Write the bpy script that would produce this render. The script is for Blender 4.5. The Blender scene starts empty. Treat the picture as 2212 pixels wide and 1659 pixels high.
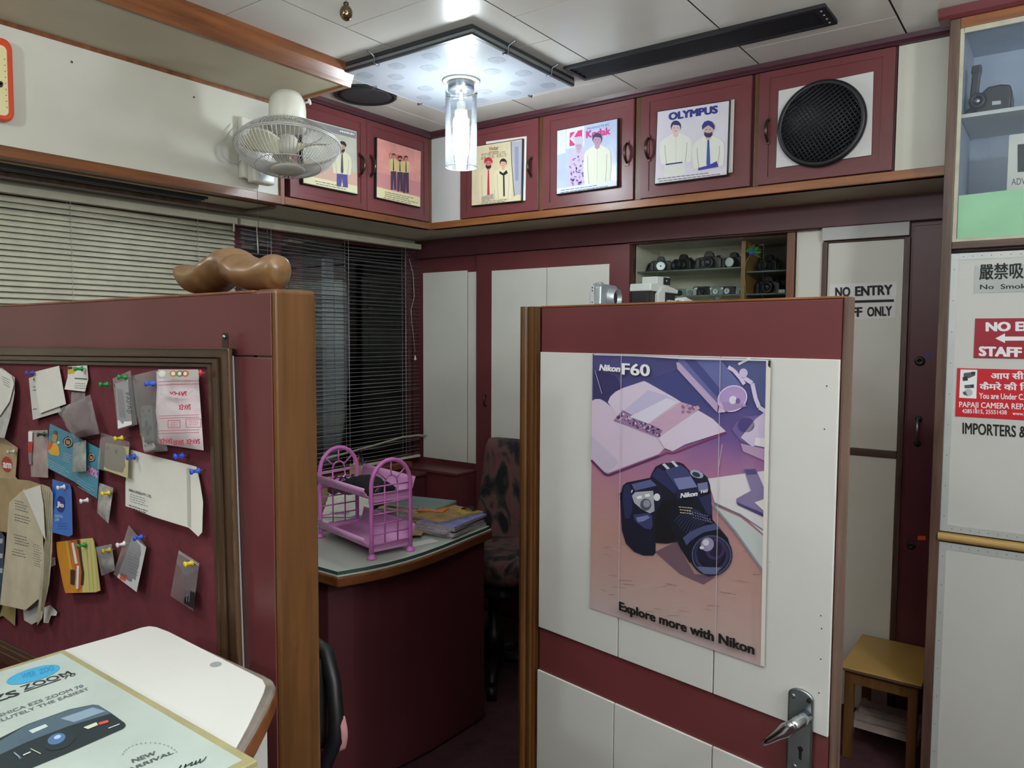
import bpy, bmesh, math, random
import numpy as np
from mathutils import Vector, Matrix

random.seed(7)
SC = bpy.context.scene
COL = SC.collection

# ---------------------------------------------------------------- camera
F_PX = 1633.24                       # focal length in pixels of a 2212 px wide frame
YAW, PITCH, ROLL = math.radians(-36.0618), math.radians(3.6615), math.radians(0.26706)
EYE = np.array([0.0, 0.0, 1.5])


def cam_axes():
    cy, sy, cp, sp = math.cos(YAW), math.sin(YAW), math.cos(PITCH), math.sin(PITCH)
    fwd = np.array([sy * cp, cy * cp, -sp])
    right = np.array([cy, -sy, 0.0])
    up = np.cross(right, fwd)
    c, s = math.cos(ROLL), math.sin(ROLL)
    return c * right + s * up, -s * right + c * up, fwd


AR, AU, AF = cam_axes()
cam_data = bpy.data.cameras.new('camera')
cam_data.sensor_width = 36.0
cam_data.lens = F_PX / 2212 * 36.0
cam_data.clip_start = 0.02
cam = bpy.data.objects.new('camera', cam_data)
COL.objects.link(cam)
cam.matrix_world = Matrix((
    (AR[0], AU[0], -AF[0], EYE[0]),
    (AR[1], AU[1], -AF[1], EYE[1]),
    (AR[2], AU[2], -AF[2], EYE[2]),
    (0, 0, 0, 1)))
SC.camera = cam

# ---------------------------------------------------------------- view, world, lights
SC.view_settings.view_transform = 'Standard'
SC.view_settings.look = 'None'
SC.view_settings.gamma = 1.0
SC.view_settings.use_curve_mapping = False
SC.view_settings.exposure = 0.0

world = bpy.data.worlds.new('night')
SC.world = world
world.use_nodes = True
world.node_tree.nodes['Background'].inputs[0].default_value = (0.02, 0.025, 0.04, 1)
world.node_tree.nodes['Background'].inputs[1].default_value = 0.3


def area_light(name, loc, sx, sy, power, color, rot=(0, 0, 0)):
    d = bpy.data.lights.new(name, 'AREA')
    d.shape = 'RECTANGLE'
    d.size, d.size_y, d.energy, d.color = sx, sy, power, color
    o = bpy.data.objects.new(name, d)
    o.location, o.rotation_euler = loc, rot
    COL.objects.link(o)
    return o


def lamp_light(name, loc, power, color, radius=.07):
    d = bpy.data.lights.new(name, 'POINT')
    d.energy, d.color, d.shadow_soft_size = power, color, radius
    o = bpy.data.objects.new(name, d)
    o.location = loc
    COL.objects.link(o)
    return o


# the shop's other hanging lamps, behind and beside the viewer
lamp_light('lamp_right', (1.35, .55, 2.20), 62, (.92, .98, 1.0), .10)
lamp_light('lamp_rear', (-1.0, -1.5, 2.20), 32, (.93, .98, 1.0), .06)
lamp_light('lamp_left', (-1.85, -.10, 2.25), 13, (.93, .98, 1.0), .05)
# unseen upward fill, added to brighten the ceiling and the room by bounce
area_light('ceiling_fill', (.15, .25, 1.75), 1.6, 1.2, 80, (.94, .985, 1.0), (math.pi, 0, 0))


# ---------------------------------------------------------------- pixels to points on a known plane
def ray(x, y):
    d = AR * ((x - 1106.0) / F_PX) - AU * ((y - 829.5) / F_PX) + AF
    return d


class Plane:
    def __init__(self, p, n):
        self.p, self.n = np.array(p, float), np.array(n, float) / np.linalg.norm(n)

    def at(self, x, y):
        d = ray(x, y)
        return EYE + d * (np.dot(self.p - EYE, self.n) / np.dot(d, self.n))

    def off(self, k):
        return Plane(self.p + self.n * k, self.n)

    def frame(self):
        up = np.array([0, 0, 1.0]) if abs(self.n[2]) < 0.9 else np.array([0, 1.0, 0])
        u = np.cross(up, self.n)
        u = u / np.linalg.norm(u)
        return u, np.cross(self.n, u)


def PX(v, s=1): return Plane((v, 0, 0), (s, 0, 0))
def PY(v): return Plane((0, v, 0), (0, -1, 0))
def PZ(v, s=1): return Plane((0, 0, v), (0, 0, s))


# ---------------------------------------------------------------- materials
def lin(c):
    c = c / 255.0
    return c / 12.92 if c <= 0.04045 else ((c + 0.055) / 1.055) ** 2.4


def rgb(h):
    if isinstance(h, str):
        h = h.lstrip('#')
        h = (int(h[0:2], 16), int(h[2:4], 16), int(h[4:6], 16))
    return (lin(h[0]), lin(h[1]), lin(h[2]), 1.0)


def principled(name):
    m = bpy.data.materials.new(name)
    m.use_nodes = True
    nt = m.node_tree
    return m, nt, nt.nodes['Principled BSDF']


def mix_ramp(nt, fac, c0, c1, p0=0.0, p1=1.0):
    r = nt.nodes.new('ShaderNodeValToRGB')
    r.color_ramp.elements[0].color, r.color_ramp.elements[1].color = c0, c1
    r.color_ramp.elements[0].position, r.color_ramp.elements[1].position = p0, p1
    nt.links.new(fac, r.inputs[0])
    return r


def obj_coords(nt, scale=(1, 1, 1)):
    t = nt.nodes.new('ShaderNodeTexCoord')
    mp = nt.nodes.new('ShaderNodeMapping')
    mp.inputs['Scale'].default_value = scale
    nt.links.new(t.outputs['Object'], mp.inputs[0])
    return mp.outputs[0]


def noise(nt, vec, scale, detail=3, rough=0.55):
    n = nt.nodes.new('ShaderNodeTexNoise')
    n.inputs['Scale'].default_value = scale
    n.inputs['Detail'].default_value = detail
    n.inputs['Roughness'].default_value = rough
    nt.links.new(vec, n.inputs['Vector'])
    return n.outputs['Fac']


_cache = {}


def solid(h, rough=0.5, metal=0.0, vary=0.06, scale=14, name=None, spec=0.5):
    """plain colour with a little cloudy unevenness"""
    key = ('s', str(h), rough, metal, vary, scale, spec)
    if key in _cache:
        return _cache[key]
    m, nt, b = principled(name or 'paint_' + str(h).strip('#'))
    c = rgb(h)
    if vary > 0:
        f = noise(nt, obj_coords(nt), scale)
        lo = tuple(max(0, v * (1 - vary * 1.6)) for v in c[:3]) + (1,)
        hi = tuple(min(1, v * (1 + vary * 1.6)) for v in c[:3]) + (1,)
        r = mix_ramp(nt, f, lo, hi, 0.3, 0.7)
        nt.links.new(r.outputs[0], b.inputs['Base Color'])
    else:
        b.inputs['Base Color'].default_value = c
    b.inputs['Roughness'].default_value = rough
    b.inputs['Metallic'].default_value = metal
    b.inputs['Specular IOR Level'].default_value = spec
    _cache[key] = m
    return m


def ink(h, rough=0.6):
    return solid(h, rough, vary=0.0, name='ink_' + str(h).strip('#'))


def wood(name, dark, light, axis='z', rough=0.4, scale=1.0):
    m, nt, b = principled(name)
    s = {'x': (1.2, 18, 18), 'y': (18, 1.2, 18), 'z': (18, 18, 1.2)}[axis]
    v = obj_coords(nt, tuple(k * scale for k in s))
    f = noise(nt, v, 2.0, 5, 0.6)
    g = noise(nt, v, 9.0, 3, 0.6)
    mx = nt.nodes.new('ShaderNodeMath')
    mx.operation = 'MULTIPLY_ADD'
    mx.inputs[1].default_value = 0.35
    nt.links.new(g, mx.inputs[0])
    nt.links.new(f, mx.inputs[2])
    r = mix_ramp(nt, mx.outputs[0], rgb(dark), rgb(light), 0.42, 0.88)
    nt.links.new(r.outputs[0], b.inputs['Base Color'])
    b.inputs['Roughness'].default_value = rough
    return m


def thin_glass(name, tint=(1, 1, 1), gloss=0.06, haze=0.0, haze_col=(0.9, 0.95, 1.0), rough=0.02):
    m = bpy.data.materials.new(name)
    m.use_nodes = True
    nt = m.node_tree
    nt.nodes.clear()
    out = nt.nodes.new('ShaderNodeOutputMaterial')
    tr = nt.nodes.new('ShaderNodeBsdfTransparent')
    tr.inputs[0].default_value = (*tint, 1)
    gl = nt.nodes.new('ShaderNodeBsdfGlossy')
    gl.inputs['Roughness'].default_value = rough
    fr = nt.nodes.new('ShaderNodeFresnel')
    fr.inputs[0].default_value = 1.3 + gloss
    mx = nt.nodes.new('ShaderNodeMixShader')
    nt.links.new(fr.outputs[0], mx.inputs[0])
    nt.links.new(tr.outputs[0], mx.inputs[1])
    nt.links.new(gl.outputs[0], mx.inputs[2])
    last = mx
    if haze > 0:
        df = nt.nodes.new('ShaderNodeBsdfDiffuse')
        df.inputs[0].default_value = (*haze_col, 1)
        m2 = nt.nodes.new('ShaderNodeMixShader')
        m2.inputs[0].default_value = haze
        nt.links.new(mx.outputs[0], m2.inputs[1])
        nt.links.new(df.outputs[0], m2.inputs[2])
        last = m2
    nt.links.new(last.outputs[0], out.inputs[0])
    return m


def emitter(name, color, strength):
    m = bpy.data.materials.new(name)
    m.use_nodes = True
    nt = m.node_tree
    nt.nodes.clear()
    out = nt.nodes.new('ShaderNodeOutputMaterial')
    e = nt.nodes.new('ShaderNodeEmission')
    e.inputs[0].default_value = (*color, 1)
    e.inputs[1].default_value = strength
    nt.links.new(e.outputs[0], out.inputs[0])
    return m


def patchy(name, cols, scale, rough=0.8, stretch=(1, 1, 1), detail=4, bump=0.0, sharp=0.08, distortion=0.0):
    """several colours in patches (floral cloth, carpet)"""
    m, nt, b = principled(name)
    v = obj_coords(nt, stretch)
    n = nt.nodes.new('ShaderNodeTexNoise')
    n.inputs['Scale'].default_value = scale
    n.inputs['Detail'].default_value = detail
    n.inputs['Distortion'].default_value = distortion
    nt.links.new(v, n.inputs['Vector'])
    r = nt.nodes.new('ShaderNodeValToRGB')
    els = r.color_ramp.elements
    k = len(cols)
    lo, hi = 0.30, 0.70
    els[0].position, els[0].color = lo, rgb(cols[0])
    els[1].position, els[1].color = hi, rgb(cols[-1])
    for i in range(1, k - 1):
        e = els.new(lo + (hi - lo) * i / (k - 1))
        e.color = rgb(cols[i])
    nt.links.new(n.outputs['Fac'], r.inputs[0])
    nt.links.new(r.outputs[0], b.inputs['Base Color'])
    b.inputs['Roughness'].default_value = rough
    if bump:
        n2 = noise(nt, v, scale * 30, 2)
        bp = nt.nodes.new('ShaderNodeBump')
        bp.inputs['Strength'].default_value = bump
        bp.inputs['Distance'].default_value = 0.003
        nt.links.new(n2, bp.inputs['Height'])
        nt.links.new(bp.outputs[0], b.inputs['Normal'])
    return m


def gradient_print(name, stops, z0, z1, rough=0.35):
    """a printed sheet whose ink runs from colour to colour up the sheet, with blotchy grain"""
    m, nt, b = principled(name)
    t = nt.nodes.new('ShaderNodeTexCoord')
    sp = nt.nodes.new('ShaderNodeSeparateXYZ')
    nt.links.new(t.outputs['Object'], sp.inputs[0])
    n = noise(nt, t.outputs['Object'], 9, 4)
    ma = nt.nodes.new('ShaderNodeMapRange')
    ma.inputs['From Min'].default_value, ma.inputs['From Max'].default_value = z0, z1
    nt.links.new(sp.outputs['Z'], ma.inputs['Value'])
    ad = nt.nodes.new('ShaderNodeMath')
    ad.operation = 'MULTIPLY_ADD'
    ad.inputs[1].default_value = 0.16
    nt.links.new(n, ad.inputs[0])
    nt.links.new(ma.outputs[0], ad.inputs[2])
    r = nt.nodes.new('ShaderNodeValToRGB')
    els = r.color_ramp.elements
    els[0].position, els[0].color = stops[0][0], rgb(stops[0][1])
    els[1].position, els[1].color = stops[-1][0], rgb(stops[-1][1])
    for p, c in stops[1:-1]:
        e = els.new(p)
        e.color = rgb(c)
    nt.links.new(ad.outputs[0], r.inputs[0])
    nt.links.new(r.outputs[0], b.inputs['Base Color'])
    b.inputs['Roughness'].default_value = rough
    return m


M = dict(
    maroon=solid('#673235', 0.34, vary=0.10, scale=3, name='maroon_laminate'),
    maroon_dk=solid('#592d33', 0.36, vary=0.10, scale=3, name='dark_maroon_laminate'),
    board=solid('#6a2833', 0.9, vary=0.12, scale=30, name='maroon_felt'),
    white=solid('#c7c8c6', 0.38, vary=0.02, scale=3, name='white_laminate'),
    cornice=solid('#43222a', 0.4, vary=.1, scale=3, name='cornice_maroon'),
    panel=solid('#dddcd2', 0.4, vary=0.03, scale=3, name='brightened_panel'),  # white laminate, lightened to stand in for light missing on the back wall
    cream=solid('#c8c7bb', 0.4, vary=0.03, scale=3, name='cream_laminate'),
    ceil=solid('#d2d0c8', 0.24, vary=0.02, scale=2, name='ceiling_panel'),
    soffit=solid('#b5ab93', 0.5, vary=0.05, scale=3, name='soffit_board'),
    orange=wood('orange_wood', '#41280f', '#63401f', 'z', 0.35),
    orange_x=wood('orange_wood_across', '#65391c', '#9c6135', 'x', 0.3),
    orange_y=wood('orange_wood_along', '#52301b', '#85502d', 'y', 0.3),
    brown=wood('dark_brown_wood', '#3a2a24', '#6a5348', 'z', 0.42),
    brown_x=wood('dark_brown_wood_across', '#3a2a24', '#6a5348', 'x', 0.42),
    frame=wood('worn_frame_wood', '#33241a', '#5d4533', 'z', 0.32),
    frame_x=wood('worn_frame_wood_across', '#33241a', '#5d4533', 'x', 0.32),
    reddish=wood('red_brown_wood', '#55301f', '#8a5236', 'z', 0.35),
    black=solid('#17171b', 0.45, vary=0.05, name='black_plastic'),
    blackm=solid('#14161c', 0.5, vary=0.1, name='black_metal_slot'),
    blackcloth=solid('#17181c', 0.9, vary=0.2, name='black_cloth'),
    gap=solid('#0b0908', 0.9, vary=0, name='dark_gap'),
    steel=solid('#8d949a', 0.32, 1.0, vary=0.05, name='brushed_steel'),
    chrome=solid('#b9c1c8', 0.15, 1.0, vary=0.02, name='chrome'),
    alu=solid('#a6adb0', 0.45, 0.6, vary=0.04, name='aluminium_strip'),
    bronze=solid('#5c4a42', 0.35, 0.9, vary=0.15, name='bronze_handle'),
    fanwhite=solid('#d9d9cd', 0.35, vary=0.02, name='fan_plastic'),
    wire=solid('#c7c6c4', 0.35, 0.2, vary=0.0, name='white_wire'),
    slat=solid('#d0cdba', 0.45, vary=0.05, name='cream_slat'),
    slatdk=solid('#8f8f92', 0.35, vary=0.05, name='grey_slat'),
    pink=solid('#d77ccb', 0.38, vary=0.03, name='pink_plastic'),
    pinklt=solid('#e3a6dc', 0.42, vary=0.03, name='pale_pink_plastic'),
    paper=solid('#d8d6cf', 0.75, vary=0.03, name='white_paper'),
    papery=solid('#c9bfa4', 0.8, vary=0.08, name='aged_paper'),
    kraft=solid('#b09a78', 0.8, vary=0.1, name='kraft_paper'),
    carpet=patchy('dark_carpet', ['#33191f', '#47252d', '#3a1c24'], 12, 0.95, bump=0.4),
    bag=thin_glass('plastic_bag', (0.9, 0.9, 0.92), 0.35, 0.13, (0.85, 0.85, 0.88), 0.10),
    glass=thin_glass('clear_glass', (0.97, 0.99, 0.98), 0.2),
)


# ---------------------------------------------------------------- mesh building
ORIGIN = {}


def unit(v):
    v = np.array(v, float)
    return v / np.linalg.norm(v)


class MB:
    """collects shapes in world coordinates and links them as one mesh"""

    def __init__(self):
        self.V, self.F, self.I, self.S, self.mats = [], [], [], [], []

    def mi(self, m):
        if m not in self.mats:
            self.mats.append(m)
        return self.mats.index(m)

    def add(self, verts, faces, m, smooth=False):
        b = len(self.V)
        self.V += [tuple(map(float, v)) for v in verts]
        k = self.mi(m)
        for f in faces:
            self.F.append([b + i for i in f])
            self.I.append(k)
            self.S.append(smooth)
        return self

    def poly(self, pts, m):
        return self.add(pts, [list(range(len(pts)))], m)

    def box(self, x0, x1, y0, y1, z0, z1, m):
        return self.obox((x0, y0, z0), (x1 - x0, 0, 0), (0, y1 - y0, 0), (0, 0, z1 - z0), m)

    def obox(self, o, a, b, c, m):
        o, a, b, c = (np.array(t, float) for t in (o, a, b, c))
        v = [o, o + a, o + a + b, o + b, o + c, o + a + c, o + a + b + c, o + b + c]
        return self.add(v, [(0, 3, 2, 1), (4, 5, 6, 7), (0, 1, 5, 4), (1, 2, 6, 5), (2, 3, 7, 6), (3, 0, 4, 7)], m)

    def prism(self, pts, vec, m, side=None, smooth=False):
        """polygon pushed along vec; the cap at the start keeps material m, the sides may differ"""
        n = len(pts)
        vec = np.array(vec, float)
        p = [np.array(q, float) for q in pts]
        self.add(p + [q + vec for q in p], [list(range(n))[::-1], list(range(n, 2 * n))], m)
        self.add(p + [q + vec for q in p], [(i, (i + 1) % n, n + (i + 1) % n, n + i) for i in range(n)], side or m, smooth)
        return self

    def tube(self, path, r, m, n=8, closed=False, caps=True):
        path = [np.array(p, float) for p in path]
        k = len(path)
        rr = r if hasattr(r, '__len__') else [r] * k
        vs, fs = [], []
        prev = None
        for i in range(k):
            if closed:
                t = path[(i + 1) % k] - path[i - 1]
            else:
                t = path[min(i + 1, k - 1)] - path[max(i - 1, 0)]
            t = unit(t)
            if prev is None:
                a = np.array([0, 0, 1.0]) if abs(t[2]) < 0.9 else np.array([1.0, 0, 0])
                u = unit(np.cross(a, t))
            else:
                u = unit(prev - t * np.dot(prev, t))
            prev = u
            w = np.cross(t, u)
            for j in range(n):
                q = 2 * math.pi * j / n
                vs.append(path[i] + (u * math.cos(q) + w * math.sin(q)) * rr[i])
        seg = k if closed else k - 1
        for i in range(seg):
            for j in range(n):
                a, b2 = i * n + j, i * n + (j + 1) % n
                c, d = ((i + 1) % k) * n + (j + 1) % n, ((i + 1) % k) * n + j
                fs.append((a, b2, c, d))
        self.add(vs, fs, m, True)
        if caps and not closed:
            b = len(self.V) - len(vs)
            k2 = self.mi(m)
            for ring in (list(range(n))[::-1], list(range((k - 1) * n, k * n))):
                self.F.append([b + i for i in ring])
                self.I.append(k2)
                self.S.append(False)
        return self

    def lathe(self, o, axis, prof, m, n=24, u=None):
        """profile of (radius, height along axis)"""
        o, ax = np.array(o, float), unit(axis)
        if u is None:
            u = np.array([0, 0, 1.0]) if abs(ax[2]) < 0.9 else np.array([1.0, 0, 0])
        u = unit(np.cross(u, ax))
        w = np.cross(ax, u)
        vs, fs = [], []
        for r, h in prof:
            for j in range(n):
                q = 2 * math.pi * j / n
                vs.append(o + ax * h + (u * math.cos(q) + w * math.sin(q)) * r)
        k = len(prof)
        for i in range(k - 1):
            for j in range(n):
                fs.append((i * n + j, i * n + (j + 1) % n, (i + 1) * n + (j + 1) % n, (i + 1) * n + j))
        self.add(vs, fs, m, True)
        b = len(self.V) - len(vs)
        for ring, (r, h) in ((list(range(n))[::-1], prof[0]), (list(range((k - 1) * n, k * n)), prof[-1])):
            if r > 1e-6:
                self.F.append([b + i for i in ring])
                self.I.append(self.mi(m))
                self.S.append(False)
        return self

    def ell(self, c, rx, ry, rz, m, n=16, k=10):
        vs, fs = [], []
        c = np.array(c, float)
        for i in range(k + 1):
            a = math.pi * i / k
            for j in range(n):
                q = 2 * math.pi * j / n
                vs.append(c + np.array([rx * math.sin(a) * math.cos(q), ry * math.sin(a) * math.sin(q), rz * math.cos(a)]))
        for i in range(k):
            for j in range(n):
                fs.append((i * n + j, (i + 1) * n + j, (i + 1) * n + (j + 1) % n, i * n + (j + 1) % n))
        return self.add(vs, fs, m, True)

    def surf(self, fn, nu, nv, m, smooth=True):
        vs = [fn(i / nu, j / nv) for i in range(nu + 1) for j in range(nv + 1)]
        fs = [(i * (nv + 1) + j, (i + 1) * (nv + 1) + j, (i + 1) * (nv + 1) + j + 1, i * (nv + 1) + j + 1)
              for i in range(nu) for j in range(nv)]
        return self.add(vs, fs, m, smooth)

    def build(self, name, parent=None, loc=None, bevel=0.0, seg=2, fix=True, solidify=0.0, subsurf=0):
        V = np.array(self.V)
        if parent is not None:
            o0 = ORIGIN[parent.name]
        elif loc is not None:
            o0 = np.array(loc, float)
        else:
            o0 = np.array([(V[:, 0].min() + V[:, 0].max()) / 2, (V[:, 1].min() + V[:, 1].max()) / 2, V[:, 2].min()])
        me = bpy.data.meshes.new(name)
        me.from_pydata((V - o0).tolist(), [], self.F)
        for m in self.mats:
            me.materials.append(m)
        me.polygons.foreach_set('material_index', self.I)
        me.polygons.foreach_set('use_smooth', self.S)
        if fix:
            bm = bmesh.new()
            bm.from_mesh(me)
            bmesh.ops.remove_doubles(bm, verts=bm.verts, dist=1e-6)
            bmesh.ops.recalc_face_normals(bm, faces=bm.faces)
            bm.to_mesh(me)
            bm.free()
        me.update()
        ob = bpy.data.objects.new(name, me)
        COL.objects.link(ob)
        if parent is not None:
            ob.parent = parent
        else:
            ob.location = o0
        ORIGIN[ob.name] = o0
        if bevel > 0:
            b = ob.modifiers.new('bevel', 'BEVEL')
            b.width, b.segments, b.limit_method, b.angle_limit = bevel, seg, 'ANGLE', math.radians(40)
            b.harden_normals = False
        if solidify:
            s = ob.modifiers.new('solid', 'SOLIDIFY')
            s.thickness, s.offset = solidify, 0
        if subsurf:
            s = ob.modifiers.new('subsurf', 'SUBSURF')
            s.levels = s.render_levels = subsurf
        return ob


def thing(name, label, cat, loc, group=None):
    o = bpy.data.objects.new(name, None)
    o.empty_display_size = 0.05
    COL.objects.link(o)
    o.location = loc
    ORIGIN[o.name] = np.array(loc, float)
    o['label'], o['category'] = label, cat
    if group:
        o['group'] = group
    return o


def tag(o, label, cat, group=None, kind=None):
    o['label'], o['category'] = label, cat
    if group:
        o['group'] = group
    if kind:
        o['kind'] = kind
    return o


def struct(o, label=None, cat=None):
    o['kind'] = 'structure'
    if label:
        o['label'], o['category'] = label, cat
    return o


# ---------------------------------------------------------------- flat print work: lettering and pictures on a plane
_fc = {}


def glyphs(text, bold=0.0, shear=0.0, spacing=1.0):
    key = (text, bold, shear, spacing)
    if key in _fc:
        return _fc[key]
    cu = bpy.data.curves.new('lettering', 'FONT')
    cu.body = text
    cu.offset = bold
    cu.shear = shear
    cu.space_character = spacing
    cu.resolution_u = 3
    ob = bpy.data.objects.new('lettering', cu)
    COL.objects.link(ob)
    dg = bpy.context.evaluated_depsgraph_get()
    me = bpy.data.meshes.new_from_object(ob.evaluated_get(dg))
    V = np.array([v.co[:2] for v in me.vertices]) if len(me.vertices) else np.zeros((0, 2))
    F = [list(p.vertices) for p in me.polygons]
    bpy.data.objects.remove(ob)
    bpy.data.curves.remove(cu)
    bpy.data.meshes.remove(me)
    _fc[key] = (V, F)
    return V, F


class Art(MB):
    """shapes printed on a plane, given where they appear in the photograph"""

    def __init__(self, plane, step=0.00025):
        super().__init__()
        self.pl, self.step = plane, step

    def L(self, layer):
        return self.pl.off(self.step * layer)

    def shape(self, pts, m, layer=1):
        pl = self.L(layer)
        return self.poly([pl.at(x, y) for x, y in pts], m)

    def oval(self, cx, cy, rx, ry, m, layer=1, rot=0.0, n=28, a0=0, a1=360):
        c, s = math.cos(math.radians(rot)), math.sin(math.radians(rot))
        pts = []
        for i in range(n):
            q = math.radians(a0 + (a1 - a0) * i / (n if a1 - a0 == 360 else n - 1))
            x, y = rx * math.cos(q), ry * math.sin(q)
            pts.append((cx + x * c - y * s, cy + x * s + y * c))
        return self.shape(pts, m, layer)

    def ring(self, cx, cy, rx, ry, w, m, layer=1, rot=0.0, n=28):
        c, s = math.cos(math.radians(rot)), math.sin(math.radians(rot))
        pl = self.L(layer)
        vs = []
        for k in (0, w):
            for i in range(n):
                q = 2 * math.pi * i / n
                x, y = (rx - k) * math.cos(q), (ry - k) * math.sin(q)
                vs.append(pl.at(cx + x * c - y * s, cy + x * s + y * c))
        return self.add(vs, [(i, (i + 1) % n, n + (i + 1) % n, n + i) for i in range(n)], m)

    def line(self, pts, w, m, layer=1):
        for (x0, y0), (x1, y1) in zip(pts[:-1], pts[1:]):
            d = math.hypot(x1 - x0, y1 - y0) or 1
            nx, ny = -(y1 - y0) / d * w / 2, (x1 - x0) / d * w / 2
            self.shape([(x0 + nx, y0 + ny), (x1 + nx, y1 + ny), (x1 - nx, y1 - ny), (x0 - nx, y0 - ny)], m, layer)
        return self

    def text(self, s, p0, p1, ptop, m, layer=2, bold=0.0, shear=0.0, spacing=1.0, base_cap=True):
        """p0, p1: ends of the baseline in the photograph; ptop: the cap height above p0"""
        pl = self.L(layer)
        a, b, t = pl.at(*p0), pl.at(*p1), pl.at(*ptop)
        bold *= 2.0
        V, F = glyphs(s, 0.0, shear, spacing)
        if not len(V):
            return self
        x0, x1 = V[:, 0].min() - bold / 2, V[:, 0].max() + bold / 2
        y1 = 0.73
        u, w = (b - a) / (x1 - x0), (t - a) / y1
        k = [(0, 0)] if not bold else [(-.5, 0), (.5, 0), (0, .3), (0, -.3), (-.4, .25), (.4, -.25), (.4, .25), (-.4, -.25)]
        for i, (dx, dy) in enumerate(k):
            e = pl.n * (i * 4e-6)
            self.add([a + u * (x - x0 + dx * bold) + w * (y * (1 - .3 * bold) + (dy + .3) * bold) + e for x, y in V], F, m)
        return self

    def scribble(self, x0, y0, x1, y1, dy, rows, m, layer=2, h=1.2, slope=0.0, jitter=0.3):
        """lines of type too small to read"""
        rnd = random.Random(int(x0 * 7 + y0 * 13))
        for r in range(rows):
            y = y0 + dy * r
            x = x0 + rnd.uniform(0, 4)
            end = x1 - rnd.uniform(0, (x1 - x0) * jitter)
            while x < end:
                w = rnd.uniform(3, 9) * abs(x1 - x0) / 60
                w = min(max(w, 1.5), 9)
                yy = y + slope * (x - x0)
                self.shape([(x, yy), (x + w, yy + slope * w), (x + w, yy + slope * w + h), (x, yy + h)], m, layer)
                x += w + 1.3
        return self


def rect_px(pl, pts):
    return [pl.at(x, y) for x, y in pts]


def bounds(pl, pts):
    a = np.array([pl.at(x, y) for x, y in pts])
    return a.min(0), a.max(0)


# ================================================================ the room
XW, XF, YB, YC, ZC, YU = -2.99, -2.598, 3.2, 2.865, 2.5, 2.715
ZS = 2.031                                   # underside of the overhead cabinets
FACE_L, FACE_B, WALL_B, UNIT = PX(XF), PY(YC), PY(YB), PY(YU)

b = MB()
b.box(-4.2, 2.2, -3.8, 3.6, -0.03, 0, M['carpet'])
struct(b.build('floor'))

b = MB()
cols = [(-3.0, -2.43, 2.34), (-2.43, -1.937, 1.442), (-1.937, -1.441, 1.727), (-1.441, -0.948, 1.978),
        (-0.948, -0.461, 2.2), (-0.461, 0.03, 2.05), (0.03, 0.52, 1.8), (0.52, 1.01, 2.1), (1.01, 1.7, 1.9)]
for x0, x1, ys in cols:
    y = ys - 0.467 * 13
    cuts = []
    while y < 3.45:
        if y > -3.5:
            cuts.append(y)
        y += 0.467
    cuts = [-3.55] + cuts + [3.45]
    for y0, y1 in zip(cuts[:-1], cuts[1:]):
        b.box(x0 + .003, x1 - .003, y0 + .002, y1 - .002, ZC, ZC + .002, M['ceil'])
b.box(-3.05, 1.75, -3.55, 3.5, ZC + .004, ZC + .05, M['gap'])
struct(b.build('ceiling'))


def wall_x(y, x0, x1, z0, z1, t, m, b):
    b.box(x0, x1, y, y + t, z0, z1, m)


# ---- back wall with the recess of the camera showcase
sx0 = WALL_B.at(1366, 560)[0]
sx1 = WALL_B.at(1703, 560)[0]
sz1 = WALL_B.at(1530, 517)[2]
sz0 = 1.42
b = MB()
mw = M['maroon']
b.box(XW - .05, sx0, YB, YB + .04, 0, ZC, mw)
b.box(sx1, 1.7, YB, YB + .04, 0, ZC, mw)
b.box(sx0, sx1, YB, YB + .04, sz1, ZC, mw)
b.box(sx0, sx1, YB, YB + .04, 0, sz0, mw)
# white laminate let into the wall: by the window, and the strip beside the showcase
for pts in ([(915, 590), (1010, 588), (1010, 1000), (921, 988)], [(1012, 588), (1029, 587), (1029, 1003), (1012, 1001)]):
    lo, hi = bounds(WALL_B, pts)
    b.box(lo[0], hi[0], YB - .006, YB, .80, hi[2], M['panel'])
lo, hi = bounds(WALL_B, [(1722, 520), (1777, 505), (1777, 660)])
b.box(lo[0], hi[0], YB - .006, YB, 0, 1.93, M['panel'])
struct(b.build('wall_back', bevel=0.0015))

# white strip over the staff door
lo, hi = bounds(WALL_B, [(1780, 503), (1967, 491), (1967, 513), (1780, 521)])
b = MB()
b.box(lo[0], hi[0], YB - .03, YB, lo[2] + .006, 1.932, M['white'])
struct(b.build('trim_1', bevel=.002))

# long maroon valance under the overhead cabinets
b = MB()
b.box(XW, -.30, YB - .035, YB, 1.931, ZS, M['maroon_dk'])
struct(b.build('trim_2', bevel=.003))
# brown slide rail above the showcase
lo, hi = bounds(WALL_B, [(1364, 528), (1772, 498), (1772, 512), (1364, 540)])
b = MB()
b.box(lo[0], hi[0], YB - .028, YB - .002, sz1 + .002, 1.93, M['brown_x'])
struct(b.build('trim_3', bevel=.002))

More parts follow.
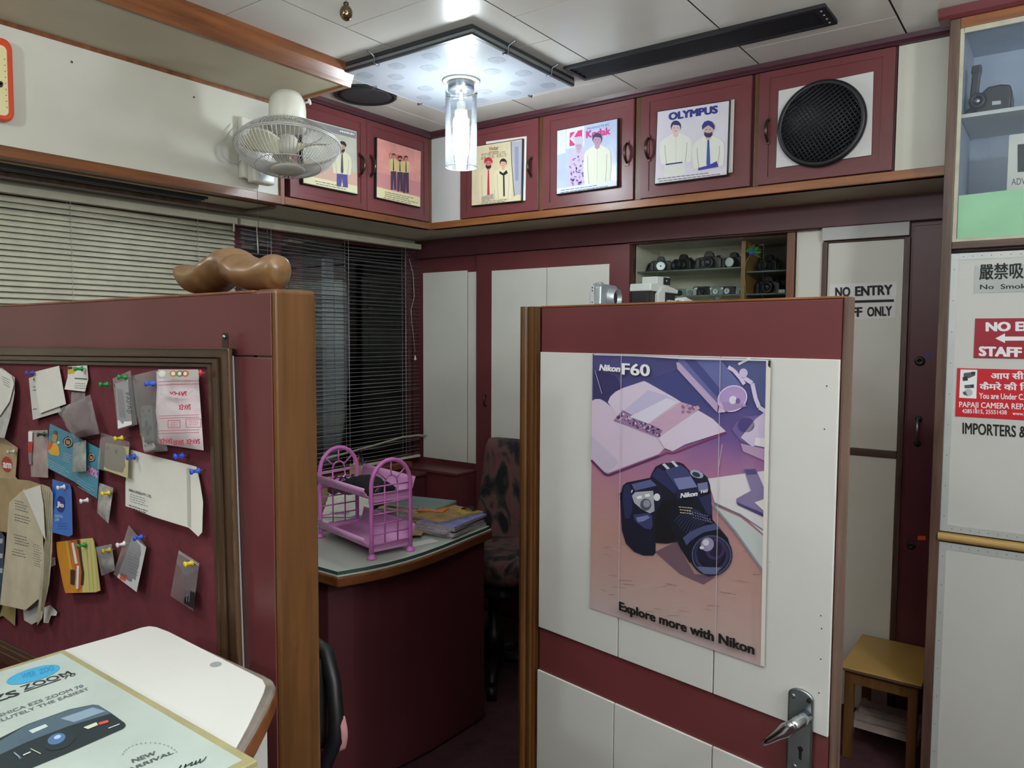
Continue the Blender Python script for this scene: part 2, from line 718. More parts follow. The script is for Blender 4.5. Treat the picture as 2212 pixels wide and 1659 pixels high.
# ---- left wall with two windows
b = MB()
ZW0, ZW1 = 0.80, 2.0
wy = [(-1.6, 1.98), (2.02, 3.15)]
b.box(XW - .05, XW, -3.5, YB, 0, ZW0, M['maroon'])
b.box(XW - .05, XW, -3.5, YB, ZW1, ZC, M['cream'])
b.box(XW - .05, XW, -3.5, wy[0][0], ZW0, ZW1, M['cream'])
b.box(XW - .05, XW, wy[0][1], wy[1][0], ZW0, ZW1, M['maroon_dk'])
b.box(XW - .05, XW, wy[1][1], YB, ZW0, ZW1, M['maroon_dk'])
struct(b.build('wall_left'))
for i, (y0, y1) in enumerate(wy):
    fr = MB()
    x0, x1 = XW - .045, XW - .01
    fr.box(x0, x1, y0, y0 + .03, ZW0, ZW1, M['maroon_dk'])
    fr.box(x0, x1, y1 - .03, y1, ZW0, ZW1, M['maroon_dk'])
    fr.box(x0, x1, y0 + .03, y1 - .03, ZW0, ZW0 + .03, M['maroon_dk'])
    fr.box(x0, x1, y0 + .03, y1 - .03, ZW1 - .03, ZW1, M['maroon_dk'])
    if i == 1:
        fr.box(x0, x1, 2.235, 2.265, ZW0 + .03, ZW1 - .03, M['maroon'])
    w = struct(fr.build('window_%d' % (i + 1)))
    p = MB()
    p.box(XW - .03, XW - .026, y0 + .03, y1 - .03, ZW0 + .03, ZW1 - .03, M['glass'])
    p.build('pane', w)
b = MB()
b.box(XW - .01, XW + .10, 1.3, YB - .165, ZW0 - .03, ZW0, M['reddish'])
struct(b.build('trim_4', bevel=.004))
# the dark passage outside the windows with its pale upright boards
b = MB()
b.box(-3.9, -3.87, -2.2, 3.6, 0, ZC, solid('#1d2127', .5, name='passage_wall'))
b.box(-3.9, -3.05, 3.5, 3.53, 0, ZC, solid('#1d2127', .5, name='passage_wall'))
b.box(-3.9, -3.05, -2.2, -2.17, 0, ZC, solid('#1d2127', .5, name='passage_wall'))
b.box(-3.9, -3.04, -2.2, 3.53, ZC, ZC + .03, solid('#1d2127', .5, name='passage_wall'))
pale = solid('#8d98a6', .6, name='pale_board')
for (px0, px1, y0, y1) in ((726, 764, 612, 985), (706, 720, 560, 900), (812, 832, 560, 950), (632, 652, 500, 660)):
    pl = PX(-3.3)
    lo, hi = bounds(pl, [(px0, y0), (px1, y0), (px0, y1), (px1, y1)])
    b.box(-3.33, -3.3, lo[1], hi[1], 0.0, hi[2], pale if px0 != 632 else M['maroon'])
struct(b.build('wall_passage'))
b = MB()
wht = solid('#cfd6dc', .5, name='lit_board')
for (px0, px1, y0, y1) in ((83, 203, 536, 660), (248, 346, 550, 660)):
    pl = PX(-3.2)
    lo, hi = bounds(pl, [(px0, y0), (px1, y0), (px0, y1), (px1, y1)])
    b.box(-3.22, -3.2, lo[1], hi[1], 0.0, hi[2], wht)
struct(b.build('wall_passage_boards'))
area_light('passage_fill', (-3.55, .9, 2.45), .1, 1.2, 5, (.9, .95, 1.0))  # added fill to brighten the boards behind the blinds, no fitting seen
area_light('passage_fill', (-3.6, 2.6, 2.45), .1, .5, 2.2, (.85, .92, 1.0))  # second added fill, outside the corner window

# ---- the rest of the shop, behind the viewer
b = MB()
b.box(1.7, 1.74, -3.5, 3.5, 0, ZC, M['cream'])
struct(b.build('wall_right'))
b = MB()
b.box(XW - .05, 1.74, -3.54, -3.5, 0, ZC, solid('#6f6257', .6, name='shop_front_wall'))
struct(b.build('wall_front'))

# ---- ceiling drop with its wood edge above the left window
b = MB()
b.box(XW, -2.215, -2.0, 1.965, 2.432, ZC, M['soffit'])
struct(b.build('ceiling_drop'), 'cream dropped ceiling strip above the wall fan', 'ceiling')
b = MB()
prof = [(-2.215, 2.425), (-2.200, 2.425), (-2.194, 2.440), (-2.188, 2.452), (-2.178, 2.470), (-2.172, 2.5), (-2.215, 2.5)]
b.prism([(x, -2.0, z) for x, z in prof], (0, 3.985, 0), M['orange_y'])
b.box(XW + .4, -2.2, 1.965, 1.985, 2.426, 2.5, M['orange_x'])
struct(b.build('trim_5'))
# white panel under it, wood rail along its foot
b = MB()
b.box(XW, XF, -2.0, 1.955, ZS + .012, 2.432, M['cream'])
wlu = struct(b.build('wall_left_upper'))
for q in ((155, 134), (419, 210)):
    b = MB()
    b.lathe(FACE_L.at(*q), (1, 0, 0), [(.004, 0), (.003, .002), (0, .0025)], M['bronze'], 10)
    b.build('screw', wlu)
b = MB()
lo, hi = bounds(FACE_L, [(0, 315), (600, 430)])
b.box(XF - .05, XF + .014, -2.0, 1.955, ZS - .004, ZS + .030, M['orange_y'])
b.box(XF - .05, XF + .012, 1.955, 1.975, ZS - .004, 2.425, M['reddish'])
b.box(XF, XF + .004, -2.0, 1.955, 2.418, 2.432, M['reddish'])
struct(b.build('trim_6', bevel=.002))
# soffit under the left run and its wood batten
b = MB()
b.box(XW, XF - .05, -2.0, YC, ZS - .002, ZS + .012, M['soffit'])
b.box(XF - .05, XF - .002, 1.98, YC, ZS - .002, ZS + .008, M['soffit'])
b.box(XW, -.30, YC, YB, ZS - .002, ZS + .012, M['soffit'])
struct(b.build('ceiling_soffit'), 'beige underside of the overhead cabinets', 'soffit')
b = MB()
b.box(-2.86, -2.815, -2.0, 1.95, ZS - .02, ZS - .002, M['brown'])
b.box(XW + .09, XF - .06, 1.955, 1.985, ZS - .012, ZS - .002, M['brown_x'])
struct(b.build('trim_7', bevel=.002))

# dark air slot under the left run
v = MB()
lo, hi = bounds(PZ(ZS - .004), [(0, 370), (445, 430)])
v.box(-2.745, -2.695, -2.0, 1.70, ZS - .010, ZS - .002, M['blackm'])
v.box(-2.735, -2.725, -2.0, 1.69, ZS - .016, ZS - .010, M['black'])
v.box(-2.712, -2.702, -2.0, 1.69, ZS - .016, ZS - .010, M['black'])
tag(v.build('air_vent'), 'black slot air vent in the soffit above the left window blind', 'vent')

# maroon cornices where the cabinets meet the ceiling
def cornice_profile(d):
    return [(0, 2.474), (.018, 2.474), (.022, 2.480), (.028, 2.486), (.031, 2.493), (.034, 2.5), (0, 2.5)]


b = MB()
pr = cornice_profile(0)
b.prism([(XF + d, 1.985, z) for d, z in pr], (0, YC - 1.985, 0), M['cornice'])
b.prism([(XF, YC - d, z) for d, z in pr], (-.322 - XF, 0, 0), M['cornice'])
struct(b.build('trim_8'))

# wood rails under the cabinet doors, corner post and fillers
b = MB()
b.box(XF - .03, XF + .012, 1.975, YC, ZS - .002, ZS + .030, M['orange_y'])
struct(b.build('trim_9', bevel=.002))
b = MB()
b.box(XF + .012, -.322, YC - .012, YC + .03, ZS - .002, ZS + .030, M['orange_x'])
struct(b.build('trim_10', bevel=.002))
b = MB()
b.box(XF - .01, XF + .012, YC - .022, YC + .01, ZS + .03, 2.473, M['orange'])
struct(b.build('trim_11', bevel=.002))
b = MB()
x1 = FACE_B.at(998, 380)[0]
b.box(XF + .012, x1, YC - .004, YC + .02, ZS + .03, 2.473, M['white'])
x0 = FACE_B.at(1938, 230)[0]
b.box(x0, -.322, YC - .004, YC + .02, ZS + .03, 2.473, M['cream'])
struct(b.build('wall_back_upper'))


def pull(pl, x, y0, y1, parent, out=.026, m=None, wide=.007):
    """bow handle with two foot plates, upright on a door"""
    m = m or M['bronze']
    a, c = pl.at(x, y0), pl.at(x, y1)
    c[0], c[1] = a[0], a[1]
    n = pl.n
    h = MB()
    path = []
    for i in range(13):
        t = i / 12
        path.append(a + (c - a) * (.1 + .8 * t) + n * (out * math.sin(math.pi * t) ** .7 + .002))
    h.tube(path, [.0045 + .003 * math.sin(math.pi * i / 12) for i in range(13)], m, 8)
    u, w = pl.frame()
    L = np.linalg.norm(c - a)
    for p, s in ((a, -1), (c, 1)):
        q = p - u * wide + n * 0
        h.obox(q - w * (L * .09 if s < 0 else -L * .09) * 0, u * wide * 2, w * s * L * .16, n * .004, m)
    return h.build('handle', parent)


def cab_door(pl, pts, parent, m, name='door', t=.016):
    d = MB()
    q = [pl.at(x, y) for x, y in pts]
    d.prism(q, pl.n * t, m)
    # mitred face frame: a slightly sunken middle
    return d.build(name, parent, bevel=.002)


def mitre(pl, pts, parent, d, m):
    pass


def zx(pl, x, y):
    return pl.at(x, y)


def cabinet(name, label, pl, quad, rail_mat, hx, hy0, hy1, axis, group='overhead cabinets', depth=.3):
    q = [pl.at(x, y) for x, y in quad]
    lo, hi = np.min(q, 0), np.max(q, 0)
    base = ((lo[0] + hi[0]) / 2, (lo[1] + hi[1]) / 2, lo[2])
    t = thing(name, label, 'cabinet', base, group)
    body = MB()
    g = .004
    if axis == 'y':
        body.box(lo[0] - g, hi[0] + g, YC + .004, YB - .005, ZS + .014, 2.49, M['maroon_dk'])
    else:
        body.box(XW + .004, XF - .004, lo[1] - g, hi[1] + g, ZS + .014, 2.49, M['maroon_dk'])
    body.build('body', t)
    z0, z1 = ZS + .033, 2.4715
    if axis == 'y':
        rc = [(lo[0], YC, z0), (hi[0], YC, z0), (hi[0], YC, z1), (lo[0], YC, z1)]
    else:
        rc = [(XF, lo[1], z0), (XF, hi[1], z0), (XF, hi[1], z1), (XF, lo[1], z1)]
    d = MB()
    d.prism(rc, pl.n * .014, M['maroon'])
    # raised mitred border on the door
    rc = [np.array(r) for r in rc]
    c = sum(rc) / 4
    inner = [r + (c - r) * np.array([.17, .17, .13]) for r in rc]
    for i in range(4):
        j = (i + 1) % 4
        k = .004
        e = [rc[i] + (c - rc[i]) * .004, rc[j] + (c - rc[j]) * .004, inner[j], inner[i]]
        d.prism([p + pl.n * .014 for p in e], pl.n * .003, M['maroon'])
    door = d.build('door', t, bevel=.0012)
    pull(pl.off(.017), hx, hy0, hy1, door)
    return t


cabinet('overhead_cabinet', 'maroon overhead cabinet behind the wall fan, left of the corner', FACE_L,
        [(622, 260), (786, 265), (786, 456), (622, 428)], None, 778, 331, 383, 'x')
cabinet('overhead_cabinet', 'maroon overhead cabinet at the corner with a pink group photograph', FACE_L,
        [(788, 270), (921, 305), (921, 483), (788, 457)], None, 801, 334, 384, 'x')
cabinet('overhead_cabinet', 'maroon overhead cabinet right of the hanging lamp', FACE_B,
        [(999, 300), (1166, 258), (1166, 460), (999, 478)], None, 1148, 338, 384, 'y')
cabinet('overhead_cabinet', 'maroon overhead cabinet with the blue-toned photograph of two people', FACE_B,
        [(1178, 253), (1374, 212), (1371, 437), (1176, 458)], None, 1356, 304, 358, 'y')
cabinet('overhead_cabinet', 'maroon overhead cabinet with the large white photograph board', FACE_B,
        [(1389, 211), (1627, 166), (1622, 408), (1386, 435)], None, 1402, 293, 349, 'y')
cabinet('overhead_cabinet', 'maroon overhead cabinet with a big round speaker on its door', FACE_B,
        [(1644, 158), (1935, 102), (1927, 374), (1638, 406)], None, 1660, 254, 312, 'y')
# slim wood uprights between the back cabinets
for k, (a, c) in enumerate(((1167, 1177), (1375, 1388), (1629, 1642))):
    x0, x1 = FACE_B.at(a, 350)[0], FACE_B.at(c, 350)[0]
    b = MB()
    b.box(x0, x1, YC - .010, YC + .02, ZS + .03, 2.473, M['orange'])
    struct(b.build('trim_%d' % (12 + k), bevel=.0015))

# ---- window blinds
def blind(name, label, y0, y1, tilt, x, mat, cords, seed, ztop=2.006, zbot=.81, sag=0):
    rnd = random.Random(seed)
    t = thing(name, label, 'window blind', (x, (y0 + y1) / 2, zbot), 'window blinds')
    h = MB()
    h.box(x - .02, x + .02, y0, y1, ztop - .028, ztop, M['slat'])
    h.build('headrail', t, bevel=.002)
    s = MB()
    z = ztop - .045
    n = 0
    zs = []
    while z > zbot + .02:
        zs.append(z)
        z -= .0205
    w = .0125
    for n, z in enumerate(zs):
        a = math.radians(tilt + rnd.uniform(-3, 3))
        dx, dz = w * math.cos(a), w * math.sin(a)
        segs = 6
        bend = rnd.uniform(-.004, .004) if rnd.random() < .25 else 0
        if sag and n < 4:
            bend = -.02 + .004 * n
        ylo, yhi = y0 + .006, y1 - .006
        kink = 0
        if sag and n in (38, 52):
            kink = .03
        P = []
        for i in range(segs + 1):
            f = i / segs
            yy = ylo + (yhi - ylo) * f
            zz = z + bend * math.sin(math.pi * f) + (kink * max(0, f - .55) if kink else 0)
            P.append((yy, zz))
        vs, fs = [], []
        for yy, zz in P:
            vs += [(x - dx, yy, zz - dz), (x, yy, zz + .0016), (x + dx, yy, zz + dz)]
        for i in range(segs):
            o = i * 3
            fs += [(o, o + 3, o + 4, o + 1), (o + 1, o + 4, o + 5, o + 2)]
        s.add(vs, fs, mat, True)
    s.build('slats', t, fix=False, solidify=.0006)
    r = MB()
    r.box(x - .012, x + .012, y0 + .004, y1 - .004, zbot, zbot + .014, M['slat'])
    r.build('bottom_rail', t, bevel=.002)
    for yy in cords:
        c = MB()
        c.tube([(x + .0135, yy, ztop - .02), (x + .0135, yy, zbot + .01), (x - .0135, yy, zbot + .008), (x - .0135, yy, ztop - .02)], .0011, M['wire'], 5)
        c.build('ladder_cord', t)
    return t


B1 = blind('window_blind', 'closed cream slatted blind behind the carved wood piece', -1.55, 1.985, -58, -2.945, M['slat'],
           (-.6, .3, 1.30, 1.80), 3)
B2 = blind('window_blind', 'open dark slatted blind in the corner window behind the desk', 2.0, 3.15, 6, -2.945, M['slatdk'],
           (2.16, 2.62, 3.03), 5, sag=1)
w = MB()
w.tube([(-2.925, 2.08, 1.985), (-2.92, 2.08, 1.90), (-2.918, 2.08, 1.86)], .003, M['wire'], 6)
w.build('tilt_wand', B2)
w = MB()
pc = PX(-2.92)
pth = [pc.at(*q) for q in ((884, 560), (892, 590), (895, 640), (888, 670), (890, 700), (897, 760))]
w.tube(pth, .0012, M['wire'], 5)
w.lathe(pc.at(897, 778), (0, 0, 1), [(.006, 0), (.007, .004), (.003, .022), (.001, .028)], M['fanwhite'], 10)
w.build('pull_cord', B2)
w = MB()
pb_ = PX(-2.928)
bent = [pb_.at(*q) for q in ((700, 992), (745, 980), (800, 965), (868, 945), (900, 941), (925, 941))]
vs = []
for q in bent:
    vs += [q + np.array([.004, 0, .007]), q - np.array([.004, 0, .007])]
w.add(vs, [(2 * i, 2 * i + 1, 2 * i + 3, 2 * i + 2) for i in range(len(bent) - 1)], M['slat'], True)
w.build('bent_slat', B2, fix=False, solidify=.0006)
w = MB()
w.tube([pc.at(505, 480), pc.at(505, 500)], .004, M['fanwhite'], 6)
w.build('tilt_stub', B1)

# ---- low maroon ledge along the foot of the back wall by the window
lo_edge = PY(YB - .026).at(1029, 700)[0] - .004
t = thing('low_ledge', 'low maroon ledge along the back wall beside the corner window', 'ledge', (-2.5, 3.12, 0))
b = MB()
b.box(XW + .002, lo_edge, 3.03, YB - .008, 0, .755, M['maroon'])
b.build('body', t)
b = MB()
b.box(XW + .002, lo_edge, 3.02, YB - .008, .755, .772, M['maroon'])
b.build('top', t, bevel=.004)

# ---- sliding cupboard door in the back wall
SLIDE = PY(YB - .026)
t = thing('sliding_door', 'maroon sliding cupboard door with white panels on the back wall', 'cupboard door', (-2.05, YB - .02, 0))
lo, hi = bounds(SLIDE, [(1029, 560), (1360, 530)])
b = MB()
b.box(lo[0], hi[0], YB - .026, YB - .004, .02, 1.928, M['maroon'])
dd = b.build('panel', t, bevel=.002)
lo2, hi2 = bounds(SLIDE, [(1063, 585), (1317, 573)])
mid = SLIDE.at(1182, 600)[0]
b = MB()
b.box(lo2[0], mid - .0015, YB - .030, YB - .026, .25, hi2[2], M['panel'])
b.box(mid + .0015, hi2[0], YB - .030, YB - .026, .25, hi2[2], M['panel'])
b.build('white_inlay', t, bevel=.001)
b = MB()
p = SLIDE.at(1050, 865)
b.tube([p + np.array([0, -.002, .03]), p + np.array([0, -.02, .02]), p + np.array([0, -.02, -.02]), p + np.array([0, -.002, -.03])], .004, M['bronze'], 6)
b.build('handle', t)

# ---- staff door in the back wall, between brown posts
x0, x1 = WALL_B.at(1790, 560)[0], WALL_B.at(1953, 560)[0]
zt = WALL_B.at(1870, 521)[2]
zm = WALL_B.at(1880, 977)[2]
b = MB()
b.box(WALL_B.at(1778, 560)[0], x0 - .002, YB - .018, YB, 0, zt + .004, M['brown'])
b.box(x1 + .002, WALL_B.at(1967, 560)[0], YB - .018, YB, 0, zt + .004, M['brown'])
b.box(x0 - .002, x1 + .002, YB - .018, YB, zt, zt + .004, M['brown_x'])
d2 = struct(b.build('door_2', bevel=.0015))
b = MB()
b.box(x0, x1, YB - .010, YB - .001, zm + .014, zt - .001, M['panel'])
b.build('upper_panel', d2, bevel=.001)
b = MB()
b.box(x0, x1, YB - .016, YB - .001, zm - .014, zm + .013, M['brown_x'])
b.build('middle_rail', d2, bevel=.0015)
b = MB()
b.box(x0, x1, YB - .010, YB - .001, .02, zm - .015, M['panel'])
b.build('lower_panel', d2, bevel=.001)

# maroon leaf with lock beside the staff door
x0, x1 = WALL_B.at(1968, 700)[0], -.26
b = MB()
b.box(x0, x1, YB - .022, YB - .001, .01, 1.915, M['maroon_dk'])
d3 = struct(b.build('door_3', bevel=.002))
pl3 = PY(YB - .022)
for nm, (px, py), r in (('lock', (1987, 780), .018), ('lock', (1968, 1178), .016)):
    b = MB()
    b.lathe(pl3.at(px, py), pl3.n, [(r, 0), (r, .003), (r * .75, .006), (r * .3, .007), (r * .3, .004), (0, .004)], M['black'], 20)
    b.build(nm, d3)
b = MB()
q0, q1 = pl3.at(1985, 905), pl3.at(1982, 958)
b.tube([q0, q0 + pl3.n * .025, (q0 + q1) / 2 + pl3.n * .03, q1 + pl3.n * .025, q1], .005, M['steel'], 8)
for q in (q0, q1):
    b.lathe(q, pl3.n, [(.012, 0), (.012, .003), (.006, .005)], M['black'], 14)
b.build('handle', d3)
for (x, y, w_, h_, m, nm) in ((1991, 1162, 17, 9, ink('#e0571f'), 'orange_sticker'), (2005, 768, 9, 6, ink('#2f46c8'), 'blue_sticker')):
    b = MB()
    q = [pl3.at(x - w_ / 2, y - h_ / 2), pl3.at(x + w_ / 2, y - h_ / 2), pl3.at(x + w_ / 2, y + h_ / 2), pl3.at(x - w_ / 2, y + h_ / 2)]
    b.prism(q, pl3.n * .001, m)
    tag(b.build('sticker'), {'orange_sticker': 'small orange sticker on the maroon leaf beside the staff door',
                             'blue_sticker': 'tiny blue sticker near the round lock of the maroon leaf'}[nm], 'sticker')


# ================================================================ partition with the pin board (left foreground)
A0 = np.array([-.889, .655, 0.0])
WD = unit([-1, .04, 0])
PN = unit([-.04, -1, 0])
PF = Plane(A0, PN)
ZP = 1.5637


def part_box(mb, s0, s1, d0, d1, z0, z1, m):
    """along the partition, behind its face, up"""
    o = A0 + WD * s0 - PN * d0 + np.array([0, 0, z0])
    return mb.obox(o, WD * (s1 - s0), -PN * (d1 - d0), (0, 0, z1 - z0), m)


t = thing('partition', 'maroon partition with a wood end post and the pin board on it', 'partition', tuple(A0 + WD * .9))
zs = PF.at(548, 770)[2]
b = MB()
for z0_, z1_ in ((zs + .0012, ZP - .005), (0, zs - .0012)):
    part_box(b, .046, 2.1, .002, .0745, z0_, z1_, M['maroon'])
    part_box(b, .004, 2.1, 0, .002, z0_, z1_, M['maroon'])
part_box(b, .048, 2.1, .001, .073, zs - .002, zs + .002, M['gap'])
b.build('panel', t, bevel=.0015)
b = MB()
part_box(b, 0, .0455, .0022, .0755, 0, ZP, M['orange'])
b.build('end_post', t, bevel=.006, seg=3)
b = MB()
part_box(b, .046, 2.1, -.001, .0755, ZP - .005, ZP - .001, M['reddish'])
b.build('top_edge', t, bevel=.001)

PB = PF.off(.005)
t = thing('pin_board', 'maroon felt pin board in a worn wooden frame, covered with papers', 'pin board', tuple(PF.at(230, 1100)))
def bary(y):
    return 445 + (y - 795) * (466 - 445) / 605.0
b = MB()
q = [PB.at(x, y) for x, y in ((-170, 775), (450, 785), (478, 1640), (-170, 1330))]
b.prism(q, -PN * .0045, M['board'])
b.build('felt', t)
b = MB()


def bar(mb, pts, off, thick, m):
    pl = PF.off(off)
    mb.prism([pl.at(x, y) for x, y in pts], -PN * thick, m)


# moulded frame: three steps from the outer edge inwards
for (f0, f1, off, mk) in ((0.0, .50, .018, 'frame'), (.50, .78, .0145, 'frame'), (.78, 1.0, .010, 'frame')):
    def lerp(a, c, f): return (a[0] + (c[0] - a[0]) * f, a[1] + (c[1] - a[1]) * f)
    oTL, oTR, oBR, oBL = (-200, 748), (491, 752), (523, 1690), (-200, 1334)
    iTL, iTR, iBR, iBL = (-160, 783), (446, 794), (475, 1617), (-160, 1305)
    P0 = [lerp(a, c, f0) for a, c in ((oTL, iTL), (oTR, iTR), (oBR, iBR), (oBL, iBL))]
    P1 = [lerp(a, c, f1) for a, c in ((oTL, iTL), (oTR, iTR), (oBR, iBR), (oBL, iBL))]
    for i in range(4):
        j = (i + 1) % 4
        bar(b, [P0[i], P0[j], P1[j], P1[i]], off, .009 if i == 1 and f0 == 0 else off - .001, M['frame_x'] if i in (0, 2) else M['frame'])
b.build('frame', t, bevel=.003, seg=3)
b = MB()
bar(b, [(489, 769), (494, 769), (526, 1690), (520, 1690)], .0088, .0083, solid('#9a9c9b', .8, name='grey_foam'))
b.build('foam_edge', t)
b = MB()
pl = PF.off(.014)
b.prism([pl.at(*q) for q in ((479, 752), (479, 722), (483, 718), (489, 719), (492, 724), (492, 752))], -PN * .0015, M['bronze'])
b.lathe(pl.at(486, 728), PN, [(.0035, 0), (.0035, .003), (.001, .004)], M['steel'], 12)
b.build('hanger', t)

# ================================================================ door with the poster, its post, and the side partition behind it
DP = Plane((-.925, 1.374, 0), np.cross(np.array([.646, -.109, 0]), [0, 0, 1.0]))
if np.dot(DP.n, [0, -1, 0]) < 0:
    DP = Plane((-.925, 1.374, 0), -DP.n)
DU = unit([.646, -.109, 0])
d_l, d_r, d_e = DP.at(1167, 900), DP.at(1823, 645), DP.at(1813, 900)
sR = np.dot(d_e - d_l, DU)
ztop = DP.at(1500, 651)[2]


def dbox(mb, s0, s1, o0, o1, z0, z1, m):
    """along the door, out of its face, up"""
    o = np.array([d_l[0], d_l[1], 0]) + DU * s0 + DP.n * o0
    o[2] = z0
    return mb.obox(o, DU * (s1 - s0), DP.n * (o1 - o0), (0, 0, z1 - z0), m)


def ds(x, y): return np.dot(DP.at(x, y) - np.array([d_l[0], d_l[1], 0]), DU)


door = thing('door_1', 'half-height maroon and white door standing open with a camera poster on it', 'door', (d_l[0], d_l[1], 0))
door['kind'] = 'structure'
b = MB()
dbox(b, .002, sR, -.034, 0, .02, ztop - .003, M['maroon'])
b.build('slab', door, bevel=.002)
b = MB()
dbox(b, sR + .0005, sR + .006, -.034, .001, .02, ztop, M['brown'])
b.build('edge_strip', door, bevel=.003)
b = MB()
dbox(b, 0, sR, -.036, .001, ztop - .003, ztop + .001, M['orange_x'])
b.build('top_strip', door, bevel=.001)
z1 = DP.at(1490, 768.5)[2]
z0 = DP.at(1478, 1472)[2]
z2 = DP.at(1281, 1497)[2]
b = MB()
sA, s1_, s2_, sB = ds(1169, 900), ds(1337, 1400), ds(1543, 1450), ds(1812, 900)
for u0, u1 in ((sA, s1_ - .0012), (s1_ + .0012, s2_ - .0012), (s2_ + .0012, sB)):
    dbox(b, u0, u1, -.002, .004, z0, z1, M['white'])
b.build('upper_inlay', door, bevel=.0008)
b = MB()
s3_, s4_ = ds(1328, 1560), ds(1540, 1640)
for u0, u1 in ((ds(1163, 1500), s3_ - .0012), (s3_ + .0012, s4_ - .0012), (s4_ + .0012, sB)):
    dbox(b, u0, u1, -.002, .004, .12, z2, M['white'])
b.build('lower_inlay', door, bevel=.0008)
# handle plate and lever
DH = DP.off(.004)
lk = MB()
c0, c1 = DH.at(1733, 1487), DH.at(1733, 1690)
hw = .0215
zt_, zb_ = c0[2], c1[2]
o = np.array([c0[0], c0[1], 0])
pts = []
for i in range(13):
    q = math.pi * i / 12
    pts.append(o + DU * (hw * math.cos(q)) + np.array([0, 0, zt_ - hw * .6 + hw * .6 * math.sin(q)]))
for i in range(13):
    q = math.pi + math.pi * i / 12
    pts.append(o + DU * (hw * math.cos(q)) + np.array([0, 0, zb_ + hw * .6 + hw * .6 * math.sin(q)]))
lk.prism(pts, DP.n * .007, M['steel'])
plate = lk.build('handle_plate', door, bevel=.003, seg=3)
lv = MB()
hub = DH.off(.007).at(1741, 1547)
lv.lathe(hub, DP.n, [(.011, 0), (.011, .022), (.0095, .026), (.0095, .046), (.006, .05)], M['chrome'], 20)
e = hub + DP.n * .044
tip = DP.off(.060).at(1648, 1606)
lv.tube([e + DU * .006, e, e + (tip - e) * .25, e + (tip - e) * .5, e + (tip - e) * .8, tip], [.006, .0095, .0115, .0085, .0065, .004], M['chrome'], 12)
lv.build('lever', door)
kh = MB()
DK = DH.off(.0072)
k = DK.at(1729, 1618)
kh.prism([k + DU * (.0045 * math.cos(a)) + np.array([0, 0, .0045 * math.sin(a)]) for a in [i * math.pi / 8 for i in range(16)]], DP.n * .0004, M['gap'])
kh.obox(k - DU * .0025 - np.array([0, 0, .018]), DU * .005, DP.n * .0004, (0, 0, .017), M['gap'])
kh.build('keyhole', door)
for px, py in ((1713, 1503), (1748, 1514), (1716, 1655)):
    sc = MB()
    sc.lathe(DK.at(px, py), DP.n, [(.004, 0), (.004, .0012), (.002, .002)], M['steel'] if px != 1748 else M['gap'], 12)
    sc.build('screw', door)
# nail holes in the white inlay, part of the slab's wear
nh = MB()
for px, py in ((1786, 834), (1781, 927), (1775, 1358), (1773, 1424), (1769, 1497), (1773, 1330)):
    nh.lathe(DP.off(.0041).at(px, py), DP.n, [(.0012, 0), (.0012, .0002)], M['gap'], 8)
nh.build('nail_holes', door)

t = thing('door_post', 'brown moulded wood post at the hinge side of the poster door', 'post', (-.955, 1.42, 0))
t['kind'] = 'structure'
jl = np.array([-.9735, 1.3775, 0])
b = MB()
# moulded profile seen from the front, run up the post
prof = []
W = .047
for (u_, d_) in ((0, .0), (0, -.010), (.003, -.014), (.010, -.016), (.016, -.014), (.020, -.008), (.024, -.008), (.027, -.012), (.032, -.012),
                 (.034, -.006), (W - .008, -.006), (W - .006, -.001), (W, 0.0), (W, .07), (0, .07)):
    prof.append(jl + np.array([u_, d_ - u_ * .05, 0.0]))
b.prism(prof, (0, 0, DP.at(1140, 663)[2]), M['orange'])
b.build('moulding', t)
t = thing('side_partition', 'maroon half-height partition running back behind the poster door', 'partition', (-.965, 2.3, 0))
b = MB()
b.box(-1.0, -.945, 1.45, YB - .04, 0, 1.556, M['maroon'])
b.build('panel', t)
b = MB()
b.box(-1.02, -.94, 1.50, YB - .04, 1.5565, 1.564, M['reddish'])
b.build('top_edge', t, bevel=.002)

# ================================================================ counter corner in the foreground
ZK = 1.06
K = PZ(ZK)
top = [(-1.107, .18, ZK)] + [tuple(K.at(*q)) for q in ((146, 1400), (250, 1371), (305, 1354), (322, 1351), (338, 1353), (365, 1363), (575, 1455), (590, 1464), (597, 1478), (594, 1492), (577, 1530), (555, 1572), (520, 1630))]
top += [(-.62, .37, ZK), (-.50, .22, ZK), (-.47, .18, ZK)]
top = [np.array(p) for p in top]
t = thing('counter', 'white-topped counter corner with a worn wood edge in the left foreground', 'counter', (-.85, .38, 0))
b = MB()
b.prism([p - np.array([0, 0, .0015]) for p in top], (0, 0, -.030), solid('#6e6761', .55, vary=.2, scale=30, name='worn_grey_edge'), side=M['orange_y'])
b.build('wood_edge', t, bevel=.006, seg=3)
cen = sum(top) / len(top)
ins = []
for p in top:
    q = p.copy()
    if q[1] > .2:
        dv = cen - q
        q = q + unit(dv) * (.013 if q[0] > -.90 else .004)
    ins.append(q)
b = MB()
b.prism([p + np.array([0, 0, .0005]) for p in ins], (0, 0, -.004), M['white'])
b.build('laminate_top', t, bevel=.0008)
b = MB()
kb = PZ(.95).at(579, 1640)
b.prism([np.array(p) for p in ((-1.06, .2, .02), (-1.06, .53, .02), (-.86, .53, .02), (kb[0], kb[1], .02), (-.6, .3, .02), (-.55, .2, .02))], (0, 0, ZK - .035), M['white'])
b.build('body', t, bevel=.002)
b = Art(PZ(ZK + .0006))
b.oval(466, 1435, 13, 5.5, ink('#8d9092'), 1, rot=-8)
b.build('stain', t)

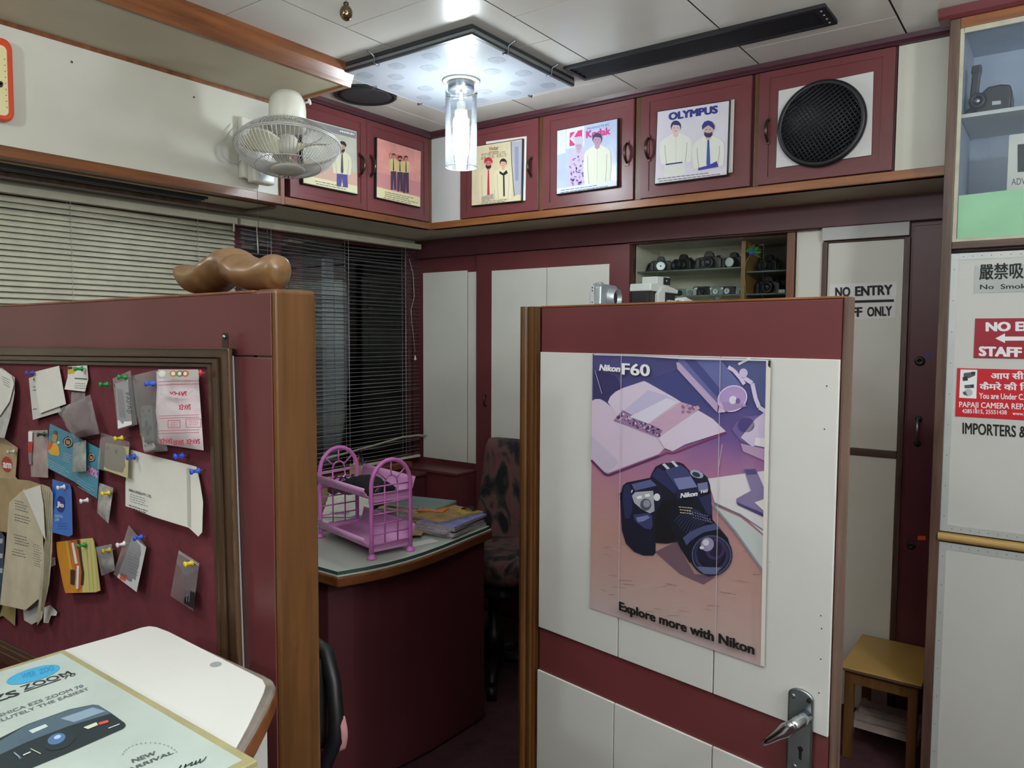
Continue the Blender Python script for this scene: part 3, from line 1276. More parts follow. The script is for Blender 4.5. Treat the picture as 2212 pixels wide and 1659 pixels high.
# ================================================================ desk
t = thing('desk', 'maroon office desk with a bowed glass-covered top by the corner window', 'desk', (-2.3, 1.9, 0))
edge = [(-2.92, 1.552), (-1.800, 1.552), (-1.790, 1.575), (-1.765, 1.64), (-1.745, 1.71), (-1.734, 1.79), (-1.731, 1.88), (-1.735, 1.98), (-1.744, 2.07), (-1.754, 2.16), (-1.762, 2.25), (-1.768, 2.295), (-2.92, 2.34)]


def grow(pts, d, ymin=None):
    c = np.mean(pts, 0)
    out = []
    for p in pts:
        v = np.array(p) - np.array([-2.2, 1.9])
        out.append(np.array(p) + v / np.linalg.norm(v) * d)
    return out


def slab(mb, pts, z0, z1, m):
    mb.prism([(p[0], p[1], z0) for p in pts], (0, 0, z1 - z0), m)


b = MB()
slab(b, grow(edge, .006), .712, .746, M['orange_y'])
b.build('top', t, bevel=.006, seg=3)
b = MB()
slab(b, grow(edge, .001), .7462, .7492, M['white'])
b.build('liner', t)
b = MB()
gl, nt_, bs = principled('green_edge_glass')
bs.inputs['Base Color'].default_value = rgb('#bcc6bd')
bs.inputs['Roughness'].default_value = .06
b.prism([(p[0], p[1], .7615) for p in grow(edge, -.006)], (0, 0, -.0121), gl, side=solid('#3f5a50', .1, vary=.1, name='glass_edge_green'))
b.build('glass_top', t, bevel=.0015)
b = MB()
b.prism([(-2.92, 1.585, .01), (-1.885, 1.585, .01), (-1.845, 1.655, .01), (-1.812, 1.74, .01), (-1.79, 1.84, .01), (-1.778, 1.96, .01), (-1.774, 2.10, .01), (-1.774, 2.262, .01), (-2.92, 2.262, .01)], (0, 0, .701), M['maroon_dk'])
b.build('body', t, bevel=.003)

# ================================================================ square ceiling lamp base and hanging lamp
FX0, FX1, FY0, FY1 = -2.222, -1.577, 1.938, 2.566
t = thing('ceiling_panel_lamp', 'square patterned glass ceiling panel with dark metal edge rails and clips', 'ceiling lamp', ((FX0 + FX1) / 2, (FY0 + FY1) / 2, 2.46))
b = MB()
frost = solid('#aab2bd', .28, vary=.02, name='frosted_glass')
b.box(FX0 + .012, FX1 - .012, FY0 + .012, FY1 - .012, 2.466, 2.476, frost)
panel = b.build('glass_panel', t, bevel=.002)
b = MB()
dk = solid('#99a1ac', .35, vary=.1, scale=80, name='etched_glass')
for i in range(7):
    for j in range(7):
        if (i + j) % 2 == 0 and (i in (0, 1, 5, 6) or j in (0, 1, 5, 6)):
            cx, cy = FX0 + .075 + i * .0825, FY0 + .07 + j * .081
            b.prism([(cx + .03 * math.copysign(abs(math.cos(a)) ** .7, math.cos(a)), cy + .03 * math.copysign(abs(math.sin(a)) ** .7, math.sin(a)), 2.4658) for a in [k * math.pi / 10 for k in range(20)]], (0, 0, -.0004), dk)
b.build('etched_pattern', panel)
rail = solid('#4c5054', .35, .7, vary=.05, name='dark_rail')
rail2 = solid('#9aa0a4', .35, .7, vary=.05, name='light_rail')
for nm, (x0, x1, y0, y1), dark in (('front', (FX0, FX1, FY0, FY0 + .012), 1), ('right', (FX1 - .012, FX1, FY0 + .012, FY1), 1),
                                   ('back', (FX0, FX1 - .012, FY1 - .012, FY1), 0), ('left', (FX0, FX0 + .012, FY0 + .012, FY1 - .012), 0)):
    b = MB()
    if dark:
        b.box(x0, x1, y0, y1, 2.486, 2.499, rail)
        sh = .004
        b.box(x0 + (sh if nm == 'right' else 0), x1 - (0 if nm == 'front' else 0), y0 + (sh if nm == 'front' else 0), y1, 2.474, 2.486, rail2)
        b.box(x0, x1, y0, y1, 2.466, 2.474, rail)
    else:
        b.box(x0, x1, y0, y1, 2.468, 2.499, solid('#cfd4d6', .4, vary=.03, name='white_rail'))
    b.build('edge_rail', t, bevel=.001)
for (cx, cy, ux, uy) in ((-2.02, FY0, 0, -1), (FX1, 2.13, 1, 0), (FX1, 2.40, 1, 0), (FX0, 2.12, -1, 0), (FX0, 2.38, -1, 0), (-1.78, FY1, 0, 1)):
    b = MB()
    c = np.array([cx, cy, 2.47])
    o_ = np.array([ux, uy, 0.0])
    b.tube([c - o_ * .02 + (0, 0, -.006), c + o_ * .004 + (0, 0, -.008), c + o_ * .006 + (0, 0, .018), c + o_ * .035 + (0, 0, .028)], .0035, M['steel'], 6)
    b.build('clip', t)

LX, LY = -1.893, 2.262
t = thing('pendant_lamp', 'hanging lamp with a clear glass cylinder and a bright compact bulb', 'pendant lamp', (LX, LY, 2.14))
b = MB()
b.lathe((LX, LY, 2.4655), (0, 0, -1), [(.070, 0), (.072, .003), (.066, .006), (.03, .006)], M['fanwhite'], 36)
b.build('ceiling_rose', t)
b = MB()
b.lathe((LX, LY, 2.4655), (0, 0, -1), [(.049, .004), (.05, .008), (.05, .036), (.046, .041), (.0, .041)], M['steel'], 36)
b.build('canopy', t)
b = MB()
b.tube([(LX, LY, 2.43), (LX, LY, 2.375)], .008, M['fanwhite'], 10)
b.build('stem', t)
b = MB()
b.tube([(LX - .062, LY - .012, 2.414), (LX, LY, 2.402), (LX + .064, LY + .02, 2.412)], .0022, M['bronze'], 6)
b.build('wire_clip', t)
shade_glass = thin_glass('shade_glass', (.93, .96, .98), .22, .012, (.85, .9, 1.0), .03)
b = MB()
b.lathe((LX, LY, 2.142), (0, 0, 1), [(.0595, 0), (.0605, .001), (.0605, .287), (.0595, .288)], shade_glass, 48)
b.F = [f for f in b.F if len(f) == 4]
b.I, b.S = b.I[:len(b.F)], b.S[:len(b.F)]
shade = b.build('glass_shade', t, fix=False)
b = MB()
b.tube([(LX + .0602 * math.cos(a), LY + .0602 * math.sin(a), 2.142) for a in [i * math.pi / 24 for i in range(48)]], .0016, solid('#dfe8f2', .1, name='rim_glass'), 6, closed=True)
b.build('glass_rim', shade)
b = MB()
b.lathe((LX, LY, 2.39), (0, 0, -1), [(.012, 0), (.017, .004), (.017, .03), (.024, .034), (.025, .062), (.02, .068), (0, .068)], M['fanwhite'], 24)
b.build('bulb_base', t)
glow = emitter('bulb_glow', (.90, .97, 1.0), 135)
b = MB()
for i in range(4):
    a0 = math.pi / 4 + i * math.pi / 2
    r_ = .022
    p0 = np.array([LX + r_ * math.cos(a0 - .42), LY + r_ * math.sin(a0 - .42), 0])
    p1 = np.array([LX + r_ * math.cos(a0 + .42), LY + r_ * math.sin(a0 + .42), 0])
    zt, zb = 2.322, 2.195
    mid_ = (p0 + p1) / 2
    b.tube([p0 + (0, 0, zt), p0 + (0, 0, zb + .012), (p0 * .7 + mid_ * .3) + (0, 0, zb + .003), mid_ + (0, 0, zb), (p1 * .7 + mid_ * .3) + (0, 0, zb + .003), p1 + (0, 0, zb + .012), p1 + (0, 0, zt)], .0088, glow, 8)
b.build('bulb_tubes', t)

# ================================================================ small things on the ceiling
bz = np.array([-1.778, 1.589])
t = thing('hanging_bauble', 'little smoky glass bauble hanging from the ceiling near the wood beam', 'ornament', (bz[0], bz[1], 2.44))
b = MB()
zc = None
for k in range(200):
    zz = 2.5 - k * .001
    v_ = np.array([bz[0], bz[1], zz]) - EYE
    if 829.5 - F_PX * np.dot(v_, AU) / np.dot(v_, AF) > 28:
        zc = zz
        break
b.ell((bz[0], bz[1], zc), .0195, .0195, .023, solid('#7b6a50', .12, .85, vary=.2, name='smoky_glass'))
b.build('globe', t)
b = MB()
b.lathe((bz[0], bz[1], zc + .020), (0, 0, 1), [(.008, 0), (.008, .010), (.003, .012)], M['bronze'], 12)
b.tube([(bz[0], bz[1], zc + .03), (bz[0], bz[1], 2.4995)], .0012, M['bronze'], 6)
b.build('cap', t)

sp = np.array([-2.392, 2.238])
t = thing('ceiling_speaker', 'round black mesh speaker set in the ceiling beside the wood beam', 'speaker', (sp[0], sp[1], 2.49))
b = MB()
b.lathe((sp[0], sp[1], 2.4995), (0, 0, -1), [(.130, 0), (.130, .008), (.122, .012), (.118, .012), (.118, .006)], M['black'], 40)
b.F = b.F
b.build('rim', t)
b = MB()
mesh_m = solid('#22242a', .6, vary=.3, scale=300, name='speaker_mesh')
b.lathe((sp[0], sp[1], 2.4935), (0, 0, -1), [(.117, 0), (.09, .004), (.05, .006), (0, .007)], mesh_m, 40)
b.build('grille', t)

t = thing('air_diffuser', 'long black slot air diffuser across the ceiling tiles', 'vent', (-1.08, 2.515, 2.49))
b = MB()
b.box(-1.545, -.620, 2.436, 2.452, 2.488, 2.4995, M['blackm'])
b.box(-1.545, -.620, 2.577, 2.593, 2.488, 2.4995, M['blackm'])
b.box(-1.545, -1.530, 2.452, 2.577, 2.488, 2.4995, M['blackm'])
b.box(-.655, -.620, 2.452, 2.577, 2.488, 2.4995, M['blackm'])
b.build('frame', t, bevel=.001)
b = MB()
for k in range(4):
    y = 2.458 + k * .031
    b.obox((-1.529, y, 2.4985), (.873, 0, 0), (0, .022, -.008), (0, .002, .002), M['blackm'])
b.build('louvre', t)
for k in range(4):
    b = MB()
    b.lathe((-.637, 2.462 + k * .034, 2.488), (0, 0, -1), [(.004, 0), (.003, .002), (0, .0025)], M['alu'], 10)
    b.build('screw', t)

# ================================================================ wall fan
FC = np.array([-2.3, 1.773, 2.182])
FA = unit([.13, -.10, -.98])          # points where the air goes: down and a little outwards
FU = unit(np.cross([0, 0, 1.0], FA))
FW = np.cross(FA, FU)
RF = .187
t = thing('wall_fan', 'white caged wall fan tilted down on the cream wall panel', 'fan', (XF + .03, 1.82, 2.06))


def fan_pt(r, q, h): return FC + FA * h + (FU * math.cos(q) + FW * math.sin(q)) * r


b = MB()
NW = 76
def back_prof(f): return (.055 + (RF - .055) * f, -.072 * (1 - f ** 2.2) ** .8)
def front_prof(f): return (.058 + (RF - .058) * f, .088 * (1 - f ** 2.4) ** .75)
for k in range(NW):
    q = 2 * math.pi * k / NW
    b.tube([fan_pt(*((back_prof(f)[0], q, back_prof(f)[1]))) for f in (0, .25, .5, .7, .85, .95, 1)], .0014, M['wire'], 4, caps=False)
for f in (0, .55):
    r_, h_ = back_prof(f)
    b.tube([fan_pt(r_, 2 * math.pi * i / 48, h_) for i in range(48)], .0016, M['wire'], 5, closed=True)
b.build('rear_guard', t)
b = MB()
for k in range(NW):
    q = 2 * math.pi * (k + .5) / NW
    b.tube([fan_pt(*((front_prof(f)[0], q, front_prof(f)[1]))) for f in (0, .25, .5, .7, .85, .95, 1)], .0014, M['wire'], 4, caps=False)
for f in (.45,):
    r_, h_ = front_prof(f)
    b.tube([fan_pt(r_, 2 * math.pi * i / 48, h_) for i in range(48)], .0016, M['wire'], 5, closed=True)
b.build('front_guard', t)
b = MB()
for h_ in (-.003, .003):
    b.tube([fan_pt(RF + .001, 2 * math.pi * i / 60, h_) for i in range(60)], .0024, M['wire'], 6, closed=True)
b.build('guard_rim', t)
b = MB()
b.lathe(FC + FA * .083, FA, [(.060, 0), (.060, .006), (.052, .011), (.02, .013), (.003, .012), (0, .012)], M['cream'], 36)
b.build('front_badge', t)
b = MB()
b.lathe(FC - FA * .035, FA, [(.0, 0), (.026, .0), (.034, .01), (.034, .05), (.028, .062), (0, .066)], M['cream'], 24)
hubm = b.build('blade_hub', t)
for k in range(3):
    q0 = 2 * math.pi * k / 3 + .5
    b = MB()

    def bl(u_, v_):
        r_ = .03 + (.165 - .03) * u_
        wdt = .30 + .62 * math.sin(math.pi * min(1, u_ * .75 + .12)) 
        q = q0 + (v_ - .5) * wdt * (1 if u_ < .9 else .92)
        return fan_pt(r_, q, .012 + (v_ - .5) * .05 * (1 - .3 * u_))
    b.surf(bl, 10, 10, solid('#d3cfb6', .3, vary=.02, name='fan_blade'))
    b.build('blade', t, fix=False, solidify=.0015)
b = MB()
MA = FC - FA * .062
b.lathe(MA, -FA, [(.045, 0), (.066, .004), (.066, .075), (.063, .105), (.05, .128), (.03, .138), (0, .141)], M['fanwhite'], 36)
b.build('motor_housing', t)
b = MB()
kn = MA - FA * .085 + unit([.6, .5, .2]) * .066
b.lathe(kn, unit([.6, .5, .2]), [(.004, -.005), (.004, .012), (.011, .013), (.011, .02), (.004, .022)], M['fanwhite'], 16)
b.build('swing_knob', t)
b = MB()
arm0 = MA - FA * .05
b.tube([(XF + .03, 1.83, 2.20), (XF + .10, 1.82, 2.235), arm0 + (-.05, .01, -.02), arm0], [.03, .026, .024, .02], M['fanwhite'], 12)
b.build('arm', t)
b = MB()
b.obox((XF + .001, 1.768, 2.10), (.030, 0, 0), (0, .112, 0), (0, 0, .232), M['fanwhite'])
b.build('back_plate', t, bevel=.006)
b = MB()
b.obox((XF + .031, 1.784, 2.082), (.05, 0, 0), (0, .098, 0), (0, 0, .14), M['fanwhite'])
box_ = b.build('control_box', t, bevel=.010, seg=3)
b = MB()
kp = np.array([XF + .081, 1.835, 2.150])
b.lathe(kp, (1, 0, 0), [(.020, 0), (.020, .004), (.015, .006), (.014, .022), (.010, .025), (0, .025)], M['black'], 24)
b.build('speed_knob', box_)
b = MB()
b.prism([(XF + .0812, 1.806, 2.094), (XF + .0812, 1.866, 2.094), (XF + .0812, 1.866, 2.132), (XF + .0812, 1.806, 2.132)], (.0008, 0, 0), M['alu'])
b.build('rating_plate', box_)
b = MB()
g = FACE_L.off(.02)
b.tube([g.at(*q) for q in ((512, 268), (496, 285), (483, 305), (479, 325), (484, 340), (496, 350), (512, 352), (522, 345), (520, 335))], .0022, M['wire'], 6)
b.build('power_cord', t)
b = MB()
g = FACE_L.off(.055)
b.tube([g.at(556, 408), g.at(558, 470), g.at(560, 560)], .0009, M['black'], 5)
b.build('pull_string', t)

# ================================================================ clock at the left edge
CK = FACE_L.off(.001)
t = thing('wall_clock', 'orange-red rimmed wall clock with a cream face at the left edge', 'clock', tuple(CK.at(-40, 265)))


def rrect(pl, x0, y0, x1, y1, r, sk=0.0, n=6, skx=0.0):
    out = []
    for cx, cy, a in ((x1 - r, y0 + r, -90), (x1 - r, y1 - r, 0), (x0 + r, y1 - r, 90), (x0 + r, y0 + r, 180)):
        for i in range(n + 1):
            q = math.radians(a + 90 * i / n)
            X, Y = cx + r * math.cos(q), cy + r * math.sin(q)
            out.append(pl.at(X + skx * (Y - y0), Y + sk * (X - x1)))
    return out


b = MB()
pl = CK.off(.03)
b.prism(rrect(pl, -170, 86, 27, 266, 22, .21, skx=.033), -CK.n * .03, solid('#cf4a2c', .3, vary=.03, name='orange_red_plastic'))
b.build('case', t, bevel=.006, seg=3)
b = MB()
pl = CK.off(.0305)
b.prism(rrect(pl, -156, 100, 14, 252, 12, .21, skx=.033), CK.n * .0008, solid('#dccf9e', .5, vary=.03, name='clock_face'))
b.build('face', t)
a = Art(CK.off(.0315))
for i in range(9):
    a.oval(10 + i * .6, 128 + i * 13, 1.2, 1.2, ink('#3a3630'), 1)
a.oval(2, 182, 5, 7, ink('#26241f'), 2)
a.line([(-60, 176), (4, 181)], 4, ink('#26241f'), 2)
a.build('hands', t)


# ================================================================ right-hand display partition with the signs
ux0, ux1 = -.3215, -.2935
UR = .62
t = thing('display_partition', 'display partition with glass showcase above and white sign panel below, at the right edge', 'partition', (.15, YU, 0))
b = MB()
b.box(ux0, ux1, YU - .004, YU + .05, .0, 2.47, M['brown'])
b.build('post', t, bevel=.002)
b = MB()
zg0 = UNIT.at(2120, 522)[2]
zr = UNIT.at(2120, 536)[2]
b.box(ux1, UR, YU - .002, YU + .05, zr + .002, zg0 + .004, M['brown_x'])
b.build('middle_rail', t, bevel=.002)
b = MB()
b.box(ux1, UR, YU - .004, YU + .05, 2.440, 2.47, M['orange_x'])
b.build('top_rail', t, bevel=.002)
b = MB()
cap = [(YU, 2.47), (YU - .012, 2.47), (YU - .022, 2.478), (YU - .03, 2.492), (YU - .034, 2.499), (YU + .05, 2.499), (YU + .05, 2.47)]
b.prism([(-.352, y, z) for y, z in cap], (UR + .352, 0, 0), M['maroon'])
b.build('cornice', t)
bd = MB()
beadm = solid('#b9b7a4', .4, vary=.1, name='pale_bead')
gx = ux1
bd.box(gx, gx + .010, YU + .002, YU + .010, zg0 + .004, 2.44, beadm)
bd.box(gx + .010, UR, YU + .002, YU + .010, zg0 + .004, zg0 + .013, beadm)
bd.box(gx + .010, UR, YU + .002, YU + .010, 2.425, 2.44, beadm)
bd.build('glazing_bead', t, bevel=.001)
b = MB()
b.box(gx + .008, UR, YU + .010, YU + .013, zg0 + .012, 2.43, thin_glass('showcase_glass', (.95, .97, .98), -.15, .03, (.72, .80, .92), .05))  # faint blue haze stands in for room light reflected in the pane
b.build('glass_pane', t)
b = MB()
inn = solid('#a7b2c4', .6, vary=.04, name='pale_blue_board')
b.box(ux1 - .002, UR, 3.06, 3.075, zg0 - .02, 2.47, inn)
b.box(ux1 - .006, ux1 + .006, YU + .05, 3.06, zg0 - .02, 2.47, inn)
b.box(ux1 + .006, UR, YU + .05, 3.06, zg0 - .02, zg0, inn)
b.box(ux1 + .006, UR, YU + .05, 3.06, 2.452, 2.467, inn)
b.build('showcase_lining', t)
zsh = PY(2.75).at(2140, 238)[2]
b = MB()
b.box(ux1 + .007, UR, 2.75, 3.058, zsh - .012, zsh, M['white'])
b.build('shelf', t, bevel=.001)
b = MB()
zgr = PY(YU + .02).at(2130, 415)[2]
b.prism([(ux1 + .012, YU + .016, zg0 + .013), (UR, YU + .016, zg0 + .013), (UR, YU + .016, zgr + .02), (ux1 + .012, YU + .016, zgr - .004)], (0, .003, 0), solid('#a9dcae', .6, vary=.03, name='pale_green_sheet'))
b.build('green_sheet', t)
zp0 = UNIT.at(2120, 1158)[2]
zp1 = UNIT.at(2120, 545)[2]
zl1 = UNIT.at(2120, 1183)[2]
xp = UNIT.at(2056, 600)[0] - .004
b = MB()
b.box(xp, UR, YU + .002, YU + .03, zp0, zp1, M['white'])
b.build('sign_panel', t)
b = MB()
b.box(xp - .001, UR, YU + .002, YU + .03, .03, zl1, M['white'])
b.build('lower_panel', t)
stripm = solid('#c3c8c9', .4, .25, vary=.03, name='pale_edging')
for nm, (x0, x1, z0, z1) in (('a', (xp, xp + .020, zp0, zp1)), ('b', (xp + .0206, UR, zp1 - .020, zp1)), ('c', (xp + .0206, UR, zp0, zp0 + .022)),
                             ('d', (xp, xp + .020, .03, zl1)), ('e', (xp + .0206, UR, zl1 - .022, zl1))):
    b = MB()
    b.box(x0, x1, YU + .0008, YU + .002, z0, z1, stripm)
    n = 9
    for k in range(n):
        f = (k + .5) / n
        if x1 - x0 < .05:
            p = ((x0 + x1) / 2, YU + .0008, z0 + (z1 - z0) * f)
        else:
            p = (x0 + .22 * f, YU + .0008, (z0 + z1) / 2)
        b.lathe(p, (0, -1, 0), [(.0013, 0), (.001, .0003), (0, .0004)], M['gap'], 8)
    b.build('edging_strip', t)
zh = (zp0 + zl1) / 2
b = MB()
hp = []
b.prism([(ux1 - .004, YU + .012 + .0 * 0, zh - .014)] + [(ux1 - .004, YU - .001 - .012 * math.sin(math.pi * i / 8), zh - .013 * math.cos(math.pi * i / 8)) for i in range(9)] + [(ux1 - .004, YU + .012, zh + .014)], (UR, 0, 0), wood('yellow_wood', '#8b6a38', '#c4a365', 'x', .35))
b.build('hand_rail', t)
b = MB()
b.box(ux1, UR, YU + .012, YU + .03, zl1, zp0, M['gap'])
b.build('rail_backing', t)

# signs on it
SG = PY(YU - .0)


def sign_sheet(pl, quad, m, t=.0012):
    b = MB()
    q = [pl.at(x, y) for x, y in quad]
    b.prism(q, pl.n * t, m)
    return b


SP = PY(YU + .0018)
# extents continue beyond the frame's right edge
def right_of(pl, x, y, metres):
    p = pl.at(x, y)
    return p + np.array([metres, 0, 0])


def sheet_xz(y, x0, x1, z0, z1, m, t=.0012):
    b = MB()
    b.box(x0, x1, y - t, y, z0, z1, m)
    return b


# no smoking plate
p0, p1 = SP.at(2106, 575), SP.at(2104, 633)
th = thing('sign', 'grey plate with Chinese characters over No Smoking on the white panel', 'sign', (p0[0] + .1, YU, p1[2]))
sheet_xz(YU + .0018, p0[0], p0[0] + .185, p1[2], p0[2], solid('#aeb4b2', .35, .3, vary=.04, name='grey_plate')).build('plate', th)
a = Art(PY(YU + .0004))
a.text('嚴禁吸煙', (2115, 602), (2245, 597.5), (2115, 575), ink('#15171a'), 1, bold=.025)
a.text('No  Smoking', (2117, 625), (2246, 622.5), (2117, 614.5), ink('#15171a'), 1, bold=.015)
a.build('lettering', th)
# red NO ENTRY sign
p0, p1 = SP.at(2107, 688), SP.at(2103, 773)
th = thing('sign', 'dark red no-entry sign with a white arrow on the white panel', 'sign', (p0[0] + .1, YU, p1[2]))
bb = MB()
bb.box(p0[0], p0[0] + .36, YU - .0012, YU + .0016, p1[2], p0[2], solid('#9c2436', .35, vary=.03, name='dark_red_sheet'))
bb.build('plate', th, bevel=.001)
a = Art(PY(YU - .0012))
wht_i = ink('#e6e6ec')
a.text('NO ENTRY', (2129, 716), (2306, 714), (2129, 696), wht_i, 1, bold=.06)
a.text('STAFF ONLY', (2114, 769), (2318, 775), (2114, 748), wht_i, 1, bold=.06)
a.shape([(2150, 731), (2171, 720), (2171, 727), (2330, 727), (2330, 735), (2171, 736), (2171, 741)], wht_i, 1)
a.build('lettering', th)
# bright red camera warning sign
p0, p1 = SP.at(2068, 795), SP.at(2065, 899)
th = thing('sign', 'bright red camera warning sign with two small camera pictures', 'sign', (p0[0] + .1, YU, p1[2]))
bb = MB()
bb.box(p0[0], p0[0] + .40, YU - .0002, YU + .0006, p1[2], p0[2], solid('#c7202c', .4, vary=.03, name='bright_red_sheet'))
bb.build('sheet', th)
a = Art(PY(YU - .0002))
a.shape([(2075, 798), (2111, 799), (2109, 861), (2072, 859)], ink('#e9ebee'), 1)
gk, gd = ink('#55595e'), ink('#25282c')
a.shape([(2082, 806), (2105, 803), (2107, 811), (2093, 817), (2081, 814)], gk, 2)
a.shape([(2098, 803), (2107, 803), (2107, 808), (2099, 810)], gd, 3)
a.shape([(2079, 815), (2090, 813), (2091, 822), (2080, 823)], gd, 3)
a.shape([(2083, 832), (2104, 830), (2104, 838), (2084, 839)], gk, 2)
a.oval(2100, 834, 3, 2.5, gd, 3)
a.oval(2092, 848, 9, 8, ink('#b6bbc0'), 2)
a.shape([(2079, 847), (2086, 845), (2090, 855), (2082, 853)], gk, 3)
a.text('आप सी.सी.टी.वी.', (2140, 818.5), (2300, 820), (2140, 805), wht_i, 1, bold=.035)
a.text('कैमरे की िनगरानी में हैं', (2116, 841.5), (2330, 846), (2116, 828), wht_i, 1, bold=.035)
a.text('You are Under C.C.T.V.', (2115, 861), (2248, 865), (2115, 848), wht_i, 1, bold=.025)
a.text('PAPAJI CAMERA REPAIRS - NEHRU PLACE', (2072, 879.5), (2368, 890), (2072, 867), wht_i, 1, bold=.02)
a.text('42851815, 25551438', (2078, 892), (2175, 895.5), (2078, 883), wht_i, 1, bold=.02)
a.text('www.', (2187, 896), (2212, 897.5), (2187, 889), wht_i, 1, bold=.02)
a.build('lettering', th)
# black lettering straight on the panel
a = Art(PY(YU + .0017))
a.text('IMPORTERS &', (2079, 937), (2217, 946), (2079, 912), ink('#15140f'), 1, bold=.03)
tag(a.build('vinyl_lettering'), 'large black word lettering on the white panel below the red signs', 'lettering')
# card inside the showcase
CP = PY(2.80)
p0, p1 = CP.at(2180, 292), CP.at(2177, 430)
th = thing('card', 'white card with a large black numeral behind the showcase glass', 'card', (p0[0] + .06, 2.8, p1[2]))
bb = MB()
bb.box(p0[0], p0[0] + .16, 2.80, 2.802, zg0 + .002, p0[2], M['paper'])
bb.build('sheet', th)
a = Art(PY(2.7998))
a.text('1', (2198, 372), (2222, 370), (2198, 308), ink('#222428'), 1)
a.text('ADVANCED', (2185, 400), (2268, 394), (2185, 385), ink('#4a4d52'), 1)
a.build('print', th)

# camcorder on the shelf
cz = zsh
t = thing('camcorder', 'black camcorder standing on the shelf behind the showcase glass', 'camcorder', (-.225, 2.86, cz))
dk2 = solid('#1c1f24', .4, vary=.1, name='camcorder_black')
b = MB()
prof = [(-.255, 0), (-.165, 0), (-.160, .02), (-.158, .06), (-.164, .082), (-.190, .088), (-.222, .086), (-.240, .07), (-.252, .04)]
b.prism([(x, 2.80, cz + z) for x, z in prof], (0, .12, 0), dk2)
b.build('body', t, bevel=.006, seg=3)
b = MB()
b.lathe((-.248, 2.80, cz + .045), (0, -1, 0), [(.024, 0), (.024, .012), (.02, .016), (.012, .016), (.012, .010), (0, .008)], dk2, 24)
b.lathe((-.248, 2.792, cz + .045), (0, -1, 0), [(.011, 0), (.006, .003), (0, .004)], solid('#8a93a5', .05, .8, name='lens_glass'), 16)
b.build('lens', t)
b = MB()
b.obox((-.272, 2.81, cz + .05), (.022, 0, 0), (0, .03, 0), (.006, 0, .105), dk2)
b.obox((-.270, 2.806, cz + .135), (.026, 0, 0), (0, .04, 0), (.002, 0, .025), dk2)
b.build('viewfinder', t, bevel=.004)
b = MB()
b.prism([(-.300, 2.82, cz + .001), (-.25, 2.82, cz + .001), (-.25, 2.82, cz + .045), (-.28, 2.82, cz + .03)], (0, .09, 0), dk2)
b.build('grip', t, bevel=.006)
a = Art(PY(2.7995))
a.text('JVC', (2147, 183), (2163, 181), (2147, 176), ink('#8f96a0'), 1, bold=.02)
a.shape([(2143, 219), (2162, 217), (2162, 225), (2143, 227)], ink('#b9bfc6'), 1)
a.build('marking', t)

# ================================================================ camera showcase in the back wall
RY = YB + .30
t = thing('camera_showcase', 'glass-fronted recess in the back wall filled with old cameras', 'showcase', ((sx0 + sx1) / 2, YB, sz0))
b = MB()
lin_ = solid('#e2dccd', .7, vary=.12, scale=5, name='grey_lining')
b.box(sx0, sx1, RY, RY + .015, sz0, sz1, lin_)
b.box(sx0 - .012, sx0, YB + .041, RY, sz0, sz1, lin_)
b.box(sx1, sx1 + .012, YB + .041, RY, sz0, sz1, M['brown'])
b.box(sx0, sx1, YB + .041, RY, sz0 - .012, sz0, lin_)
b.box(sx0, sx1, YB + .041, RY, sz1, sz1 + .012, lin_)
b.build('lining', t)
z_a, z_b = PY(3.34).at(1500, 585)[2], PY(3.34).at(1500, 640)[2]
gsh = thin_glass('shelf_glass', (.80, .92, .86), .3, .15, (.6, .75, .68), .05)
xd = PY(3.30).at(1613, 600)[0]
for zz in (z_a, z_b):
    b = MB()
    b.box(sx0 + .002, xd - .012, YB + .05, RY - .005, zz - .006, zz, gsh)
    b.build('glass_shelf', t)
b = MB()
b.box(sx0 + .001, sx1 - .001, YB + .014, YB + .018, sz0 + .001, sz1 - .001, thin_glass('showcase_pane', (.97, .99, .98), -.16))
b.build('glass_pane', t)
b = MB()
b.box(xd - .012, xd + .006, YB + .06, RY - .004, sz0 + .001, sz1 - .01, wood('divider_wood', '#6a4a26', '#9a7440', 'z'))
b.build('divider', t)
b = MB()
xq = WALL_B.at(1703, 560)[0]
xr = WALL_B.at(1719, 560)[0]
b.box(xq - .002, xr, YB - .022, YB - .001, 0.02, 1.925, M['reddish'])
b.build('frame_post', t, bevel=.003)
b = MB()
b.box(WALL_B.at(1360, 560)[0], sx0 + .002, YB - .003, YB + .012, sz0, 1.925, M['brown'])
b.build('frame_edge', t)
b = MB()
b.box(xd + .010, sx1 - .004, YB + .06, RY - .003, PY(3.34).at(1650, 588)[2] - .006, PY(3.34).at(1650, 588)[2], gsh)
b.build('glass_shelf', t)
b = MB()
b.box(xd + .010, sx1 - .004, YB + .06, RY - .003, z_b - .006, z_b, gsh)
b.build('glass_shelf', t)
b = MB()
b.box(xd + .008, sx1 - .002, RY - .0025, RY - .0005, sz0 + .001, sz1 - .001, solid('#4f453c', .7, vary=.15, name='dark_backing'))
b.build('dark_backing', t)

CB = solid('#15161a', .38, vary=.1, name='camera_black')
CS = solid('#9aa3a9', .35, .55, vary=.04, name='camera_silver')
LG = solid('#2c3442', .06, .6, vary=0, name='lens_glass_dark')


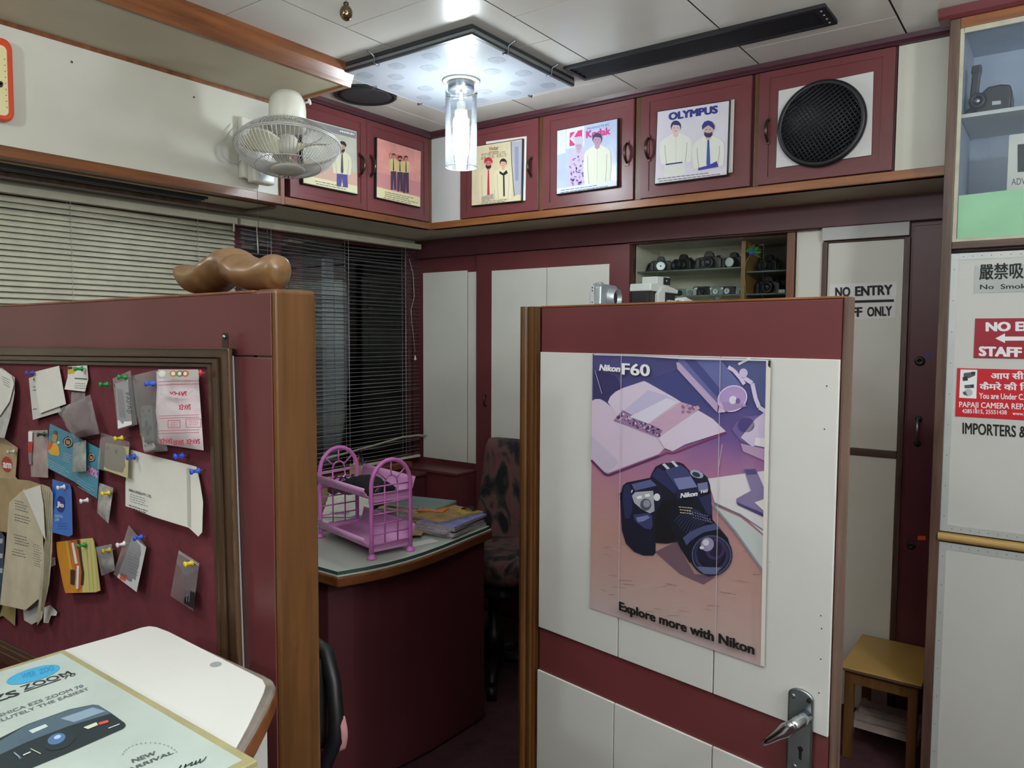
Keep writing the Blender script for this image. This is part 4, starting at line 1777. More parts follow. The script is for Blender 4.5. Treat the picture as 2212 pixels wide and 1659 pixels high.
def slr(x, y, z, s, ang, label, group, body=CB, ring=None, prism_on=True, strap=False, barrel=1.0):
    """single-lens camera on its base, facing the viewer turned by ang"""
    c, sn = math.cos(ang), math.sin(ang)
    def T(px, py, pz): return np.array([x + (px * c - py * sn) * s, y + (px * sn + py * c) * s, z + pz * s])
    t = thing('camera', label, 'camera', (x, y, z), group)
    b = MB()
    out = [(-.06, 0), (.06, 0), (.062, .01), (.062, .055), (.05, .064), (.03, .066), (-.03, .066), (-.056, .062), (-.062, .05), (-.062, .01)]
    b.prism([T(px, .018, pz) for px, pz in out], T(0, -.036, 0) - T(0, 0, 0), body)
    g = [(-.062, .004), (-.040, .002), (-.040, .058), (-.058, .058)]
    b.prism([T(px, -.016, pz) for px, pz in g], T(0, -.020, 0) - T(0, 0, 0), body)
    b.build('body', t, bevel=.004 * s, seg=2)
    if prism_on:
        b = MB()
        b.prism([T(px, .014, pz) for px, pz in [(-.026, .064), (.026, .064), (.020, .084), (.010, .092), (-.010, .092), (-.020, .084)]], T(0, -.030, 0) - T(0, 0, 0), body)
        b.build('pentaprism', t, bevel=.003 * s)
    b = MB()
    ax = T(0, -1, 0) - T(0, 0, 0)
    b.lathe(T(.004, -.018, .034), ax, [(.031 * s, 0), (.031 * s, .012 * s), (.027 * s, .014 * s), (.027 * s, .032 * s * barrel), (.029 * s, .034 * s * barrel), (.029 * s, .042 * s * barrel), (.022 * s, .042 * s * barrel), (.018 * s, .036 * s * barrel)], body, 24)
    b.lathe(T(.004, -.018 - .036 * barrel, .034), ax, [(.0185 * s, 0), (.010 * s, .004 * s), (0, .005 * s)], LG, 20)
    if ring:
        b.lathe(T(.004, -.018, .034), ax, [(.0275 * s, .0405 * s * barrel), (.0275 * s, .0425 * s * barrel), (.0225 * s, .0425 * s * barrel)], ring, 24)
    b.build('lens', t)
    b = MB()
    b.lathe(T(.046, 0, .064), (0, 0, 1), [(.010 * s, 0), (.010 * s, .007 * s), (.004 * s, .008 * s), (0, .008 * s)], ring or body, 14)
    b.build('dial', t)
    if strap:
        b = MB()
        b.tube([T(-.063, 0, .055), T(-.075, -.01, .03), T(-.08, -.02, .006), T(-.03, -.045, .006), T(.04, -.05, .006), T(.08, -.02, .006), T(.07, 0, .05)], .005 * s, M['blackcloth'], 6)
        b.build('strap', t)
    return t


def compact(x, y, z, s, ang, label, group, body=CB, face=None):
    c, sn = math.cos(ang), math.sin(ang)
    def T(px, py, pz): return np.array([x + (px * c - py * sn) * s, y + (px * sn + py * c) * s, z + pz * s])
    t = thing('camera', label, 'camera', (x, y, z), group)
    b = MB()
    out = [(-.056, 0), (.056, 0), (.06, .008), (.06, .052), (.054, .06), (-.05, .062), (-.06, .054), (-.06, .008)]
    b.prism([T(px, .014, pz) for px, pz in out], T(0, -.028, 0) - T(0, 0, 0), body)
    b.build('body', t, bevel=.004 * s)
    b = MB()
    ax = T(0, -1, 0) - T(0, 0, 0)
    b.lathe(T(.006, -.014, .028), ax, [(.022 * s, 0), (.021 * s, .010 * s), (.015 * s, .012 * s), (.012 * s, .008 * s)], face or body, 20)
    b.lathe(T(.006, -.020, .028), ax, [(.0125 * s, 0), (0, .003 * s)], LG, 16)
    b.build('lens', t)
    b = MB()
    b.obox(T(-.048, -.0145, .042), T(.024, 0, 0) - T(0, 0, 0), T(0, -.001, 0) - T(0, 0, 0), T(0, 0, .013) - T(0, 0, 0), solid('#cdd6da', .2, vary=.02, name='flash_window'))
    b.build('flash', t)
    return t


gS = 'cameras on the upper showcase shelf'
yy = 3.36
def X3(px, y=yy): return PY(y).at(px, 580)[0]
SIL = solid('#b5bcc0', .3, .6, vary=.04, name='ring_silver')
slr(X3(1428), yy, z_a + .001, .82, .3, 'black camera with a silver button, leftmost on the upper showcase shelf', gS, ring=SIL, strap=True, barrel=.7)
slr(X3(1477), yy, z_a + .001, .86, -.35, 'black camera with a ribbed lens, second from left on the upper showcase shelf', gS, barrel=1.2)
slr(X3(1532), yy, z_a + .001, .92, .1, 'largest black camera on the upper showcase shelf, with a strap', gS, strap=True, barrel=.9)
slr(X3(1586), yy, z_a + .001, .80, -.2, 'black camera with a bright lens ring, at the right end of the upper showcase shelf', gS, ring=SIL)
gC = 'compact cameras on the lower showcase shelf'
pb, pg = solid('#6d7a73', .4, .2, vary=.1, name='camera_grey_green'), solid('#8b968f', .35, .4, vary=.05, name='camera_pale')
for px, s_, bd_, fc_, lb in ((1449, .62, CB, CB, 'small black compact camera, leftmost on the lower showcase shelf'),
                             (1470, .60, pb, CB, 'small grey-green compact camera, second on the lower showcase shelf'),
                             (1492, .58, pg, pb, 'small pale compact camera, third on the lower showcase shelf'),
                             (1517, .72, CB, CB, 'wide black compact camera in the middle of the lower showcase shelf'),
                             (1547, .66, pb, SIL, 'grey compact camera with a shiny lens, fifth on the lower showcase shelf'),
                             (1572, .66, CB, SIL, 'black compact camera with a silver lens, sixth on the lower showcase shelf'),
                             (1596, .50, pg, pg, 'pale compact camera beside the showcase divider')):
    compact(X3(px), yy, z_b + .001, s_, random.uniform(-.2, .2), lb, gC, bd_, fc_)
# right compartment
zc_ = PY(3.34).at(1650, 588)[2]
slr(X3(1663), 3.36, zc_ + .001, .80, -.5, 'black camera with a thick strap in the right compartment of the showcase, above', 'cameras in the right showcase compartment', strap=True, barrel=1.1)
slr(X3(1659), 3.38, z_b + .002, .86, -.1, 'large boxy black camera in the right compartment of the showcase, below', 'cameras in the right showcase compartment', barrel=.5)
compact(X3(1698), 3.31, z_b + .001, .26, -.3, 'little silver camera in the right corner of the showcase', 'cameras in the right showcase compartment', CS, SIL)
# peacock feather in front of the divider
t = thing('peacock_feather', 'green peacock feather with a blue eye in the camera showcase', 'feather', tuple(PY(3.265).at(1612, 630)))
fp = PY(3.243)
b = MB()
stem = [fp.at(*q) for q in ((1612, 650), (1610, 610), (1607, 590), (1612, 565), (1622, 548))]
b.tube(stem, .0014, solid('#8a7a3a', .6, name='feather_stem'), 6)
b.build('stem', t)
b = MB()
ce = fp.at(1624, 546)
rn = random.Random(4)
gr = solid('#2f7a3c', .5, vary=.3, scale=60, name='feather_green')
for k in range(46):
    q = rn.uniform(-.7, 2.9)
    L_ = rn.uniform(.025, .045)
    d_ = np.array([math.cos(q), rn.uniform(-.12, .05), math.sin(q)])
    b.tube([ce, ce + d_ * L_ * .6, ce + d_ * L_ + np.array([.004, 0, -.004])], [.0022, .0016, .0005], gr, 4)
b.build('vane', t)
b = MB()
b.ell(ce + np.array([0, -.006, 0]), .012, .002, .010, solid('#1d2a9a', .35, name='feather_blue'), 14, 8)
b.build('eye', t)

# ---- things standing on the side partition, seen over the door
PX1 = PX(-.985)
t = thing('camera', 'silver compact camera with an open lens tube, standing above the poster door', 'camera', (-.985, 1.785, 1.5645))
def T1(px, py, pz): return np.array([-1.0 + py, 1.785 + px, 1.5645 + pz])
b = MB()
out = [(-.040, .012), (.046, .012), (.050, .02), (.050, .064), (.044, .071), (-.034, .073), (-.044, .066), (-.046, .02)]
b.prism([T1(px, -.016, pz) for px, pz in out], (.034, 0, 0), CS)
b.build('body', t, bevel=.005, seg=3)
b = MB()
b.prism([T1(px, -.022, pz) for px, pz in [(-.052, 0), (.05, 0), (.05, .012), (-.052, .012)]], (.044, 0, 0), CS)
b.build('foot', t, bevel=.002)
b = MB()
b.lathe(T1(.012, .016, .036), (1, 0, 0), [(.030, 0), (.030, .006), (.025, .008), (.025, .022), (.021, .022), (.019, .010), (0, .010)], CS, 28)
b.build('lens_tube', t)
b = MB()
b.lathe(T1(.012, .0265, .036), (1, 0, 0), [(.019, 0), (0, .001)], M['gap'], 20)
b.build('lens_opening', t)
b = MB()
b.lathe(T1(-.018, -.002, .072), (0, 0, 1), [(.011, 0), (.011, .004), (.008, .006), (0, .006)], CS, 16)
b.build('shutter_button', t)
b = MB()
b.prism([T1(px, .0, pz) for px, pz in [(-.0465, .018), (-.0465, .068)]] + [T1(px, -.012, pz) for px, pz in [(-.0465, .068), (-.0465, .018)]], (0, -.0008, 0), solid('#c5cbd0', .4, .4, name='side_plate'))
for zz in (.062, .054, .024):
    b.lathe(T1(-.0474, -.006, zz), (0, -1, 0), [(.002, 0), (0, .0006)], M['gap'], 8)
b.build('side_plate', t)

t = thing('camera', 'black and white instant camera with a raised flash, standing above the poster door', 'camera', (-1.0, 2.10, 1.5645))
def T2(px, py, pz): return np.array([-1.0 + py, 2.095 + px, 1.5645 + pz])
wp = solid('#c3cac8', .45, vary=.03, name='instant_grey')
b = MB()
b.prism([T2(px, -.03, pz) for px, pz in [(-.095, 0), (.090, 0), (.090, .072), (-.095, .072)]], (.06, 0, 0), CB)
b.build('body', t, bevel=.006)
b = MB()
b.prism([T2(px, -.033, pz) for px, pz in [(-.097, .066), (.096, .066), (.098, .078), (.05, .084), (-.05, .090), (-.092, .088)]], (.068, 0, 0), wp)
b.build('top_shell', t, bevel=.003)
b = MB()
b.prism([T2(px, -.026, pz) for px, pz in [(-.030, .086), (.060, .086), (.060, .116), (-.030, .112)]], (.05, 0, 0), wp)
fl = b.build('flash_housing', t, bevel=.003)
b = MB()
b.prism([T2(px, .0245, pz) for px, pz in [(.012, .090), (.056, .090), (.056, .112), (.012, .112)]], (.002, 0, 0), M['black'])
b.lathe(T2(.03, .0265, .102), (1, 0, 0), [(.006, 0), (0, .003)], M['chrome'], 12)
b.build('flash_window', fl)
b = MB()
b.prism([T2(px, .0305, pz) for px, pz in [(-.060, .028), (-.012, .028), (-.012, .080), (-.030, .080), (-.060, .058)]], (.012, 0, 0), wp)
b.build('front_flap', t, bevel=.002)
b = MB()
b.prism([T2(px, .0305, pz) for px, pz in [(.020, 0), (.078, 0), (.078, .044), (.020, .044)]], (.01, 0, 0), M['white'])
b.build('film_door', t, bevel=.002)

t = thing('camera', 'small white compact camera next to the instant camera, above the poster door', 'camera', (-1.0, 2.33, 1.5645))
def T3(px, py, pz): return np.array([-1.0 + py, 2.33 + px, 1.5645 + pz])
b = MB()
b.prism([T3(px, -.018, pz) for px, pz in [(-.058, 0), (.062, 0), (.064, .05), (.02, .054), (-.03, .062), (-.058, .056)]], (.036, 0, 0), solid('#d5dcd8', .35, vary=.03, name='white_camera'))
b.build('body', t, bevel=.007, seg=3)
b = MB()
b.prism([T3(px, .0185, pz) for px, pz in [(.038, .026), (.052, .026), (.052, .048), (.038, .048)]], (.001, 0, 0), M['black'])
b.lathe(T3(.05, .018, .014), (1, 0, 0), [(.014, 0), (.012, .012), (0, .012)], M['black'], 16)
b.build('lens', t)
b = MB()
b.prism([T3(-.0585, -.008, pz) for pz in (.008, .05)] + [T3(-.0585, .004, pz) for pz in (.05, .008)], (0, -.0008, 0), CS)
b.build('side_plate', t)

t = thing('figurine', 'tiny dark carved figurine standing above the poster door', 'figurine', (-.99, 2.56, 1.5645))
b = MB()
fm = solid('#4c5254', .5, vary=.2, name='dark_stone')
b.lathe((-.99, 2.56, 1.5645), (0, 0, 1), [(.022, 0), (.022, .006), (.012, .012), (.010, .035), (.014, .048), (.010, .058), (0, .060)], fm, 14)
b.ell((-.985, 2.575, 1.63), .011, .014, .012, fm, 12, 8)
b.tube([(-.985, 2.585, 1.634), (-.98, 2.60, 1.645)], [.005, .003], fm, 6)
b.build('figure', t)

# ================================================================ carved wood piece on the partition
t0 = MB()
clog_m = wood('polished_brown_wood', '#5a422a', '#82613f', 'x', .33, .35)
cx_l, cx_r = -1.196, -.935
def clog(u_, v_):
    # u along the length, v around the section
    x = cx_l + (cx_r - cx_l) * u_
    y0 = .705 + .018 * math.sin(u_ * 3.0)
    keys = [(0, .050, .036), (.05, .052, .016), (.12, .048, .003), (.2, .047, .0005), (.27, .051, .002), (.34, .064, .010), (.41, .0735, .015), (.47, .0735, .015), (.56, .062, .009), (.68, .050, .003), (.80, .048, .001), (.91, .056, .001), (.97, .053, .010), (1, .038, .028)]
    zt = zb = 0
    for (a0, t0_, b0), (a1, t1, b1) in zip(keys[:-1], keys[1:]):
        if a0 <= u_ <= a1 + 1e-9:
            f = (u_ - a0) / (a1 - a0)
            f = f * f * (3 - 2 * f)
            zt, zb = t0_ + (t1 - t0_) * f, b0 + (b1 - b0) * f
            break
    wd = .047 * (max(0.0, math.sin(math.pi * min(1, max(0, u_)) ** .9)) ** .35) * (1 - .22 * math.exp(-((u_ - .45) / .12) ** 2))
    q = 2 * math.pi * v_
    cz_, hz = (zt + zb) / 2, (zt - zb) / 2
    return np.array([x, y0 - wd * math.cos(q) * (1 + .12 * math.sin(q)), ZP + cz_ + hz * math.sin(q)])
t0.surf(clog, 90, 40, clog_m)
tag(t0.build('wooden_carving'), 'smooth brown carved wood piece with two lobes lying on top of the partition', 'carving')

# ================================================================ stool by the staff door
t = thing('stool', 'low wooden stool with a yellow laminate seat and slatted shelf under the staff door sign', 'stool', (-.465, 2.99, 0))
X0, X1, Y0, Y1, SZ = -.593, -.337, 2.805, 3.165, .335
b = MB()
b.box(X0, X1, Y0, Y1, SZ - .004, SZ, solid('#b5924a', .35, vary=.06, scale=4, name='yellow_laminate'))
b.box(X0, X1, Y0, Y1, SZ - .014, SZ - .004, M['brown_x'])
b.build('seat', t, bevel=.002)
lg = wood('stool_wood', '#42290f', '#6d4a28', 'z', .45)
for lx in (X0 + .012, X1 - .042):
    for ly in (Y0 + .012, Y1 - .042):
        b = MB()
        b.box(lx, lx + .03, ly, ly + .03, 0, SZ - .0145, lg)
        b.build('leg', t, bevel=.002)
b = MB()
b.box(X0 + .042, X1 - .042, Y0 + .016, Y0 + .034, SZ - .06, SZ - .0145, lg)
b.build('front_apron', t)
b = MB()
b.box(X0 + .016, X0 + .034, Y0 + .042, Y1 - .042, SZ - .06, SZ - .0145, lg)
b.build('side_apron', t)
sl = solid('#8d7f78', .6, vary=.15, name='grey_slat_wood')
for k in range(4):
    b = MB()
    y = Y0 + .055 + k * .062
    b.box(X0 + .030, X1 - .030, y, y + .034, .100, .112, sl)
    b.build('shelf_slat', t)
for lx in (X0 + .018, X1 - .036):
    b = MB()
    b.box(lx, lx + .018, Y0 + .042, Y1 - .042, .072, .0995, sl)
    b.build('shelf_rail', t)

# ================================================================ office chair with floral cloth
FL = patchy('floral_cloth', ['#121219', '#17161d', '#3b302b', '#5d4a42', '#6e4044', '#4a3d38', '#17151b'], 9, .9, (1, 1, .7), 5, bump=.2, distortion=1.2)
t = thing('office_chair', 'office chair in dark floral cloth behind the desk', 'chair', (-1.985, 2.7, 0))
b = MB()
def back(u_, v_):
    q = 2 * math.pi * v_
    w_ = .235 + .03 * (1 - u_)
    zz = .52 + .49 * u_
    lean = .06 * u_
    e = 1 if u_ < .97 else .94
    cxx, sxx = math.cos(q), math.sin(q)
    px_ = w_ * e * math.copysign(abs(cxx) ** .35, cxx)
    py_ = .048 * e * math.copysign(abs(sxx) ** .6, sxx)
    return np.array([-1.985 + px_, 2.80 + lean + py_, zz])
b.surf(back, 14, 32, FL)
top_ring = [back(1, k / 32) for k in range(32)]
b.poly(top_ring, FL)
b.build('backrest', t)
b = MB()
def seat_(u_, v_):
    q = 2 * math.pi * v_
    r_ = [0, .7, .93, 1.0, 1.0, .93, .6, 0][min(7, int(u_ * 7 + .01))]
    zz = [.585, .585, .575, .555, .50, .475, .465, .465][min(7, int(u_ * 7 + .01))]
    cxx, sxx = math.cos(q), math.sin(q)
    return np.array([-1.985 + .25 * r_ * math.copysign(abs(cxx) ** .45, cxx), 2.60 + .205 * r_ * math.copysign(abs(sxx) ** .45, sxx), zz])
b.surf(seat_, 7, 32, FL)
b.build('seat', t)
b = MB()
b.box(-2.18, -1.79, 2.42, 2.76, .40, .462, M['black'])
b.build('under_tray', t, bevel=.03)
b = MB()
b.lathe((-1.985, 2.60, .085), (0, 0, 1), [(.045, 0), (.045, .12), (.028, .13), (.028, .315)], M['black'], 16)
b.build('column', t)
for k in range(5):
    q = 2 * math.pi * k / 5 + .3
    d_ = np.array([math.cos(q), math.sin(q), 0])
    b = MB()
    c_ = np.array([-1.985, 2.60, .09])
    b.tube([c_, c_ + d_ * .13 + (0, 0, -.005), c_ + d_ * .24 + (0, 0, -.03)], [.026, .022, .016], M['black'], 8)
    lg_ = b.build('base_arm', t)
    b = MB()
    b.lathe(c_ + d_ * .24 + np.array([-d_[1], d_[0], 0]) * -.02 + (0, 0, -.062), np.array([-d_[1], d_[0], 0]), [(.027, 0), (.027, .04)], M['black'], 14)
    b.build('caster', lg_)
for s in (-1, 1):
    b = MB()
    xx = -1.985 + s * .275
    b.tube([(xx - s * .06, 2.74, .47), (xx, 2.74, .50), (xx + s * .005, 2.72, .66), (xx, 2.66, .69), (xx, 2.50, .68), (xx, 2.46, .64), (xx, 2.50, .50), (xx - s * .05, 2.52, .47)], .018, M['black'], 10)
    b.build('armrest', t)
b = MB()
b.surf(lambda u_, v_: np.array([-1.93 + .075 * math.cos(math.pi * u_) , 2.86 + .07 * (v_ - .5), 1.008 + .022 * math.sin(math.pi * u_) ]), 10, 4, M['blackcloth'])
tag(b.build('scarf', solidify=.006), 'dark cloth lying over the top of the floral office chair', 'cloth')

# ================================================================ visitor chair half hidden behind the end post
t = thing('visitor_chair', 'black visitor chair half hidden behind the wood end post in front of the desk', 'chair', (-1.60, 1.2, 0))
b = MB()
def lp(s_): return [(-1.60 + s_ * .10, 1.20, .735), (-1.60 + s_ * .165, 1.20, .72), (-1.60 + s_ * .20, 1.19, .66), (-1.60 + s_ * .222, 1.18, .58), (-1.60 + s_ * .228, 1.17, .53), (-1.60 + s_ * .205, 1.16, .47), (-1.60 + s_ * .195, 1.15, .40), (-1.60 + s_ * .20, 1.13, .02)]
b.tube(lp(-1)[::-1] + lp(1), .019, M['black'], 10)
b.build('back_frame', t)
b = MB()
b.surf(lambda u_, v_: np.array([-1.60 + (.19 - .02 * v_) * (2 * u_ - 1), 1.185 + .025 * math.sin(math.pi * u_) - .02 * (1 - v_), .50 + .21 * v_]), 10, 6, M['blackcloth'])
b.build('backrest', t, solidify=.02)
b = MB()
b.box(-1.79, -1.41, .82, 1.17, .40, .435, M['blackcloth'])
b.build('seat', t, bevel=.014)
for lx in (-1.77, -1.43):
    b = MB()
    b.tube([(lx, .84, .40), (lx, .83, .02)], .013, M['black'], 8)
    b.build('leg', t)
b = MB()
b.surf(lambda u_, v_: np.array([-1.366 + .010 * math.sin(math.pi * v_) + .004 * u_, 1.176 + .016 * u_, .50 + .085 * v_]), 4, 8, solid('#c98f94', .7, name='pink_cloth'))
tag(b.build('cloth_strip', solidify=.003), 'scrap of pale pink cloth caught on the visitor chair frame', 'cloth')


# ================================================================ prints: posters, framed photographs, door sign
def I(h): return ink(h)


WI, BK, NAVY = I('#e3e1e4'), I('#17161a'), I('#232a78')

# ---- the camera poster on the door
PO = DP.off(.0056)
quad = [(1281, 764), (1665, 776), (1650, 1441), (1275, 1313)]
qs = [DP.off(.0045).at(*q) for q in quad]
t = thing('poster', 'large poster of a black camera on a desk, on the open half-height door', 'poster', (qs[0][0], qs[0][1], qs[2][2]))
zlo, zhi = qs[2][2], qs[0][2]
b = MB()
b.prism([p + DP.n * .001 for p in qs], -DP.n * .001, gradient_print('poster_print', [(0.0, '#b3a9b0'), (.18, '#b59c98'), (.42, '#ad8782'), (.62, '#ab7c88'), (.75, '#a06f94'), (.88, '#6d5590'), (1.0, '#474b80')], zlo - zlo, (zhi - zlo) * .92, .3), I('#3a3442'))
b.build('sheet', t)
a = Art(PO)
S = a.shape
S([(1283, 768), (1560, 775), (1565, 800), (1460, 800), (1400, 822), (1340, 838), (1313, 868), (1300, 861), (1283, 862)], I('#454379'), 1)
S([(1283, 800), (1330, 812), (1345, 838), (1322, 850), (1313, 868), (1300, 861), (1283, 862)], I('#332f60'), 2)
S([(1560, 776), (1663, 780), (1659, 884), (1645, 875), (1634, 850), (1628, 825), (1600, 808), (1575, 792)], I('#4a5283'), 1)
# book
pg1, pg2, pg3 = I('#c8b6cd'), I('#cdbfd6'), I('#b7b0d2')
S([(1278, 866), (1286, 862), (1296, 862), (1306, 867), (1338, 893), (1325, 909), (1420, 944), (1446, 952), (1436, 968), (1423, 981), (1313, 1022), (1305, 1019), (1277, 992)], pg1, 2)
S([(1277, 940), (1330, 990), (1335, 1000), (1313, 1021), (1305, 1018), (1277, 990)], I('#b9adc6'), 3)
S([(1313, 869), (1318, 857), (1330, 846), (1346, 838), (1391, 823), (1400, 827), (1455, 858), (1471, 868), (1430, 905), (1400, 925), (1335, 898)], pg2, 3)
S([(1345, 889), (1400, 843), (1436, 853), (1464, 868), (1395, 918)], pg3, 4)
S([(1360, 900), (1440, 860), (1464, 868), (1400, 915)], I('#cfcbe0'), 5)
S([(1400, 917), (1470, 868), (1502, 878), (1508, 876), (1512, 882), (1430, 943)], I('#bd9db8'), 4)
S([(1422, 946), (1508, 886), (1540, 905), (1568, 932), (1480, 960), (1453, 975), (1436, 968)], pg2, 5)
S([(1326, 908), (1345, 886), (1365, 896), (1432, 930), (1420, 945)], I('#97779f'), 4)
rn = random.Random(11)
for k in range(70):
    f = rn.random()
    x, y = 1334 + f * 90 + rn.uniform(-5, 5), 897 + f * 40 + rn.uniform(-8, 6)
    a.oval(x, y, rn.uniform(1.5, 3.4), rn.uniform(1.2, 2.6), I(rn.choice(['#5d3f74', '#7b5a8c', '#bfa3c4', '#d3bfd6', '#46305f'])), 6 + k % 2, rot=rn.uniform(0, 180), n=10)
for k in range(22):
    a.oval(1472 + rn.uniform(0, 30), 884 + rn.uniform(-12, 6), rn.uniform(2, 3.5), rn.uniform(1.5, 2.6), I(rn.choice(['#9a6f95', '#b58fb0', '#7f5680'])), 6 + k % 2, rot=rn.uniform(0, 180), n=10)
a.line([(1277, 994), (1306, 1024), (1314, 1027), (1424, 985)], 4.5, I('#5a2550'), 4)
a.line([(1424, 985), (1440, 978), (1455, 979), (1568, 934)], 3.5, I('#7d3460'), 4)
# lamp head
S([(1462, 786), (1468, 772), (1558, 777), (1575, 800), (1606, 838), (1570, 840), (1553, 870), (1550, 891), (1470, 806)], I('#5f649b'), 3)
S([(1476, 775), (1500, 774), (1560, 845), (1553, 862)], I('#3f4580'), 4)
S([(1461, 782), (1468, 784), (1551, 872), (1549, 891), (1463, 797)], I('#b39ac0'), 5)
a.oval(1582, 861, 33, 28, I('#a78fc2'), 6, rot=-25)
a.ring(1582, 861, 33, 28, 2.5, I('#d3c2de'), 7, rot=-25)
S([(1551, 892), (1556, 866), (1566, 890)], I('#c8b5d2'), 7)
S([(1566, 890), (1560, 868), (1610, 872), (1612, 878)], I('#9c84b6'), 7)
a.oval(1583, 864, 8, 9, I('#d5cbe2'), 8, rot=20)
a.oval(1594, 866, 5, 6, I('#6d5a94'), 8)
a.line([(1573, 793), (1585, 800), (1598, 815), (1608, 830)], 8, I('#cbbfdd'), 5)
a.line([(1606, 815), (1625, 828), (1632, 860), (1640, 880), (1660, 893)], 9, I('#c9bcda'), 5)
a.oval(1606, 806, 9, 10, I('#c3b3d8'), 7)
a.line([(1595, 787), (1620, 774)], 5, I('#d8d2e2'), 5)
S([(1581, 928), (1590, 912), (1610, 900), (1640, 897), (1662, 905), (1660, 975), (1630, 968), (1600, 952)], I('#6b5a92'), 4)
a.oval(1612, 918, 18, 16, I('#473c78'), 6)
S([(1600, 945), (1632, 905), (1652, 890), (1658, 950), (1625, 965)], I('#c0b2ce'), 6)
S([(1632, 945), (1662, 948), (1661, 968), (1630, 962)], I('#d4cdd8'), 7)
S([(1600, 958), (1662, 972), (1660, 1000), (1640, 990), (1605, 975)], I('#a98cb0'), 5)
# note pad, strap and ruler
S([(1528, 1034), (1600, 1024), (1661, 1016), (1656, 1160), (1600, 1110), (1545, 1088)], I('#cdc8d0'), 3)
S([(1607, 1014), (1612, 1010), (1632, 1012), (1640, 1030), (1660, 1075), (1657, 1112), (1590, 1084), (1591, 1077), (1622, 1060)], I('#7b7099'), 5)
S([(1607, 1014), (1632, 1013), (1636, 1024), (1614, 1026)], I('#4d4374'), 6)
S([(1590, 1084), (1657, 1112), (1656, 1120), (1594, 1091)], I('#41396a'), 6)
S([(1630, 1085), (1660, 1075), (1657, 1110)], I('#d6d2cf'), 6)
S([(1542, 1092), (1600, 1118), (1656, 1164), (1653, 1235)], I('#b7bfc2'), 4)
a.line([(1537, 1087), (1590, 1150), (1653, 1240)], 4, I('#7f8a97'), 5)
a.line([(1543, 1086), (1600, 1112), (1656, 1150)], 2.5, I('#6a7484'), 5)
# camera
S([(1415, 1192), (1460, 1170), (1500, 1240), (1545, 1246), (1520, 1262), (1470, 1240)], I('#6d5262'), 3)
S([(1343, 1057), (1346, 1048), (1354, 1042), (1404, 1032), (1408, 1022), (1416, 1008), (1430, 1001), (1466, 998), (1476, 1002), (1492, 1019), (1513, 1018), (1528, 1031), (1534, 1048), (1537, 1086), (1539, 1125), (1500, 1150), (1440, 1172), (1416, 1172), (1416, 1194), (1411, 1200), (1390, 1200), (1370, 1192), (1352, 1174), (1343, 1145), (1340, 1087)], I('#12142a'), 5)
S([(1337, 1066), (1343, 1062), (1345, 1080), (1339, 1082)], I('#101226'), 5)
S([(1348, 1052), (1358, 1044), (1364, 1060), (1366, 1100), (1360, 1120), (1350, 1120), (1345, 1080)], I('#232850'), 6)
S([(1364, 1046), (1405, 1036), (1419, 1049), (1372, 1060)], I('#535a8c'), 6)
S([(1408, 1028), (1420, 1010), (1436, 1018), (1463, 1058), (1459, 1068)], I('#272c58'), 6)
S([(1436, 1016), (1470, 1004), (1484, 1014), (1507, 1052), (1466, 1059), (1452, 1040)], I('#3a406f'), 6)
S([(1455, 1034), (1492, 1029), (1506, 1052), (1467, 1058)], I('#737aa8'), 7)
S([(1463, 1061), (1508, 1054), (1512, 1074), (1461, 1078)], I('#1d2148'), 7)
S([(1506, 1045), (1528, 1041), (1530, 1058), (1510, 1062)], I('#6c739c'), 7)
S([(1510, 1076), (1535, 1066), (1537, 1110), (1530, 1115)], I('#272c55'), 6)
S([(1430, 1003), (1436, 1001), (1447, 1012), (1441, 1014)], I('#c5c7d4'), 8)
S([(1449, 997), (1454, 995), (1466, 1007), (1460, 1009)], I('#c5c7d4'), 8)
S([(1438, 1002), (1449, 999), (1456, 1008), (1446, 1011)], I('#22253c'), 7)
a.oval(1505, 1024, 15, 8, I('#9aa3b8'), 8, rot=20)
a.oval(1504, 1025, 9, 5, I('#2b3050'), 9, rot=20)
a.line([(1366, 1058), (1364, 1064)], 2, WI, 8)
S([(1365, 1071), (1372, 1063), (1411, 1060), (1414, 1104), (1404, 1109), (1386, 1100), (1370, 1086)], I('#a3a7b4'), 7)
S([(1406, 1062), (1430, 1056), (1430, 1095), (1414, 1098)], I('#171a38'), 6)
a.oval(1395, 1090, 12, 13, I('#4b4f62'), 8)
a.oval(1397, 1088, 7.5, 8, I('#8b8f9d'), 9)
a.oval(1419, 1074, 7, 8, I('#d2d4da'), 8)
S([(1375, 1073), (1386, 1070), (1387, 1076), (1377, 1078)], I('#e1e2e6'), 9)
S([(1393, 1068), (1403, 1066), (1404, 1072), (1394, 1074)], I('#e1e2e6'), 9)
S([(1368, 1112), (1400, 1108), (1409, 1114), (1410, 1136), (1406, 1144), (1392, 1141), (1372, 1126)], I('#333968'), 7)
S([(1374, 1118), (1398, 1113), (1404, 1118), (1390, 1126), (1378, 1128)], I('#767cab'), 8)
S([(1416, 1110), (1432, 1080), (1462, 1080), (1450, 1120), (1462, 1170), (1440, 1174), (1416, 1172)], I('#0a0b16'), 7)
S([(1441, 1118), (1447, 1098), (1463, 1083), (1478, 1079), (1494, 1081), (1520, 1100), (1542, 1126), (1572, 1162), (1580, 1190), (1490, 1216), (1470, 1185), (1452, 1150)], I('#0e1022'), 8)
for k in range(9):
    f = k / 8
    x0, y0, x1, y1 = 1452 + 18 * f, 1128 - 12 * f + 12 * f, 1486 + 44 * f, 1104 + 20 * f
    a.line([(1456 + 5 * k, 1132 + 5.2 * k - 6), (1470 + 4.6 * k, 1112 + 3.2 * k), (1490 + 4.7 * k, 1100 + 3.0 * k), (1508 + 4.4 * k, 1102 + 3.8 * k)], 1.1, I('#3d4374'), 9)
